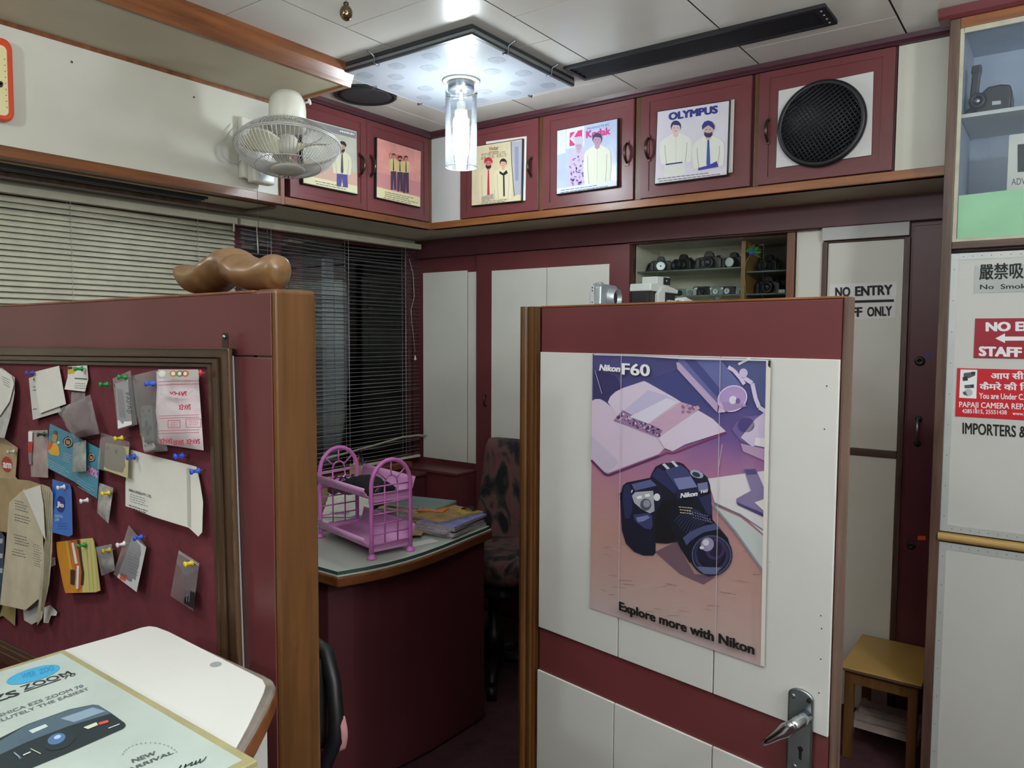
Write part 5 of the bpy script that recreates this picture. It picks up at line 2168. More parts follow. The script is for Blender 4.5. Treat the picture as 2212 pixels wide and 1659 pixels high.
for k in range(26):
    a.oval(1486 + (k % 9) * 5.2 + (k // 9) * 6, 1104 + (k % 9) * 1.3 + (k // 9) * 7, 1.3, .9, I('#9298b8'), 10, n=8)
a.scribble(1466, 1094, 1500, 1104, 6, 3, I('#d8c9a8'), 10, 1.6, .1)
S([(1475, 1162), (1492, 1148), (1520, 1136), (1545, 1131), (1557, 1142), (1520, 1150), (1494, 1166), (1483, 1178)], I('#474d78'), 10)
a.oval(1536, 1198, 46, 46, I('#0d0e1e'), 11, rot=20)
a.ring(1537, 1199, 43, 43, 3, I('#4a5078'), 12)
a.ring(1537, 1198, 38, 38, 7, I('#2b3054'), 12)
a.oval(1536, 1193, 31, 31, I('#171430'), 13)
a.oval(1545, 1186, 21, 23, I('#3a2c54'), 14, rot=20)
a.oval(1546, 1186, 14, 17, I('#221a3a'), 15, rot=20)
a.oval(1528, 1176, 14, 15, I('#9189ad'), 16, rot=20)
a.oval(1525, 1172, 7, 7, I('#c9c4d8'), 17)
a.oval(1516, 1183, 4.5, 3.5, I('#d5d2de'), 17)
S([(1505, 1224), (1560, 1226), (1545, 1240), (1520, 1240)], I('#5d668c'), 14)
rn = random.Random(21)
for k in range(60):
    x, y = rn.uniform(1290, 1640), rn.uniform(1110, 1330)
    y = min(y, 1300 + (x - 1290) * .28)
    if 1338 < x < 1585 and y < 1250:
        continue
    a.line([(x, y), (x + rn.uniform(8, 30), y + rn.uniform(-2, 6))], .9, I(rn.choice(['#8f6f70', '#9c7c7a', '#bfa6a2'])), 2)
# worn creases of the sheet
for x0, y0, x1, y1 in ((1342, 768, 1336, 1318), (1556, 775, 1545, 1390), (1300, 850, 1285, 800), (1560, 960, 1552, 1010)):
    a.line([(x0, y0), (x1, y1)], 1.2, I('#b9b0c2'), 18)
S([(1283, 765), (1664, 777), (1664, 780), (1560, 778), (1480, 776), (1380, 770), (1283, 767)], I('#c9c6cc'), 18)
S([(1655, 780), (1665, 778), (1651, 1440), (1643, 1437)], I('#cfcbc6'), 18)
S([(1660, 778), (1665, 779), (1664, 795), (1659, 790)], I('#15141a'), 19)
a.build('printed_picture', t, fix=False)
a = Art(PO.off(.0050))
a.text('Nikon', (1294, 800.5), (1340, 804), (1294, 786.5), WI, 1, bold=.05, shear=.2)
a.text('F60', (1343, 809), (1404, 813), (1343, 783.5), WI, 1, bold=.03)
a.text('Nikon', (1469.5, 1076), (1507, 1071), (1469.5, 1065.5), WI, 1, bold=.05, shear=.15)
a.text('F60', (1514, 1066), (1529, 1063), (1514, 1059), WI, 1, bold=.04)
a.text('Explore more with Nikon', (1337, 1318), (1630, 1415), (1337, 1298.5), I('#14120f'), 1, bold=.05)
a.build('lettering', t, fix=False)


# ---- framed photographs on the overhead cabinets
def framed(label, pl, quad, mat_print, edge=M['black'], t_=.014, group='framed photographs on the overhead cabinets'):
    fr = pl.off(.0172 + t_)
    q = [fr.at(*p) for p in quad]
    th = thing('framed_photograph', label, 'photograph', tuple(np.mean(q, 0)), group)
    b = MB()
    c = np.mean(q, 0)
    qq = [p + unit(p - c) * .006 for p in q]
    b.prism(qq, -pl.n * t_, edge)
    b.build('backing_board', th, bevel=.002)
    b = MB()
    b.prism([p + pl.n * .0008 for p in q], -pl.n * .0008, mat_print)
    b.build('print', th)
    return th, Art(fr.off(.0009), .00012)


def figure(a, cx, yh, r, ybot, shirt, hair, skin='#c79a80', turban=None, beard=None, tie=None, sw=2.3, legs=None, ywaist=None, lay=2, sk=0.0):
    """a little printed person: shoulders, neck, head, hair or turban"""
    ysh = yh + r * 2.1
    yw = ywaist or ybot
    def Q(pts): return [(x, y + sk * (x - cx)) for x, y in pts]
    if legs:
        a.shape(Q([(cx - r * 1.35, yw), (cx + r * 1.35, yw), (cx + r * 1.5, ybot), (cx + r * .25, ybot), (cx, yw + (ybot - yw) * .3), (cx - r * .25, ybot), (cx - r * 1.4, ybot)]), I(legs), lay)
    a.shape(Q([(cx - r * .55, yh + r), (cx + r * .55, yh + r), (cx + r * sw * .8, ysh - r * .2), (cx + r * sw, ysh + r * .5), (cx + r * sw * 1.06, (ysh + yw) / 2), (cx + r * sw * .95, yw), (cx - r * sw * .95, yw), (cx - r * sw * 1.06, (ysh + yw) / 2), (cx - r * sw, ysh + r * .5), (cx - r * sw * .8, ysh - r * .2)]), I(shirt), lay + 1)
    a.shape(Q([(cx - r * .45, yh + r * .3), (cx + r * .45, yh + r * .3), (cx + r * .5, yh + r * 1.5), (cx, yh + r * 1.9), (cx - r * .5, yh + r * 1.5)]), I(skin), lay + 2)
    for sgn in (-1, 1):
        a.line(Q([(cx + sgn * r * sw * .72, ysh + r * .9), (cx + sgn * r * sw * .70, (ysh + yw) / 2), (cx + sgn * r * sw * .6, yw)]), max(.8, r * .12), I('#a9a390'), lay + 2)
    a.line(Q([(cx, yh + r * 1.9), (cx, yw)]), .7, I('#b9b4a2'), lay + 2)
    if hair and not turban:
        a.oval(cx, yh - r * .25, r * .98, r * 1.12, I(hair), lay + 2)
    a.oval(cx, yh + r * .1, r * .8, r * 1.02, I(skin), lay + 3)
    if beard:
        a.oval(cx, yh + r * .75, r * .72, r * .62, I(beard), lay + 4)
        a.oval(cx, yh + r * .2, r * .62, r * .42, I(skin), lay + 5)
    if turban:
        a.shape([(cx - r * 1.05, yh + r * .05), (cx - r * 1.1, yh - r * .7), (cx - r * .7, yh - r * 1.35), (cx, yh - r * 1.6), (cx + r * .7, yh - r * 1.35), (cx + r * 1.1, yh - r * .7), (cx + r * 1.05, yh + r * .05), (cx + r * .5, yh - r * .45), (cx, yh - r * .75), (cx - r * .5, yh - r * .45)], I(turban), lay + 6)
    elif hair:
        a.shape([(cx - r * .92, yh + r * .15), (cx - r * .95, yh - r * .6), (cx - r * .4, yh - r * 1.3), (cx + r * .4, yh - r * 1.3), (cx + r * .95, yh - r * .6), (cx + r * .92, yh + r * .15), (cx + r * .6, yh - r * .45), (cx - r * .5, yh - r * .55)], I(hair), lay + 6)
    e = I('#2a2226')
    a.oval(cx - r * .3, yh + r * .02, r * .11, r * .08, e, lay + 7, n=8)
    a.oval(cx + r * .3, yh + r * .02, r * .11, r * .08, e, lay + 7, n=8)
    a.line([(cx - r * .2, yh + r * .58), (cx + r * .2, yh + r * .58)], r * .1, I('#8c5348'), lay + 7)
    if tie:
        a.shape(Q([(cx - r * .16, ysh - r * .3), (cx + r * .16, ysh - r * .3), (cx + r * .34, yw - r * .6), (cx, yw), (cx - r * .34, yw - r * .6)]), I(tie), lay + 6)


TXT = I('#6a6258')
# behind the fan
th, a = framed('framed photograph of a man in a tie and dark turban, behind the wall fan', FACE_L, [(652, 253), (770, 284), (772, 419), (656, 395)], solid('#b3b3a6', .3, vary=.05, name='photo_grey'))
a.shape([(654, 256), (769, 286), (769, 300), (654, 270)], I('#7d7d80'), 1)
a.scribble(733, 281, 766, 287, 4, 1, WI, 2, 3, .25, .05)
a.shape([(655, 350), (771, 374), (772, 402), (656, 378)], I('#c9a292'), 1)
a.shape([(655, 378), (772, 402), (772, 418), (656, 394)], I('#d9d3ae'), 2)
figure(a, 739, 318, 8.5, 404, '#d3cfb2', None, '#b48872', turban='#1e1a20', beard='#201a1c', tie='#3b3f4a', legs='#4a4684', ywaist=376, lay=3, sk=.12)
a.scribble(680, 390, 750, 404, 5, 2, TXT, 4, 1.6, .2)
a.build('picture', th, fix=False)
# pink group
th, a = framed('framed pink photograph of three men standing together, at the cabinet corner', FACE_L, [(815, 298), (909, 327), (907.5, 447), (814, 426)], solid('#cf8f88', .3, vary=.12, scale=10, name='photo_pink'))
a.shape([(815, 372), (908, 394), (908, 425), (815, 402)], I('#c08284'), 1)
a.shape([(814, 404), (907.5, 426), (907.5, 446.5), (814, 425.5)], I('#d8cfa4'), 2)
a.text('COSINA', (840, 341), (882, 350), (840, 329), I('#d8404a'), 2, bold=.02)
for cx, yh, tb, h in ((850, 337, None, '#2a1f1f'), (864, 343, '#221c22', None), (877, 342, None, '#2a1f1f')):
    figure(a, cx, yh, 4.3, 410 + (cx - 850) * .25, '#d5bd86', h, '#b5806c', turban=tb, beard='#221a1c' if tb else None, tie='#37303a', legs='#45304a', ywaist=370 + (cx - 850) * .1, lay=3 + int(cx - 850), sw=2.0)
a.scribble(828, 413, 900, 430, 4.2, 4, TXT, 4, 1.5, .22)
a.build('picture', th, fix=False)
# right of the lamp
th, a = framed('framed cream photograph of a man in red turban and woman, right of the lamp', FACE_B, [(1020, 318), (1127.5, 301), (1125, 433), (1019, 444)], solid('#d3c7a4', .3, vary=.04, name='photo_cream'))
a.shape([(1105, 306), (1127, 303), (1125, 420), (1112, 422)], I('#a7a8b5'), 1)
a.line([(1104, 306), (1106, 360), (1111, 424)], 1.5, BK, 2)
a.shape([(1112, 318), (1120, 316), (1120, 390), (1113, 390)], I('#8a8ca8'), 2)
a.text('Vivitar', (1056, 326), (1077, 323), (1056, 317), I('#5b3a30'), 2, bold=.02)
a.line([(1056, 329), (1077, 326.5)], 1.4, I('#b0453a'), 2)
a.text('VIVITAR (ASIA) LTD.', (1039, 337), (1093, 331), (1039, 332), I('#5b4a3a'), 2, bold=.01)
a.text('威達（亞洲）有限公司', (1039, 345), (1094, 338), (1039, 339), I('#5b4a3a'), 2)
figure(a, 1055, 353, 8.5, 434, '#d8cca8', None, '#b87a66', turban='#b5253c', beard='#1e1820', tie='#b0263c', lay=3, sw=2.4)
figure(a, 1087, 353, 7.8, 428, '#dbd0ae', '#1e181c', '#d3a68c', lay=14, sw=2.3)
a.shape([(1079, 369), (1087, 374), (1094, 367), (1097, 374), (1088, 380), (1079, 375)], BK, 23)
a.line([(1088, 378), (1089, 424)], 3.4, I('#262430'), 24)
a.shape([(1040, 425), (1066, 418), (1066, 430), (1040, 434)], I('#a79a8e'), 12)
a.scribble(1038, 435, 1105, 440, 3.6, 2, TXT, 4, 1.4, -.08)
a.build('picture', th, fix=False)
b = MB()
q = [FACE_B.off(.0178).at(*p) for p in ((1050, 306), (1137.7, 294), (1135, 433), (1050, 440))]
b.prism(q, -FACE_B.n * .0006, M['paper'])
tag(b.build('mounting_paper'), 'white paper edge showing behind the cream photograph right of the lamp', 'paper')
# blue
th, a = framed('framed blue photograph of two people under red lettering, middle of the back cabinets', FACE_B, [(1204, 283), (1333, 257), (1332, 401), (1203, 419)], solid('#b3bfdb', .3, vary=.05, name='photo_blue'))
a.shape([(1204, 283), (1222, 279.5), (1222, 330), (1204, 335)], I('#d2d6e0'), 1)
a.shape([(1223, 280), (1262, 272), (1262, 316), (1223, 322)], I('#d9dae2'), 1)
a.shape([(1231, 287), (1258, 280), (1257, 312), (1230, 316)], I('#c22a78'), 2)
a.shape([(1231, 300), (1243, 284), (1248, 283), (1238, 299), (1251, 313), (1245, 314)], I('#e6d9e2'), 3)
a.text('Kodak', (1240, 301), (1257, 298), (1240, 296), WI, 4, bold=.03)
a.text('PRODUCTS BY', (1268, 281), (1316, 271), (1268, 276), I('#4456a8'), 2, bold=.01)
a.text('Kodak', (1266, 299), (1319, 290), (1266, 283), I('#c22a78'), 2, bold=.05)
figure(a, 1250, 315, 9, 410, '#c3b2d6', '#b9b6c8', '#b59ab2', lay=3, sw=2.4, sk=-.1)
a.oval(1250, 303, 10, 8, I('#b8b9d0'), 10)
figure(a, 1290, 302, 11, 402, '#d9dccb', '#2c2448', '#b08aa8', lay=13, sw=2.6, sk=-.1)
rn = random.Random(3)
for k in range(34):
    x, y = 1250 + rn.uniform(-19, 14), 338 + rn.uniform(0, 62)
    a.oval(x, y, rn.uniform(2, 4), rn.uniform(1.2, 2.4), I(rn.choice(['#6a4a92', '#9a84bb', '#7d5fa4'])), 7, rot=rn.uniform(0, 180), n=9)
a.shape([(1203, 407), (1332, 389), (1332, 400.5), (1203, 418.5)], I('#d3dbe6'), 24)
a.scribble(1210, 411, 1322, 416, 4.5, 2, I('#6a728e'), 25, 1.6, -.14)
a.build('picture', th, fix=False)
# large white board
th, a = framed('framed white photograph board with two men under big blue lettering', FACE_B, [(1421, 242), (1575, 218), (1569.5, 377), (1415, 397)], solid('#cfcbd6', .3, vary=.03, name='photo_white'))
a.text('OLYMPUS', (1444, 260.5), (1551, 244.5), (1444, 244), NAVY, 2, bold=.07)
figure(a, 1460, 276, 11.5, 362, '#dadbd0', '#2a2660', '#d6b9b4', lay=3, sw=2.9, ywaist=352, sk=-.1)
a.shape([(1436, 355), (1478, 350), (1480, 380), (1433, 386)], I('#d5d6cf'), 3)
a.shape([(1438, 354), (1474, 349), (1474, 352), (1438, 357)], I('#2c2a66'), 9)
figure(a, 1530, 280, 12.5, 362, '#d9dad2', None, '#c6a8a0', turban='#2b2a78', beard='#2a2450', tie='#2b4a9a', lay=14, sw=2.7, sk=-.1)
a.shape([(1508, 363), (1530, 357), (1548, 348), (1552, 360), (1508, 368)], I('#2f3290'), 24)
a.shape([(1415, 385), (1569.5, 366), (1569.3, 376.5), (1415, 396.5)], I('#d3d0d4'), 26)
a.scribble(1420, 386, 1560, 392, 5.2, 2, I('#6a6672'), 27, 1.8, -.12)
a.build('picture', th, fix=False)
b = MB()
pz = FACE_B.off(.0235)
b.prism([pz.at(*p) for p in ((1560, 222), (1586, 214), (1582, 372), (1560, 376))], -FACE_B.n * .005, solid('#c3c1bd', .5, vary=.05, name='pale_board_edge'))
tag(b.build('backing_card'), 'pale card edge showing behind the white photograph board with blue lettering', 'card')

# ---- big round speaker on its white board, last cabinet door
SPK = FACE_B.off(.0172)
q = [SPK.off(.004).at(*p) for p in ((1682, 196), (1887, 154), (1882, 335), (1676, 363))]
th = thing('round_speaker', 'big round black speaker grille on a white board on the last cabinet door', 'speaker', tuple(np.mean(q, 0)))
b = MB()
b.prism(q, -FACE_B.n * .004, M['white'])
b.build('mounting_board', th, bevel=.001)
cs = SPK.off(.004).at(1777, 265)
eL, eR = SPK.off(.004).at(1681, 285), SPK.off(.004).at(1874, 250)
rs = (np.linalg.norm(eR - eL) / 2) * 1.0
cs = (eL + eR) / 2
b = MB()
b.lathe(cs, FACE_B.n, [(rs, 0), (rs, .012), (rs * .97, .019), (rs * .90, .021), (rs * .88, .016), (rs * .88, .006), (0, .006)], M['black'], 56)
b.build('rim', th)
b = MB()
n_ = 21
gm = solid('#2b2e33', .4, .3, vary=.1, name='grille_wire')
e1, e2 = unit([1, 0, .62]), unit([-.62, 0, 1])
for k in range(n_):
    f = (k + .5) / n_ * 2 - 1
    hl = rs * .89 * math.sqrt(max(0, 1 - f * f))
    p = cs + FACE_B.n * .019 + e2 * (f * rs * .89)
    b.tube([p - e1 * hl, p + e1 * hl], .0021, gm, 5)
    p = cs + FACE_B.n * .016 + e1 * (f * rs * .89)
    b.tube([p - e2 * hl, p + e2 * hl], .0021, gm, 5)
b.build('grille', th)

# ---- staff door sign
NS = PY(YB - .0112)
q = [PY(YB - .0102).at(*p) for p in ((1793, 614), (1938, 608), (1934, 687), (1792, 693))]
th = thing('sign', 'white paper sign with black no-entry lettering on the staff door', 'sign', tuple(np.mean(q, 0)))
b = MB()
b.prism([p - np.array([0, .0006, 0]) for p in q], (0, .0006, 0), solid('#ebeae8', .6, vary=.02, name='bright_paper'))
b.build('sheet', th)
a = Art(NS)
a.text('NO', (1804, 642), (1837, 640.5), (1804, 621), BK, 1, bold=.05)
a.text('ENTRY', (1847, 640), (1928, 636.5), (1847, 618.5), BK, 1, bold=.05)
a.shape([(1800, 650), (1931, 646.5), (1931, 652), (1800, 656)], BK, 1)
a.text('STAFF', (1791, 687), (1863, 684.3), (1791, 666), BK, 1, bold=.05)
a.text('ONLY', (1873, 684), (1927, 682), (1873, 663), BK, 1, bold=.05)
a.build('lettering', th, fix=False)


# ================================================================ papers and pins on the pin board
GP = 'papers and packets pinned to the board'
GPIN = 'push pins in the board'


def sheet(name, label, cat, quad, m, lay=1, lift=.006, thick=.0005, group=GP, curl=0.0, root=None):
    """a sheet hanging on the board, its foot a little further out than its head"""
    ys = [q[1] for q in quad]
    top_, bot_ = min(ys), max(ys)
    pl0 = PB.off(.0012 + lay * .0022)
    pt = pl0.at(np.mean([q[0] for q in quad]), top_)
    pb = pl0.at(np.mean([q[0] for q in quad]), bot_)
    h = max(.01, pt[2] - pb[2])
    pl = Plane(pt, PN + np.array([0, 0, 1.0]) * (-lift / h))
    pl.n = unit(PN + np.array([0, 0, 1.0]) * (lift / h))
    pl = Plane(pt, pl.n)
    P = [pl.at(*q) for q in quad]
    th = root or thing(name, label, cat, tuple(np.mean(P, 0)), group)
    return th, pl, P


def flat(name, label, cat, quad, m, part='sheet', lay=1, lift=.006, thick=.0006, group=GP, root=None, edge=None):
    th, pl, P = sheet(name, label, cat, quad, m, lay, lift, thick, group, root=root)
    b = MB()
    b.prism(P, -pl.n * thick, m, side=edge or m)
    b.build(part, th)
    return th, pl


def packet(name, label, cat, quad, m, lay=1, lift=.010, bulge=.006, group=GP, root=None, part='bag', seed=1, nu=9, nv=9, crinkle=.0012):
    """clear or printed bag: four corners, swelling between them"""
    th, pl, P = sheet(name, label, cat, quad, m, lay, lift, group=group, root=root)
    rn = random.Random(seed)
    tl, tr, br, bl = P
    R = [[rn.uniform(-1, 1) for _ in range(nv + 1)] for _ in range(nu + 1)]

    def fn(u, v, s=1):
        p = (tl * (1 - v) + tr * v) * (1 - u) + (bl * (1 - v) + br * v) * u
        e = (math.sin(math.pi * u) * math.sin(math.pi * v)) ** .5
        return p + pl.n * (bulge * e * s + crinkle * R[int(round(u * nu))][int(round(v * nv))] * e)
    b = MB()
    b.surf(lambda u, v: fn(u, v, 1), nu, nv, m)
    b.build(part, th, fix=False)
    return th, Plane(pl.p + pl.n * bulge * 1.15, pl.n)


def zip_strip(th, pl, a, c, w=3.0):
    A = Art(pl.off(.001))
    A.line([a, c], w, M['bag'], 1)
    A.line([(a[0], a[1] + w), (c[0], c[1] + w)], .8, I('#cfcfd4'), 2)
    A.build('zip_strip', th, fix=False)


def pin(px, py, color, label, out=.012):
    base = PB.off(.0).at(px, py)
    # centre the head where the photograph shows it
    q = PB.off(out + .004).at(px, py)
    m = solid(color, .3, vary=.0, name='pin_' + color.strip('#'))
    o = q - PN * (out + .004)
    th = thing('push_pin', label, 'push pin', tuple(o), GPIN)
    b = MB()
    b.lathe(o + PN * (out - .008), PN, [(.0052, 0), (.0052, .0014), (.0030, .0026), (.0026, .0085), (.0034, .0105), (.0046, .0118), (.0044, .0135), (0, .014)], m, 14)
    b.build('head', th)
    b = MB()
    b.tube([o - PN * .006, o + PN * (out - .008)], .0005, M['steel'], 5)
    b.build('needle', th)


gt = I('#6d6f78')
# left edge
th, pl = flat('envelope', 'kraft envelope with a red round logo at the left edge of the pin board', 'envelope', [(-40, 925), (8, 946), (38, 968), (33, 1030), (45, 1045), (0, 1085), (-40, 1085)], M['kraft'], lay=1)
a = Art(pl.off(.0002))
a.oval(15, 1003, 11.5, 17, I('#b5342a'), 1, rot=-8)
a.text('am', (6, 1010), (25, 1013), (6, 993), WI, 2, bold=.05)
a.build('logo', th, fix=False)
th, pl = flat('crumpled_paper', 'crumpled white sheet hanging at the left edge, above the kraft envelope', 'paper', [(-40, 792), (4, 795), (31, 815), (31, 850), (22, 900), (9, 947), (-40, 935)], solid('#b8b6b2', .8, vary=.12, scale=40, name='grey_paper'), lay=3, lift=.012)
b = MB()
q = [pl.off(.003).at(*p) for p in ((-40, 794), (2, 797), (24, 811), (30, 830), (20, 868), (0, 898), (-40, 915))]
b.prism(q, -pl.n * .0006, M['paper'])
b.build('front_fold', th)
a = Art(pl.off(.0033))
a.scribble(4, 812, 24, 836, 5, 4, I('#5f8a68'), 1, 1.6, .5)
a.build('print', th, fix=False)
th, pl = flat('booklet', 'dark blue booklet mostly cut off at the left edge of the board', 'booklet', [(-40, 1130), (0, 1144), (10, 1160), (4, 1290), (-5, 1330), (-40, 1320)], solid('#3c4f68', .5, vary=.15, name='booklet_blue'), lay=2)
a = Art(pl.off(.0002))
for y in (1160, 1192, 1224):
    a.shape([(-30, y), (6, y + 4), (5, y + 14), (-30, y + 10)], I('#c3cad0'), 1)
a.build('print', th, fix=False)
flat('paper', 'yellowed paper hanging lowest at the left edge of the board', 'paper', [(-30, 1290), (20, 1300), (34, 1312), (32, 1352), (6, 1330), (-30, 1345)], solid('#9a8a55', .8, vary=.12, name='yellowed_paper'), lay=1)
# the big tan envelopes
th, pl = flat('envelope', 'broad tan envelope flap below the kraft envelope with the red logo', 'envelope', [(-40, 1080), (2, 1032), (62, 1038), (104, 1052), (110, 1066), (60, 1064), (22, 1086), (14, 1150), (-40, 1140)], solid('#a8926c', .8, vary=.1, name='tan_paper'), lay=3)
th, pl = flat('envelope', 'long tan window envelope with printed addresses on the left of the board', 'envelope', [(20, 1086), (52, 1056), (75, 1098), (92, 1150), (95, 1225), (86, 1292), (55, 1318), (0, 1306), (12, 1190)], M['papery'], lay=4, lift=.012)
a = Art(pl.off(.0002))
a.scribble(29, 1079, 58, 1100, 6, 4, gt, 1, 1.8, .28)
a.scribble(29, 1109, 70, 1122, 6, 3, gt, 1, 1.8, .28)
a.scribble(28, 1153, 62, 1180, 6, 4, gt, 1, 1.8, .25)
a.scribble(26, 1184, 54, 1200, 6, 3, gt, 1, 1.8, .25)
a.scribble(70, 1174, 90, 1235, 5, 10, gt, 1, 1.4, .3)
a.build('print', th, fix=False)
th, pl = flat('folded_paper', 'white sheet folded over the long tan envelope', 'paper', [(50, 1060), (86, 1048), (93, 1090), (97, 1165), (90, 1150), (74, 1112), (60, 1080)], M['paper'], lay=6, lift=.010)
th, pl = flat('folded_paper', 'bundle of cream sheets seen edge-on beside the blue card', 'paper', [(90, 1046), (106, 1052), (114, 1066), (112, 1190), (106, 1260), (90, 1336), (80, 1351), (86, 1260), (97, 1165)], solid('#b3a98f', .8, vary=.15, scale=30, name='cream_sheets'), lay=5, lift=.014)
a = Art(pl.off(.0004))
for k in range(4):
    a.line([(94 + k * 4, 1056 + k * 3), (98 + k * 4, 1130), (96 + k * 3, 1230), (88 + k * 2, 1320)], .9, I('#857b66'), 1)
a.build('sheet_edges', th, fix=False)
flat('folded_paper', 'grey curled foot of a paper below the long tan envelope', 'paper', [(50, 1318), (84, 1298), (86, 1340), (68, 1349), (52, 1340)], solid('#a9a7a2', .8, vary=.1, name='grey_curl'), lay=3, lift=.01)
flat('paper_scrap', 'white torn scrap under the cream sheet bundle', 'paper', [(95, 1312), (108, 1307), (123, 1322), (121, 1330), (110, 1330), (104, 1346), (94, 1345)], M['paper'], lay=2)
flat('paper_scrap', 'small white scrap between the cream sheets and the orange booklet', 'paper', [(107, 1204), (118, 1204), (119, 1220), (107, 1226)], M['paper'], lay=2)

th, pl = flat('card', 'pale card behind the blank white card near the top left of the board', 'card', [(62, 817), (112, 800), (131, 889), (71, 907)], solid('#c9c7c2', .7, vary=.04, name='pale_card'), lay=1)
a = Art(pl.off(.0002))
a.oval(74, 819, 2, 4, BK, 1)
for y in (835, 842, 883):
    a.line([(71, y + 1), (79, y)], 2, I('#6a7688'), 1)
a.build('print', th, fix=False)
flat('card', 'blank white card pinned near the top left of the board', 'card', [(72, 804), (127, 790), (142, 873), (86, 893)], M['paper'], lay=2)
th, pl = flat('business_card', 'small white business card under the green pin at the top of the board', 'card', [(147, 791), (188, 789), (190, 820), (183, 846), (139, 841), (146, 815)], M['paper'], lay=1)
a = Art(pl.off(.0002))
a.shape([(147, 792), (160, 792), (160, 806), (147, 808)], I('#c9a92e'), 1)
a.shape([(147, 792), (156, 792), (156, 797), (147, 798)], I('#2a2a2a'), 2)
a.line([(161, 817), (188, 819)], 2.4, I('#4a4f58'), 1)
a.scribble(160, 827, 186, 840, 5, 3, gt, 1, 1.4, .05)
a.scribble(180, 795, 187, 815, 4, 4, gt, 1, 1.2, .1)
a.build('print', th, fix=False)
packet('plastic_bag', 'crumpled empty clear bag pinned in the upper middle of the board', 'bag', [(122, 886), (195, 852), (215, 937), (160, 948)], M['bag'], lay=4, bulge=.012, seed=4, crinkle=.004)
packet('plastic_bag', 'small clear bag corner under the business card', 'bag', [(154, 847), (184, 847), (184, 866), (153, 872)], M['bag'], lay=2, bulge=.003, seed=9)
th, pl = packet('packet', 'clear bag holding a white printed label turned sideways, with a green pin', 'packet', [(243, 818), (282, 800), (297, 917), (254, 928)], M['bag'], lay=3, bulge=.004, seed=5)
a = Art(pl.off(-.003))
a.shape([(249, 829), (276, 820), (285, 917), (255, 926)], WI, 1)
for k in range(6):
    x0, y0 = 253 + k * 2.4, 835 + k * .6
    a.line([(x0, y0 + 4), (x0 + 6, y0 + 66)], 1.0, gt, 2)
a.text('PAPAJI', (270.5, 849), (277, 894), (279, 847), I('#25252c'), 2, bold=.02)
a.build('label', th, fix=False)
th, pl = packet('packet', 'clear bag holding a grey remote control with a dark cross pad', 'packet', [(283, 812), (338, 799), (362, 974), (311, 978)], M['bag'], lay=2, bulge=.010, seed=6)
b = MB()
rp = pl.off(-.006)
b.prism([rp.at(*q) for q in ((303, 880), (306, 876), (323, 874), (326, 877), (333, 966), (330, 972), (312, 976), (308, 971))], -pl.n * .008, solid('#9b9c97', .45, vary=.03, name='remote_grey'))
b.build('remote_body', th, bevel=.002)
a = Art(pl.off(-.0055))
dkb = I('#3c3d42')
a.shape([(312, 909), (319, 908), (322, 941), (316, 943)], dkb, 1)
a.shape([(306, 923), (327, 919), (328, 928), (307, 931)], dkb, 1)
for x, y in ((308, 888), (322, 887)):
    a.oval(x, y, 2.4, 4, I('#6c6d6c'), 1)
for x, y in ((308, 901), (315, 898), (323, 899)):
    a.oval(x, y, 2.8, 3, I('#7d8a9c'), 1)
for x, y in ((312, 953), (320, 951), (313, 962), (320, 961), (326, 960)):
    a.oval(x, y, 1.6, 2.2, I('#7a7b79'), 1)
a.build('buttons', th, fix=False)
th, pl = packet('packet', 'white bubble bag with upside-down red lettering at the top right of the board', 'packet', [(338, 802), (428, 803), (440, 973), (340, 958)], solid('#d5c8ce', .3, vary=.05, scale=40, name='bubble_bag'), lay=3, bulge=.014, seed=8, crinkle=.003)
a = Art(pl.off(.004))
rd = I('#b5304a')
for y in (822, 829, 896, 901, 928, 934):
    a.line([(342, y + 3), (430, y + 3 - 3)], 1.1, rd, 1)
for (x0, x1, yb, yt) in ((432, 402, 948, 959), (397, 374, 950, 961), (372, 345, 947, 958), (412, 386, 873, 885), (404, 366, 845, 858)):
    a.text('SAV-EX', (x0, yb), (x1, yb + 1), (x0, yt), rd, 1, bold=.05)
for (x0, y0, x1, y1) in ((363, 908, 389, 924), (402, 905, 434, 923)):
    a.line([(x0, y0), (x1, y0), (x1, y1), (x0, y1), (x0, y0)], 1.2, rd, 1)
    a.scribble(x0 + 3, y0 + 4, x1 - 3, y1, 4, 3, rd, 1, 1.2)
a.shape([(341, 798), (428, 798), (430, 818), (340, 818)], I('#b7b5b2'), 1)
for x, c in ((350, '#e2e2e0'), (374, '#c98a3a'), (388, '#5f8f5a'), (400, '#d2602f')):
    a.oval(x, 807, 8, 7, I(c), 2)
    a.oval(x, 807, 4, 4, I('#e8e6e2'), 3)
a.shape([(345, 848), (400, 856), (420, 838), (422, 842), (402, 862), (345, 855)], I('#cdbfc6'), 2)
a.build('print', th, fix=False)
th, pl = packet('packet', 'narrow pouch of pinkish paper beside the teal flyer', 'packet', [(63, 930), (103, 929), (104, 1032), (67, 1030)], solid('#a08d8b', .6, vary=.12, scale=40, name='pinkish_pouch'), lay=2, bulge=.003, seed=3)
a = Art(pl.off(.001))
a.shape([(61, 932), (70, 932), (70, 954), (61, 954)], WI, 1)
a.shape([(60, 955), (71, 955), (69, 978), (61, 978)], I('#b3342c'), 1)
a.shape([(61, 978), (69, 978), (68, 1003), (63, 1003)], I('#7d7a80'), 1)
a.build('print', th, fix=False)
th, pl = flat('flyer', 'teal-blue flyer with a small orange figure and a pink percentage', 'flyer', [(108, 915), (160, 940), (217, 970), (209, 1077), (160, 1040), (97, 1008)], solid('#3f87a0', .4, vary=.06, scale=20, name='teal_print'), lay=2, lift=.010)
a = Art(pl.off(.0003))
a.shape([(106, 966), (112, 958), (121, 956), (127, 966), (129, 980), (126, 985), (110, 982), (104, 975)], I('#d8a93a'), 1)
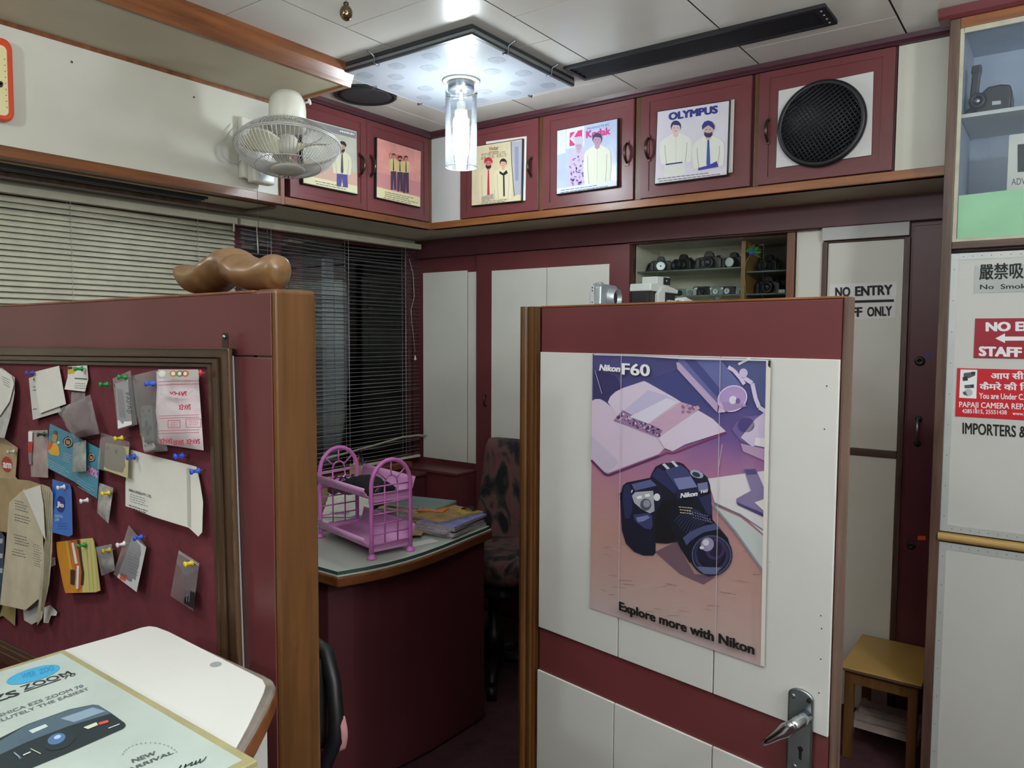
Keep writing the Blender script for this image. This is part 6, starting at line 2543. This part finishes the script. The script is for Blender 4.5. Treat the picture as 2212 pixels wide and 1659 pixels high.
a.shape([(103, 960), (110, 950), (114, 960), (108, 972), (102, 970)], I('#c9602f'), 2)
a.shape([(114, 936), (120, 934), (124, 944), (121, 955), (113, 954)], I('#b98a4a'), 2)
a.oval(119, 934, 4, 4.5, I('#6d4a30'), 3)
a.oval(126, 956, 2.6, 2.8, I('#e6e2dc'), 3)
for x, y, r in ((147, 955, 9), (197, 988, 7)):
    a.shape([(x - r, y - r * .9), (x, y - r * 1.5), (x + r, y - r * .5), (x + r * 1.2, y + r * .2), (x + r, y + r), (x, y + r * 1.5), (x - r, y + r * .6), (x - r * 1.3, y - r * .1)], I('#22262e'), 1)
    a.ring(x, y, r, r * 1.1, 1.3, I('#c9ccc8'), 2)
    a.shape([(x - r * .5, y - r * .5), (x + r * .5, y - r * .3), (x + r * .5, y + r * .6), (x - r * .5, y + r * .4)], I('#c07a3a'), 3)
a.scribble(99, 990, 150, 1015, 5, 4, I('#8fc0d0'), 1, 1.6, .5)
a.scribble(165, 1030, 205, 1060, 6, 4, I('#8fc0d0'), 1, 1.4, .6)
a.text('20%', (187, 1020), (211, 1034), (189, 1004), I('#d88ac0'), 2, bold=.05)
a.scribble(134, 977, 155, 998, 5, 4, I('#b8b2cc'), 1, 1.8, .3)
a.build('print', th, fix=False)
packet('pouch', 'small grey pouch pinned over the teal flyer', 'packet', [(158, 958), (186, 951), (186, 1018), (155, 1020)], solid('#8a8f8c', .4, vary=.2, scale=60, name='grey_pouch'), lay=5, bulge=.004, seed=12)
th, pl = packet('packet', 'clear bag with a yellowed paper in the middle of the board, under a yellow pin', 'packet', [(218, 934), (280, 955), (280, 1034), (210, 1012)], M['bag'], lay=3, bulge=.004, seed=13)
a = Art(pl.off(-.003))
a.shape([(228, 956), (279, 966), (276, 1033), (224, 1014)], I('#b9b084'), 1)
a.oval(232, 968, 4, 4, I('#9a8f68'), 2)
a.shape([(249, 970), (254, 971), (253, 981), (248, 980)], I('#8a815e'), 2)
a.build('yellowed_paper', th, fix=False)
th, pl = flat('envelope', 'long white envelope under two blue pins, right of the middle of the board', 'envelope', [(282, 971), (312, 980), (424, 1008), (432, 1045), (438, 1085), (436, 1150), (428, 1159), (408, 1140), (330, 1116), (271, 1093), (271, 1040)], M['paper'], lay=1, lift=.014)
a = Art(pl.off(.0003))
a.text('PARLA (INDIA) PVT. LTD.', (278.5, 1061), (327, 1076), (278.5, 1055), I('#4d525e'), 1, bold=.02)
a.scribble(278, 1066, 322, 1090, 5, 4, gt, 1, 1.2, .3)
a.scribble(278, 1090, 320, 1100, 5, 2, I('#33353c'), 1, 1.8, .32)
a.scribble(281, 980, 292, 996, 5, 3, I('#33353c'), 1, 1.8, .2)
a.shape([(403, 1010), (410, 1012), (412, 1140), (405, 1136)], I('#b5b2a8'), 1)
a.build('print', th, fix=False)
packet('packet', 'small clear zip bag under a yellow pin, below the teal flyer', 'packet', [(213, 1042), (245, 1054), (234, 1131), (210, 1108)], solid('#9d9b99', .25, vary=.2, scale=60, name='cloudy_bag'), lay=3, bulge=.004, seed=14)
th, pl = flat('card', 'bright blue card with a dark round emblem and white lettering', 'card', [(113, 1035), (150, 1046), (154, 1060), (156, 1155), (149, 1159), (113, 1150)], solid('#1f66c4', .3, vary=.03, name='blue_card'), lay=2, lift=.012, edge=M['alu'])
a = Art(pl.off(.0003))
a.oval(130.5, 1089, 9.5, 18, I('#1d2a7a'), 1)
a.text('Jio', (122.5, 1093), (138, 1097), (122.5, 1082), WI, 2, bold=.06)
a.text('DIGITAL', (119, 1117), (136, 1119), (119, 1111), I('#b9d2ee'), 2, bold=.02)
a.text('LIFE', (119, 1125), (128, 1126), (119, 1119), I('#b9d2ee'), 2, bold=.02)
a.scribble(122, 1130, 148, 1150, 6, 3, I('#1a4f9c'), 1, 1.4)
a.build('print', th, fix=False)
th, pl = flat('booklet', 'orange and yellow folded booklet under a green pin at the foot of the board', 'booklet', [(121, 1171), (176, 1164), (200, 1162), (207, 1190), (217, 1276), (206, 1280), (141, 1281), (136, 1262), (124, 1200)], solid('#cf8a22', .5, vary=.06, scale=20, name='orange_print'), lay=2, lift=.010)
a = Art(pl.off(.0004))
a.shape([(174, 1165), (200, 1162), (207, 1190), (216, 1275), (206, 1279), (178, 1280), (180, 1240)], I('#c9c27a'), 1)
a.shape([(150, 1168), (172, 1165), (180, 1230), (179, 1265), (168, 1278), (160, 1230)], I('#c4662c'), 1)
a.shape([(141, 1169), (147, 1169), (157, 1235), (151, 1235)], I('#d5a03c'), 2)
a.shape([(152, 1230), (162, 1231), (160, 1264), (152, 1262)], I('#3e2a24'), 3)
a.shape([(154, 1173), (159, 1172), (168, 1217), (162, 1218)], WI, 3)
a.shape([(166, 1222), (171, 1222), (169, 1272), (164, 1272)], WI, 3)
a.shape([(166, 1166), (171, 1166), (182, 1240), (180, 1264), (174, 1264), (176, 1235)], I('#3a2a20'), 3)
for x in (186, 194, 203):
    a.line([(x, 1166), (x + 8, 1276)], 1.0, I('#a8a05e'), 2)
a.build('print', th, fix=False)
packet('packet', 'small grey bag under a yellow pin, right of the orange booklet', 'packet', [(207, 1182), (241, 1175), (249, 1232), (219, 1244)], solid('#7d7a7c', .3, vary=.2, scale=60, name='grey_bag'), lay=3, bulge=.005, seed=16)
th, pl = packet('packet', 'tilted clear bag with a white card and an orange-red square, under a blue pin', 'packet', [(278, 1134), (316, 1180), (296, 1280), (245, 1240)], M['bag'], lay=2, bulge=.004, seed=17)
a = Art(pl.off(-.003))
a.shape([(286, 1158), (316, 1182), (295, 1279), (253, 1247)], I('#c9c9cc'), 1)
a.shape([(261, 1238), (274, 1243), (271, 1256), (258, 1250)], I('#d8533a'), 2)
a.scribble(276, 1190, 300, 1250, 7, 7, gt, 2, 1.2, .5)
a.build('card', th, fix=False)
th, pl = packet('packet', 'clear zip bag with a black memory card at the lower right of the board', 'packet', [(386, 1188), (431, 1216), (417, 1320), (368, 1287)], M['bag'], lay=2, bulge=.004, seed=18)
b = MB()
b.prism([pl.off(-.002).at(*q) for q in ((400, 1272), (418, 1280), (417, 1314), (397, 1303))], -pl.n * .002, M['black'])
b.build('memory_card', th)
a = Art(pl.off(-.0015))
for x in (404, 409):
    a.line([(x, 1284), (x - 1, 1300)], 1, I('#8d9198'), 1)
a.build('card_print', th, fix=False)
zip_strip(th, pl, (386, 1191), (430, 1219))

for px, py, c, lb in ((58, 806, '#2f3fa0', 'dark blue push pin near the top left of the board, beside the blank card'), (217, 831, '#14803a', 'lone green push pin in bare felt near the top of the board'),
                      (163, 797, '#14803a', 'green push pin through the small business card'), (257, 815, '#14803a', 'green push pin through the bag with the sideways label'),
                      (316, 829, '#2f55c8', 'blue push pin through the bag with the remote control'), (417, 806, '#c92433', 'red push pin through the bubble bag'),
                      (82, 939, '#1d4a3a', 'dark green push pin through the narrow pinkish pouch'), (249, 948, '#d2c02e', 'yellow push pin through the bag with yellowed paper'),
                      (276, 988, '#2f55c8', 'blue push pin at the left end of the long white envelope'), (414, 1019, '#2f55c8', 'blue push pin at the right end of the long white envelope'),
                      (379, 986, '#2f4fe0', 'lone blue push pin in bare felt under the bubble bag'), (125, 1054, '#dcdce0', 'white push pin through the bright blue card'),
                      (175, 1083, '#dcdce0', 'lone white push pin between the blue card and the small zip bag'), (221, 1067, '#d2c02e', 'yellow push pin through the small clear zip bag'),
                      (169, 1180, '#14803a', 'green push pin through the orange and yellow booklet'), (223, 1191, '#b8a838', 'dull yellow push pin through the small grey bag'),
                      (254, 1178, '#dcdce0', 'lone white push pin beside the tilted clear bag'), (291, 1163, '#2f55c8', 'blue push pin through the tilted clear bag'),
                      (400, 1219, '#d2c02e', 'yellow push pin through the bag with the memory card'), (17, 977, '#b9b6a6', 'grey push pin through the kraft envelope with the logo')):
    pin(px, py, c, lb, .022 if px in (249, 221, 316, 417) else .018)

# ================================================================ display card on the counter
CZ = PZ(ZK + .008)
cA, cB = CZ.at(138, 1403), CZ.at(557, 1642)
ux = unit(cB - cA)
uy = np.cross([0, 0, 1.0], ux)
Lx = np.linalg.norm(cB - cA)
Ly = .33
t = thing('display_card', 'camera advertising card in a yellowed clear sleeve lying on the counter', 'card', tuple((cA + cB) / 2 - uy * .1))
b = MB()
yl = solid('#9a946e', .18, vary=.08, name='yellowed_acrylic')
q = [cA, cB, cB - uy * Ly, cA - uy * Ly]
b.prism(q, (0, 0, -.006), yl)
b.build('sleeve', t, bevel=.0012)
b = MB()
q = [cA + ux * .010 - uy * .008, cB - ux * .012 - uy * .010, cB - ux * .012 - uy * (Ly - .01), cA + ux * .010 - uy * (Ly - .01)]
b.prism([p + (0, 0, .0004) for p in q], (0, 0, -.0003), solid('#aab6b1', .2, vary=.05, scale=8, name='card_print_pale'))
b.build('printed_sheet', t)
a = Art(PZ(ZK + .0088))
dk3 = I('#23282c')
a.oval(72, 1457, 60, 14, I('#3d98c2'), 1, rot=-16)
a.text('WER  ZOO', (48, 1467), (118, 1447), (45, 1456), I('#2b7fae'), 2, bold=.02)
a.text('ZOOM', (52, 1491), (158, 1456), (41, 1483), dk3, 1, bold=.015)
a.line([(52, 1494), (132, 1467)], 1.8, dk3, 1)
a.text('70', (138, 1467), (164, 1458), (136, 1461), dk3, 1, bold=.01)
a.text('EZS', (-48, 1530), (45, 1500), (-58, 1518), dk3, 1, bold=.03)
a.text('YASHICA EZS ZOOM 70', (-30, 1559), (182, 1483), (-34, 1553), I('#5b6367'), 1, bold=.015)
a.text('ABSOLUTELY THE EASIEST', (-55, 1580), (194, 1489), (-59, 1574), I('#5b6367'), 1, bold=.015)
cb = I('#1c282d')
a.shape([(0, 1594), (60, 1564), (150, 1532), (200, 1522), (212, 1523), (240, 1540), (270, 1562), (272, 1568), (266, 1574), (150, 1625), (75, 1656), (60, 1662), (-40, 1700), (-60, 1660)], cb, 1)
a.shape([(60, 1565), (150, 1533), (200, 1523), (212, 1524), (240, 1541), (150, 1568), (60, 1602), (0, 1630), (-20, 1612)], I('#475b68'), 2)
a.shape([(130, 1552), (200, 1528), (228, 1536), (160, 1560)], I('#7d92a4'), 3)
a.shape([(62, 1578), (98, 1564), (104, 1569), (70, 1584)], I('#b5c2c2'), 3)
a.shape([(36, 1596), (64, 1585), (72, 1592), (46, 1604)], I('#46576a'), 3)
a.oval(128, 1598, 36, 20, I('#1e2c33'), 3, rot=-20)
a.oval(122, 1596, 20, 11, I('#4a6a92'), 4, rot=-20)
a.oval(124, 1592, 8, 4, I('#9db6dc'), 5, rot=-20)
a.shape([(212, 1561), (233, 1555), (235, 1560), (215, 1566)], I('#c04a40'), 4)
a.shape([(180, 1571), (208, 1560), (212, 1566), (190, 1575)], I('#b9c2b0'), 4)
a.line([(234, 1573), (258, 1564)], 1.6, I('#c8d0d2'), 4)
a.line([(30, 1625), (48, 1640), (40, 1636)], 3, I('#7d929c'), 4)
a.line([(50, 1631), (66, 1624)], 2, I('#d5dcd8'), 4)
a.line([(66, 1617), (88, 1628)], 2, I('#a8b89a'), 4)
a.text('NEW', (287, 1648), (339, 1629), (283, 1640), I('#4a5456'), 1, bold=.03)
a.text('ARRIVAL', (276, 1668), (376, 1627), (273, 1661), I('#4a5456'), 1, bold=.03)
for i in range(16):
    q = math.radians(190 + i * 10)
    a.oval(325 + 60 * math.cos(q), 1640 + 30 * math.sin(q) - 6, 1.6, 1.0, I('#6a7476'), 1)
# handwriting
a.line([(385, 1662), (392, 1652), (388, 1660)], 2.2, I('#3c4a4c'), 1)
a.line([(398, 1658), (402, 1650), (399, 1657), (408, 1651), (416, 1646), (411, 1654), (420, 1650), (424, 1643), (422, 1651), (430, 1645), (433, 1639), (432, 1648), (441, 1641), (446, 1634)], 2.4, I('#3c4a4c'), 1)
a.build('printed_picture', t, fix=False)


# ================================================================ things on the desk
DZ = .7622
# ---- pink two-tier rack
pd = unit([.22, .975, 0])
ld = unit([-.975, .22, 0])
R0 = np.array([-1.816, 1.712, DZ])
WR, LR, HS = .152, .36, .238
t = thing('desk_rack', 'pink plastic two-tier desk rack with arched ends standing on the glass desk top', 'rack', tuple(R0 + pd * WR / 2 + ld * LR / 2))


def rk(l, p, z): return R0 + ld * l + pd * p + np.array([0, 0, z])


for l0, nm in ((0.0, 'near'), (LR, 'far')):
    b = MB()
    arch = [rk(l0, 0, .004), rk(l0, 0, .08), rk(l0, 0, .16), rk(l0, 0, HS)]
    for i in range(1, 16):
        q = math.pi * i / 16
        arch.append(rk(l0, WR / 2 - WR / 2 * math.cos(q), HS + WR / 2 * 1.12 * math.sin(q)))
    arch += [rk(l0, WR, HS), rk(l0, WR, .16), rk(l0, WR, .08), rk(l0, WR, .004)]
    b.tube(arch, .0072, M['pink'], 10)
    ep = b.build('arched_end', t)
    g = MB()
    zs_ = [.045, .078, .112, .146, .180, .214, HS]
    for z in zs_:
        g.tube([rk(l0, .004, z), rk(l0, WR - .004, z)], .0026, M['pink'], 6)
    for p in (WR * .335, WR * .665):
        g.tube([rk(l0, p, .045), rk(l0, p, HS)], .0026, M['pink'], 6)
    r2 = WR * .165
    g.tube([rk(l0, WR / 2 - r2 * math.cos(math.pi * i / 8), HS + .004 + r2 * 1.2 * math.sin(math.pi * i / 8)) for i in range(9)], .0026, M['pink'], 6)
    for q in (40, 90, 140):
        q = math.radians(q)
        g.tube([rk(l0, WR / 2 - r2 * math.cos(q), HS + r2 * 1.2 * math.sin(q)), rk(l0, WR / 2 - WR / 2 * .97 * math.cos(q), HS + WR / 2 * 1.09 * math.sin(q))], .0026, M['pink'], 6)
    g.build('lattice', ep)
    for p in (0, WR):
        f = MB()
        f.lathe(rk(l0, p, 0), (0, 0, 1), [(.0165, 0), (.016, .004), (.011, .010), (.0085, .016)], M['pink'], 18)
        f.build('foot', ep)


def tray(z0, parent):
    prof = [(-.020, .030), (-.024, .026), (-.022, .018), (-.015, .012), (-.010, .002), (0, -.006), (.03, -.010), (WR - .03, -.010), (WR, -.006), (WR + .010, .002), (WR + .016, .014), (WR + .022, .034), (WR + .026, .048)]
    b = MB()
    n = len(prof)
    vs, fs = [], []
    for l in (.008, LR - .008):
        for p, z in prof:
            vs.append(rk(l, p, z0 + z))
    fs = [(i, i + 1, n + i + 1, n + i) for i in range(n - 1)]
    b.add(vs, fs, M['pinklt'], True)
    o = b.build('tray', parent, fix=False, solidify=.0035)
    for l in (.008, LR - .008):
        e = MB()
        q = [rk(l, p, z0 + z) for p, z in prof]
        q2 = [rk(l, p, z0 + z - .012) for p, z in prof[::-1]]
        # end lip: a band under the tray's edge, open above
        e.prism([rk(l, -.004, z0 + .004), rk(l, WR + .004, z0 + .004), rk(l, WR + .004, z0 - .022), rk(l, -.004, z0 - .022)], ld * .003, M['pinklt'])
        e.build('end_lip', o)


tray(.040, t)
tray(.205, t)
# black cloth and small plastic in the upper tray
rn = random.Random(5)
zt_ = .205
HH = [[rn.uniform(0, 1) for _ in range(15)] for _ in range(23)]
b = MB()
def blk(u, v):
    e = (math.sin(math.pi * u) * math.sin(math.pi * v)) ** .4
    h = .010 + .040 * e * (.45 + .55 * math.sin(2.6 * u + 3 * v)) + .014 * HH[int(u * 22)][int(v * 14)] * e
    return rk(.045 + .20 * u, .012 + .12 * v, zt_ - .004 + max(0, h) * (1 if e > 0 else 0))
b.surf(blk, 22, 14, M['blackcloth'])
tag(b.build('black_cloth', solidify=.002), 'crumpled black cloth heaped in the upper tray of the pink rack', 'cloth')
b = MB()
for k in range(14):
    p = rk(rn.choice([rn.uniform(.014, .022), rn.uniform(.30, .335)]), rn.uniform(.02, .13), zt_ + .0)
    d = np.array([rn.uniform(-1, 1), rn.uniform(-1, 1), rn.uniform(.2, .9)])
    b.tube([p, p + unit(d) * .012, p + unit(d) * .02 + np.array([0, .01, .004])], .004, M['black'] if k % 3 else M['chrome'], 5)
o = tag(b.build('cable_clutter'), 'tangle of small dark plastic bits in the upper tray', 'clutter', kind='stuff')

# ---- magazines
def book(name, label, cat, c, lx, ly, z0, h, ang, cover, pages=None, group=None, soft=True):
    ca, sa = math.cos(ang), math.sin(ang)
    ex, ey = np.array([ca, sa, 0]), np.array([-sa, ca, 0])
    o = np.array([c[0], c[1], z0]) - ex * lx / 2 - ey * ly / 2
    th = thing(name, label, cat, (c[0], c[1], z0), group)
    b = MB()
    b.obox(o + ex * .001 + (0, 0, .0006), ex * (lx - .002), ey * (ly - .002), (0, 0, h - .0012), pages or solid('#b9b4b4', .8, vary=.2, scale=160, name='page_edges'))
    b.build('pages', th)
    b = MB()
    b.obox(o + (0, 0, h - .0006), ex * lx, ey * ly, (0, 0, .0006), cover)
    b.obox(o, ex * lx, ey * ly, (0, 0, .0006), cover)
    b.build('cover', th)
    return th, o, ex, ey


def pat(nm, cols, sc=14): return patchy(nm, cols, sc, .35, detail=2)


GM = 'magazines stacked on the desk corner'
mz = DZ
mags = [('#5f7d86', '#a9bfc0', .10, 'pale green magazine at the bottom of the stack on the desk corner'),
        ('#8d8a94', '#c7c4cc', .16, 'grey magazine second from the bottom of the corner stack'),
        ('#6f6a8a', '#b5b0c9', .05, 'dull violet magazine third from the bottom of the corner stack'),
        ('#7a7d83', '#c2bfb9', .20, 'silver-grey magazine in the middle of the corner stack'),
        ('#5560a8', '#8a8fd0', .14, 'violet-blue magazine near the top of the corner stack'),
        ('#6a5a3a', '#b08a3c', -.10, 'brown magazine with yellow letters on top of the corner stack')]
for k, (c0, c1, an, lb) in enumerate(mags):
    cx, cy = -1.862 + .006 * math.sin(k * 2.1), 2.160 + .008 * math.cos(k * 1.7)
    if k == 5:
        cx, cy = -1.905, 2.190
    h = .0085 if k < 5 else .006
    th, o, ex, ey = book('magazine', lb, 'magazine', (cx, cy), .17, .235, mz, h, an, pat('magazine_cover_%d' % k, [c0, c1, c0], 9), group=GM)
    mz += h + .0004
    if k == 5:
        a = MB()
        V, F = glyphs('ing')
        sc_ = .055
        a.add([o + (0, 0, h + .0003) + ex * (.085 + x * sc_) + ey * (.165 + y * sc_) for x, y in V], F, I('#e0c53a'))
        a.build('lettering', th, fix=False)
tz = mz
# tan leaflet with a red oval, lying against the stack
th, o, ex, ey = book('leaflet', 'tan leaflet with a red-brown oval lying beside the magazine stack', 'leaflet', (-1.975, 2.045), .15, .215, DZ + .012, .004, .55, solid('#ad9468', .5, vary=.15, scale=20, name='tan_cover'))
a = MB()
cc = o + ex * .085 + ey * .12 + (0, 0, .0043)
a.poly([cc + ex * .045 * math.cos(q) + ey * .032 * math.sin(q) for q in [i * math.pi / 14 for i in range(28)]], I('#b5552c'))
V, F = glyphs('CO')
a.add([o + (0, 0, .0044) + ex * (.012 + x * .05) + ey * (.05 + y * .05) for x, y in V], F, I('#2c221c'))
a.build('print', th, fix=False)
th, o, ex, ey = book('envelope', 'orange envelope lying on the brown magazine on the desk', 'envelope', (-1.985, 2.20), .11, .075, tz + .0005, .002, .35, solid('#d97a34', .6, vary=.05, name='orange_paper'))
th, o, ex, ey = book('envelope', 'white printed slip at the desk edge beside the pink rack', 'envelope', (-1.815, 1.955), .05, .11, DZ, .0012, -.25, M['paper'])
th, o, ex, ey = book('folder', 'flat orange-brown booklet under the pink rack end on the desk', 'booklet', (-2.115, 1.99), .10, .16, DZ + .0, .010, .3, pat('booklet_cover', ['#8f7a52', '#c0a878', '#a0834e'], 10))
th, o, ex, ey = book('folder', 'teal plastic folder lying flat on the desk behind the pink rack', 'folder', (-2.235, 2.13), .15, .13, DZ + .0, .008, .3, solid('#2f7c98', .35, vary=.08, name='teal_plastic'))
b = MB()
o_ = np.array([-2.20, 2.10, DZ + .0083])
b.obox(o_, (.05, .05, 0), (-.02, .02, 0), (0, 0, .012), thin_glass('clear_plastic_box', (.9, .93, .95), .3, .25, (.8, .84, .88), .1))
tag(b.build('plastic_case'), 'clear plastic case lying on the teal folder', 'case')
# folder pile at the back
GF = 'folders piled at the back of the desk'
pz_ = DZ
fol = [('#c9c7c2', .016, .05, 'thick white paper file at the bottom of the folder pile'), ('#a8a6a4', .012, -.08, 'grey paper file second in the folder pile'),
       ('#2c45a0', .006, .12, 'blue folder in the middle of the folder pile'), ('#c9bd7c', .006, .02, 'yellow folder under the dark file in the pile'),
       ('#4a4038', .010, -.05, 'dark brown file near the top of the folder pile'), ('#6d8580', .008, .10, 'grey-green folder on top of the folder pile')]
for k, (c, h, an, lb) in enumerate(fol):
    cx, cy = (-2.115 + .008 * k, 2.175) if k < 5 else (-2.06, 2.195)
    if k >= 4:
        cx, cy = -2.07, 2.195
    cx, cy = cx - .02, cy + .05
    book('folder', lb, 'folder', (cx, cy + .0), .24, .165, pz_, h, an + .12, solid(c, .45, vary=.06, name='folder_' + c.strip('#')), group=GF)
    pz_ += h + .0004
b = MB()
st = [(-1.94, 2.275, DZ + .012), (-1.90, 2.29, DZ + .055), (-1.86, 2.285, DZ + .065), (-1.82, 2.285, DZ + .035), (-1.815, 2.275, DZ + .012), (-1.87, 2.262, DZ + .01)]
path = []
pts_ = [np.array(s) for s in st]
for i in range(len(pts_)):
    for f in (0, .5):
        path.append(pts_[i] * (1 - f) + pts_[(i + 1) % len(pts_)] * f)
for i, p in enumerate(path):
    pass
vs, fs = [], []
n = len(path)
for p in path:
    vs += [p + np.array([0, -.012, 0]), p + np.array([0, .012, 0])]
fs = [(2 * i, 2 * i + 1, 2 * ((i + 1) % n) + 1, 2 * ((i + 1) % n)) for i in range(n)]
b.add(vs, fs, M['blackcloth'], True)
tag(b.build('strap', solidify=.002), 'black strap looped beside the folder pile at the far end of the desk', 'strap')

# ---- box, white bag and papers beyond the rack
t = thing('cardboard_box', 'small brown cardboard box with a white label behind the pink rack', 'box', (-2.50, 2.03, DZ))
b = MB()
b.obox((-2.56, 1.92, DZ), (.13, .05, 0), (-.05, .12, 0), (0, 0, .105), M['kraft'])
b.build('carton', t, bevel=.002)
b = MB()
o_ = np.array([-2.56, 1.92, DZ]) + np.array([.05, -.12, 0]) * .004
e1_ = unit([.13, .05, 0])
b.obox(o_ + e1_ * .03 + (0, 0, .025), e1_ * .075, unit([.05, -.12, 0]) * .0006, (0, 0, .070), M['paper'])
b.obox(o_ + e1_ * .03 + unit([.05, -.12, 0]) * .0007 + (0, 0, .042), e1_ * .075, unit([.05, -.12, 0]) * .0004, (0, 0, .006), I('#b5304a'))
b.build('label', t)
t = thing('paper_packet', 'white paper packet with a stamped number behind the pink rack', 'packet', (-2.42, 2.10, DZ))
rn = random.Random(8)
HH2 = [[rn.uniform(-1, 1) for _ in range(11)] for _ in range(11)]
b = MB()
pA, pB_, pC, pD = np.array([-2.40, 1.99, DZ + .002]), np.array([-2.24, 2.10, DZ + .002]), np.array([-2.29, 2.19, DZ + .075]), np.array([-2.47, 2.09, DZ + .07])
b.surf(lambda u, v: (pA * (1 - u) + pB_ * u) * (1 - v) + (pD * (1 - u) + pC * u) * v + np.array([0, 0, .008 * HH2[int(u * 10)][int(v * 10)] * v]), 10, 10, M['paper'], smooth=False)
b.build('wrapper', t, solidify=.001)
a = MB()
V, F = glyphs('11220627')
e1_, e2_ = unit(pB_ - pA), unit(pD - pA)
nn = unit(np.cross(e1_, e2_))
if nn[1] > 0:
    nn = -nn
a.add([pA + e1_ * (.03 + x * .020) + e2_ * (.012 + y * .020) + nn * .004 for x, y in V], F, BK)
a.build('stamp', t, fix=False)
th, o, ex, ey = book('paper_stack', 'stack of loose white papers under the brown cardboard box end of the desk', 'papers', (-2.36, 1.86), .20, .13, DZ, .012, .35, M['paper'])
th, o, ex, ey = book('dark_file', 'dark file lying on the desk behind the rack', 'file', (-2.48, 2.24), .26, .15, DZ, .035, .2, solid('#3a3a3e', .6, vary=.2, name='dark_file_cover'))
b = MB()
b.surf(lambda u, v: np.array([-2.40 + .16 * u, 2.20 + .1 * v, DZ + .037 + .03 * math.sin(math.pi * u) * math.sin(math.pi * v)]), 12, 8, M['blackcloth'])
tag(b.build('dark_pouch', solidify=.002), 'soft dark pouch lying on the dark file behind the rack', 'pouch')

# ---- pen holder
pc_ = np.array([-2.74, 2.22])
for k in range(300):
    pass
P_ = PZ(.86).at(776, 1003)
t = thing('side_table', 'narrow maroon side table under the corner window, carrying the pen holder', 'table', (-2.83, 2.7, 0))
b = MB()
b.box(-2.935, -2.765, 2.36, 3.0, 0, .745, M['maroon_dk'])
b.build('body', t)
b = MB()
b.box(-2.945, -2.755, 2.355, 3.005, .7455, DZ - .0003, M['maroon'])
b.build('top', t, bevel=.003)
t = thing('pen_holder', 'cream pen holder full of pens behind the pink rack, below the blind', 'pen holder', (P_[0], P_[1], DZ))
cm = solid('#d3c68f', .4, vary=.04, name='cream_plastic')
b = MB()
x_, y_ = P_[0], P_[1]
w_, d_, h_ = .085, .05, .86 - DZ
for (x0, x1, y0, y1, z0, z1) in ((-w_ / 2, w_ / 2, -d_ / 2, -d_ / 2 + .004, 0, h_), (-w_ / 2, w_ / 2, d_ / 2 - .004, d_ / 2, 0, h_), (-w_ / 2, -w_ / 2 + .004, -d_ / 2 + .004, d_ / 2 - .004, 0, h_), (w_ / 2 - .004, w_ / 2, -d_ / 2 + .004, d_ / 2 - .004, 0, h_), (-w_ / 2 + .004, w_ / 2 - .004, -d_ / 2 + .004, d_ / 2 - .004, 0, .004)):
    b.box(x_ + x0, x_ + x1, y_ + y0, y_ + y1, DZ + z0, DZ + z1, cm)
b.build('cup', t)
GPn = 'pens in the cream holder'
for k, (dx, dy, lx, ly, c, L_, lb) in enumerate(((-.030, -.008, -.10, .05, '#e3e4e6', .135, 'white pen, leftmost in the cream holder'), (-.018, .006, .03, .02, '#2d52b8', .130, 'blue pen in the cream holder'),
                                      (-.004, -.006, -.04, .05, '#dd5a22', .128, 'orange pen in the middle of the cream holder'), (.010, .008, .08, -.03, '#26282c', .132, 'black pen in the cream holder'),
                                      (.022, -.004, .05, .04, '#3f5f7a', .120, 'slate-blue pen, right side of the cream holder'), (.032, .007, .12, .02, '#4a4d52', .116, 'grey pen, rightmost in the cream holder'))):
    th = thing('pen', lb, 'pen', (x_ + dx, y_ + dy, DZ + .006), GPn)
    d0 = unit([lx, ly, 1.0])
    p0 = np.array([x_ + dx * .8, y_ + dy * .8, DZ + .006])
    b = MB()
    b.tube([p0, p0 + d0 * L_ * .82], .0042, solid(c, .3, vary=0, name='pen_' + c.strip('#')), 8)
    b.build('barrel', th)
    b = MB()
    b.tube([p0 + d0 * L_ * .82, p0 + d0 * L_], [.0046, .0040], solid(c, .3, vary=0, name='pen_' + c.strip('#')), 8)
    b.build('cap', th)
b = MB()
ky = np.array([x_ - .012, y_ + .016, DZ + .006])
b.tube([ky, ky + (0, 0, .135)], .002, M['bronze'], 6)
b.tube([ky + np.array([.009 * math.cos(q), 0, .147 + .012 * math.sin(q)]) for q in [i * math.pi / 8 for i in range(16)]], .0025, M['bronze'], 6, closed=True)
tag(b.build('scissors'), 'metal scissors with a ring grip standing behind the pens in the cream holder', 'scissors')
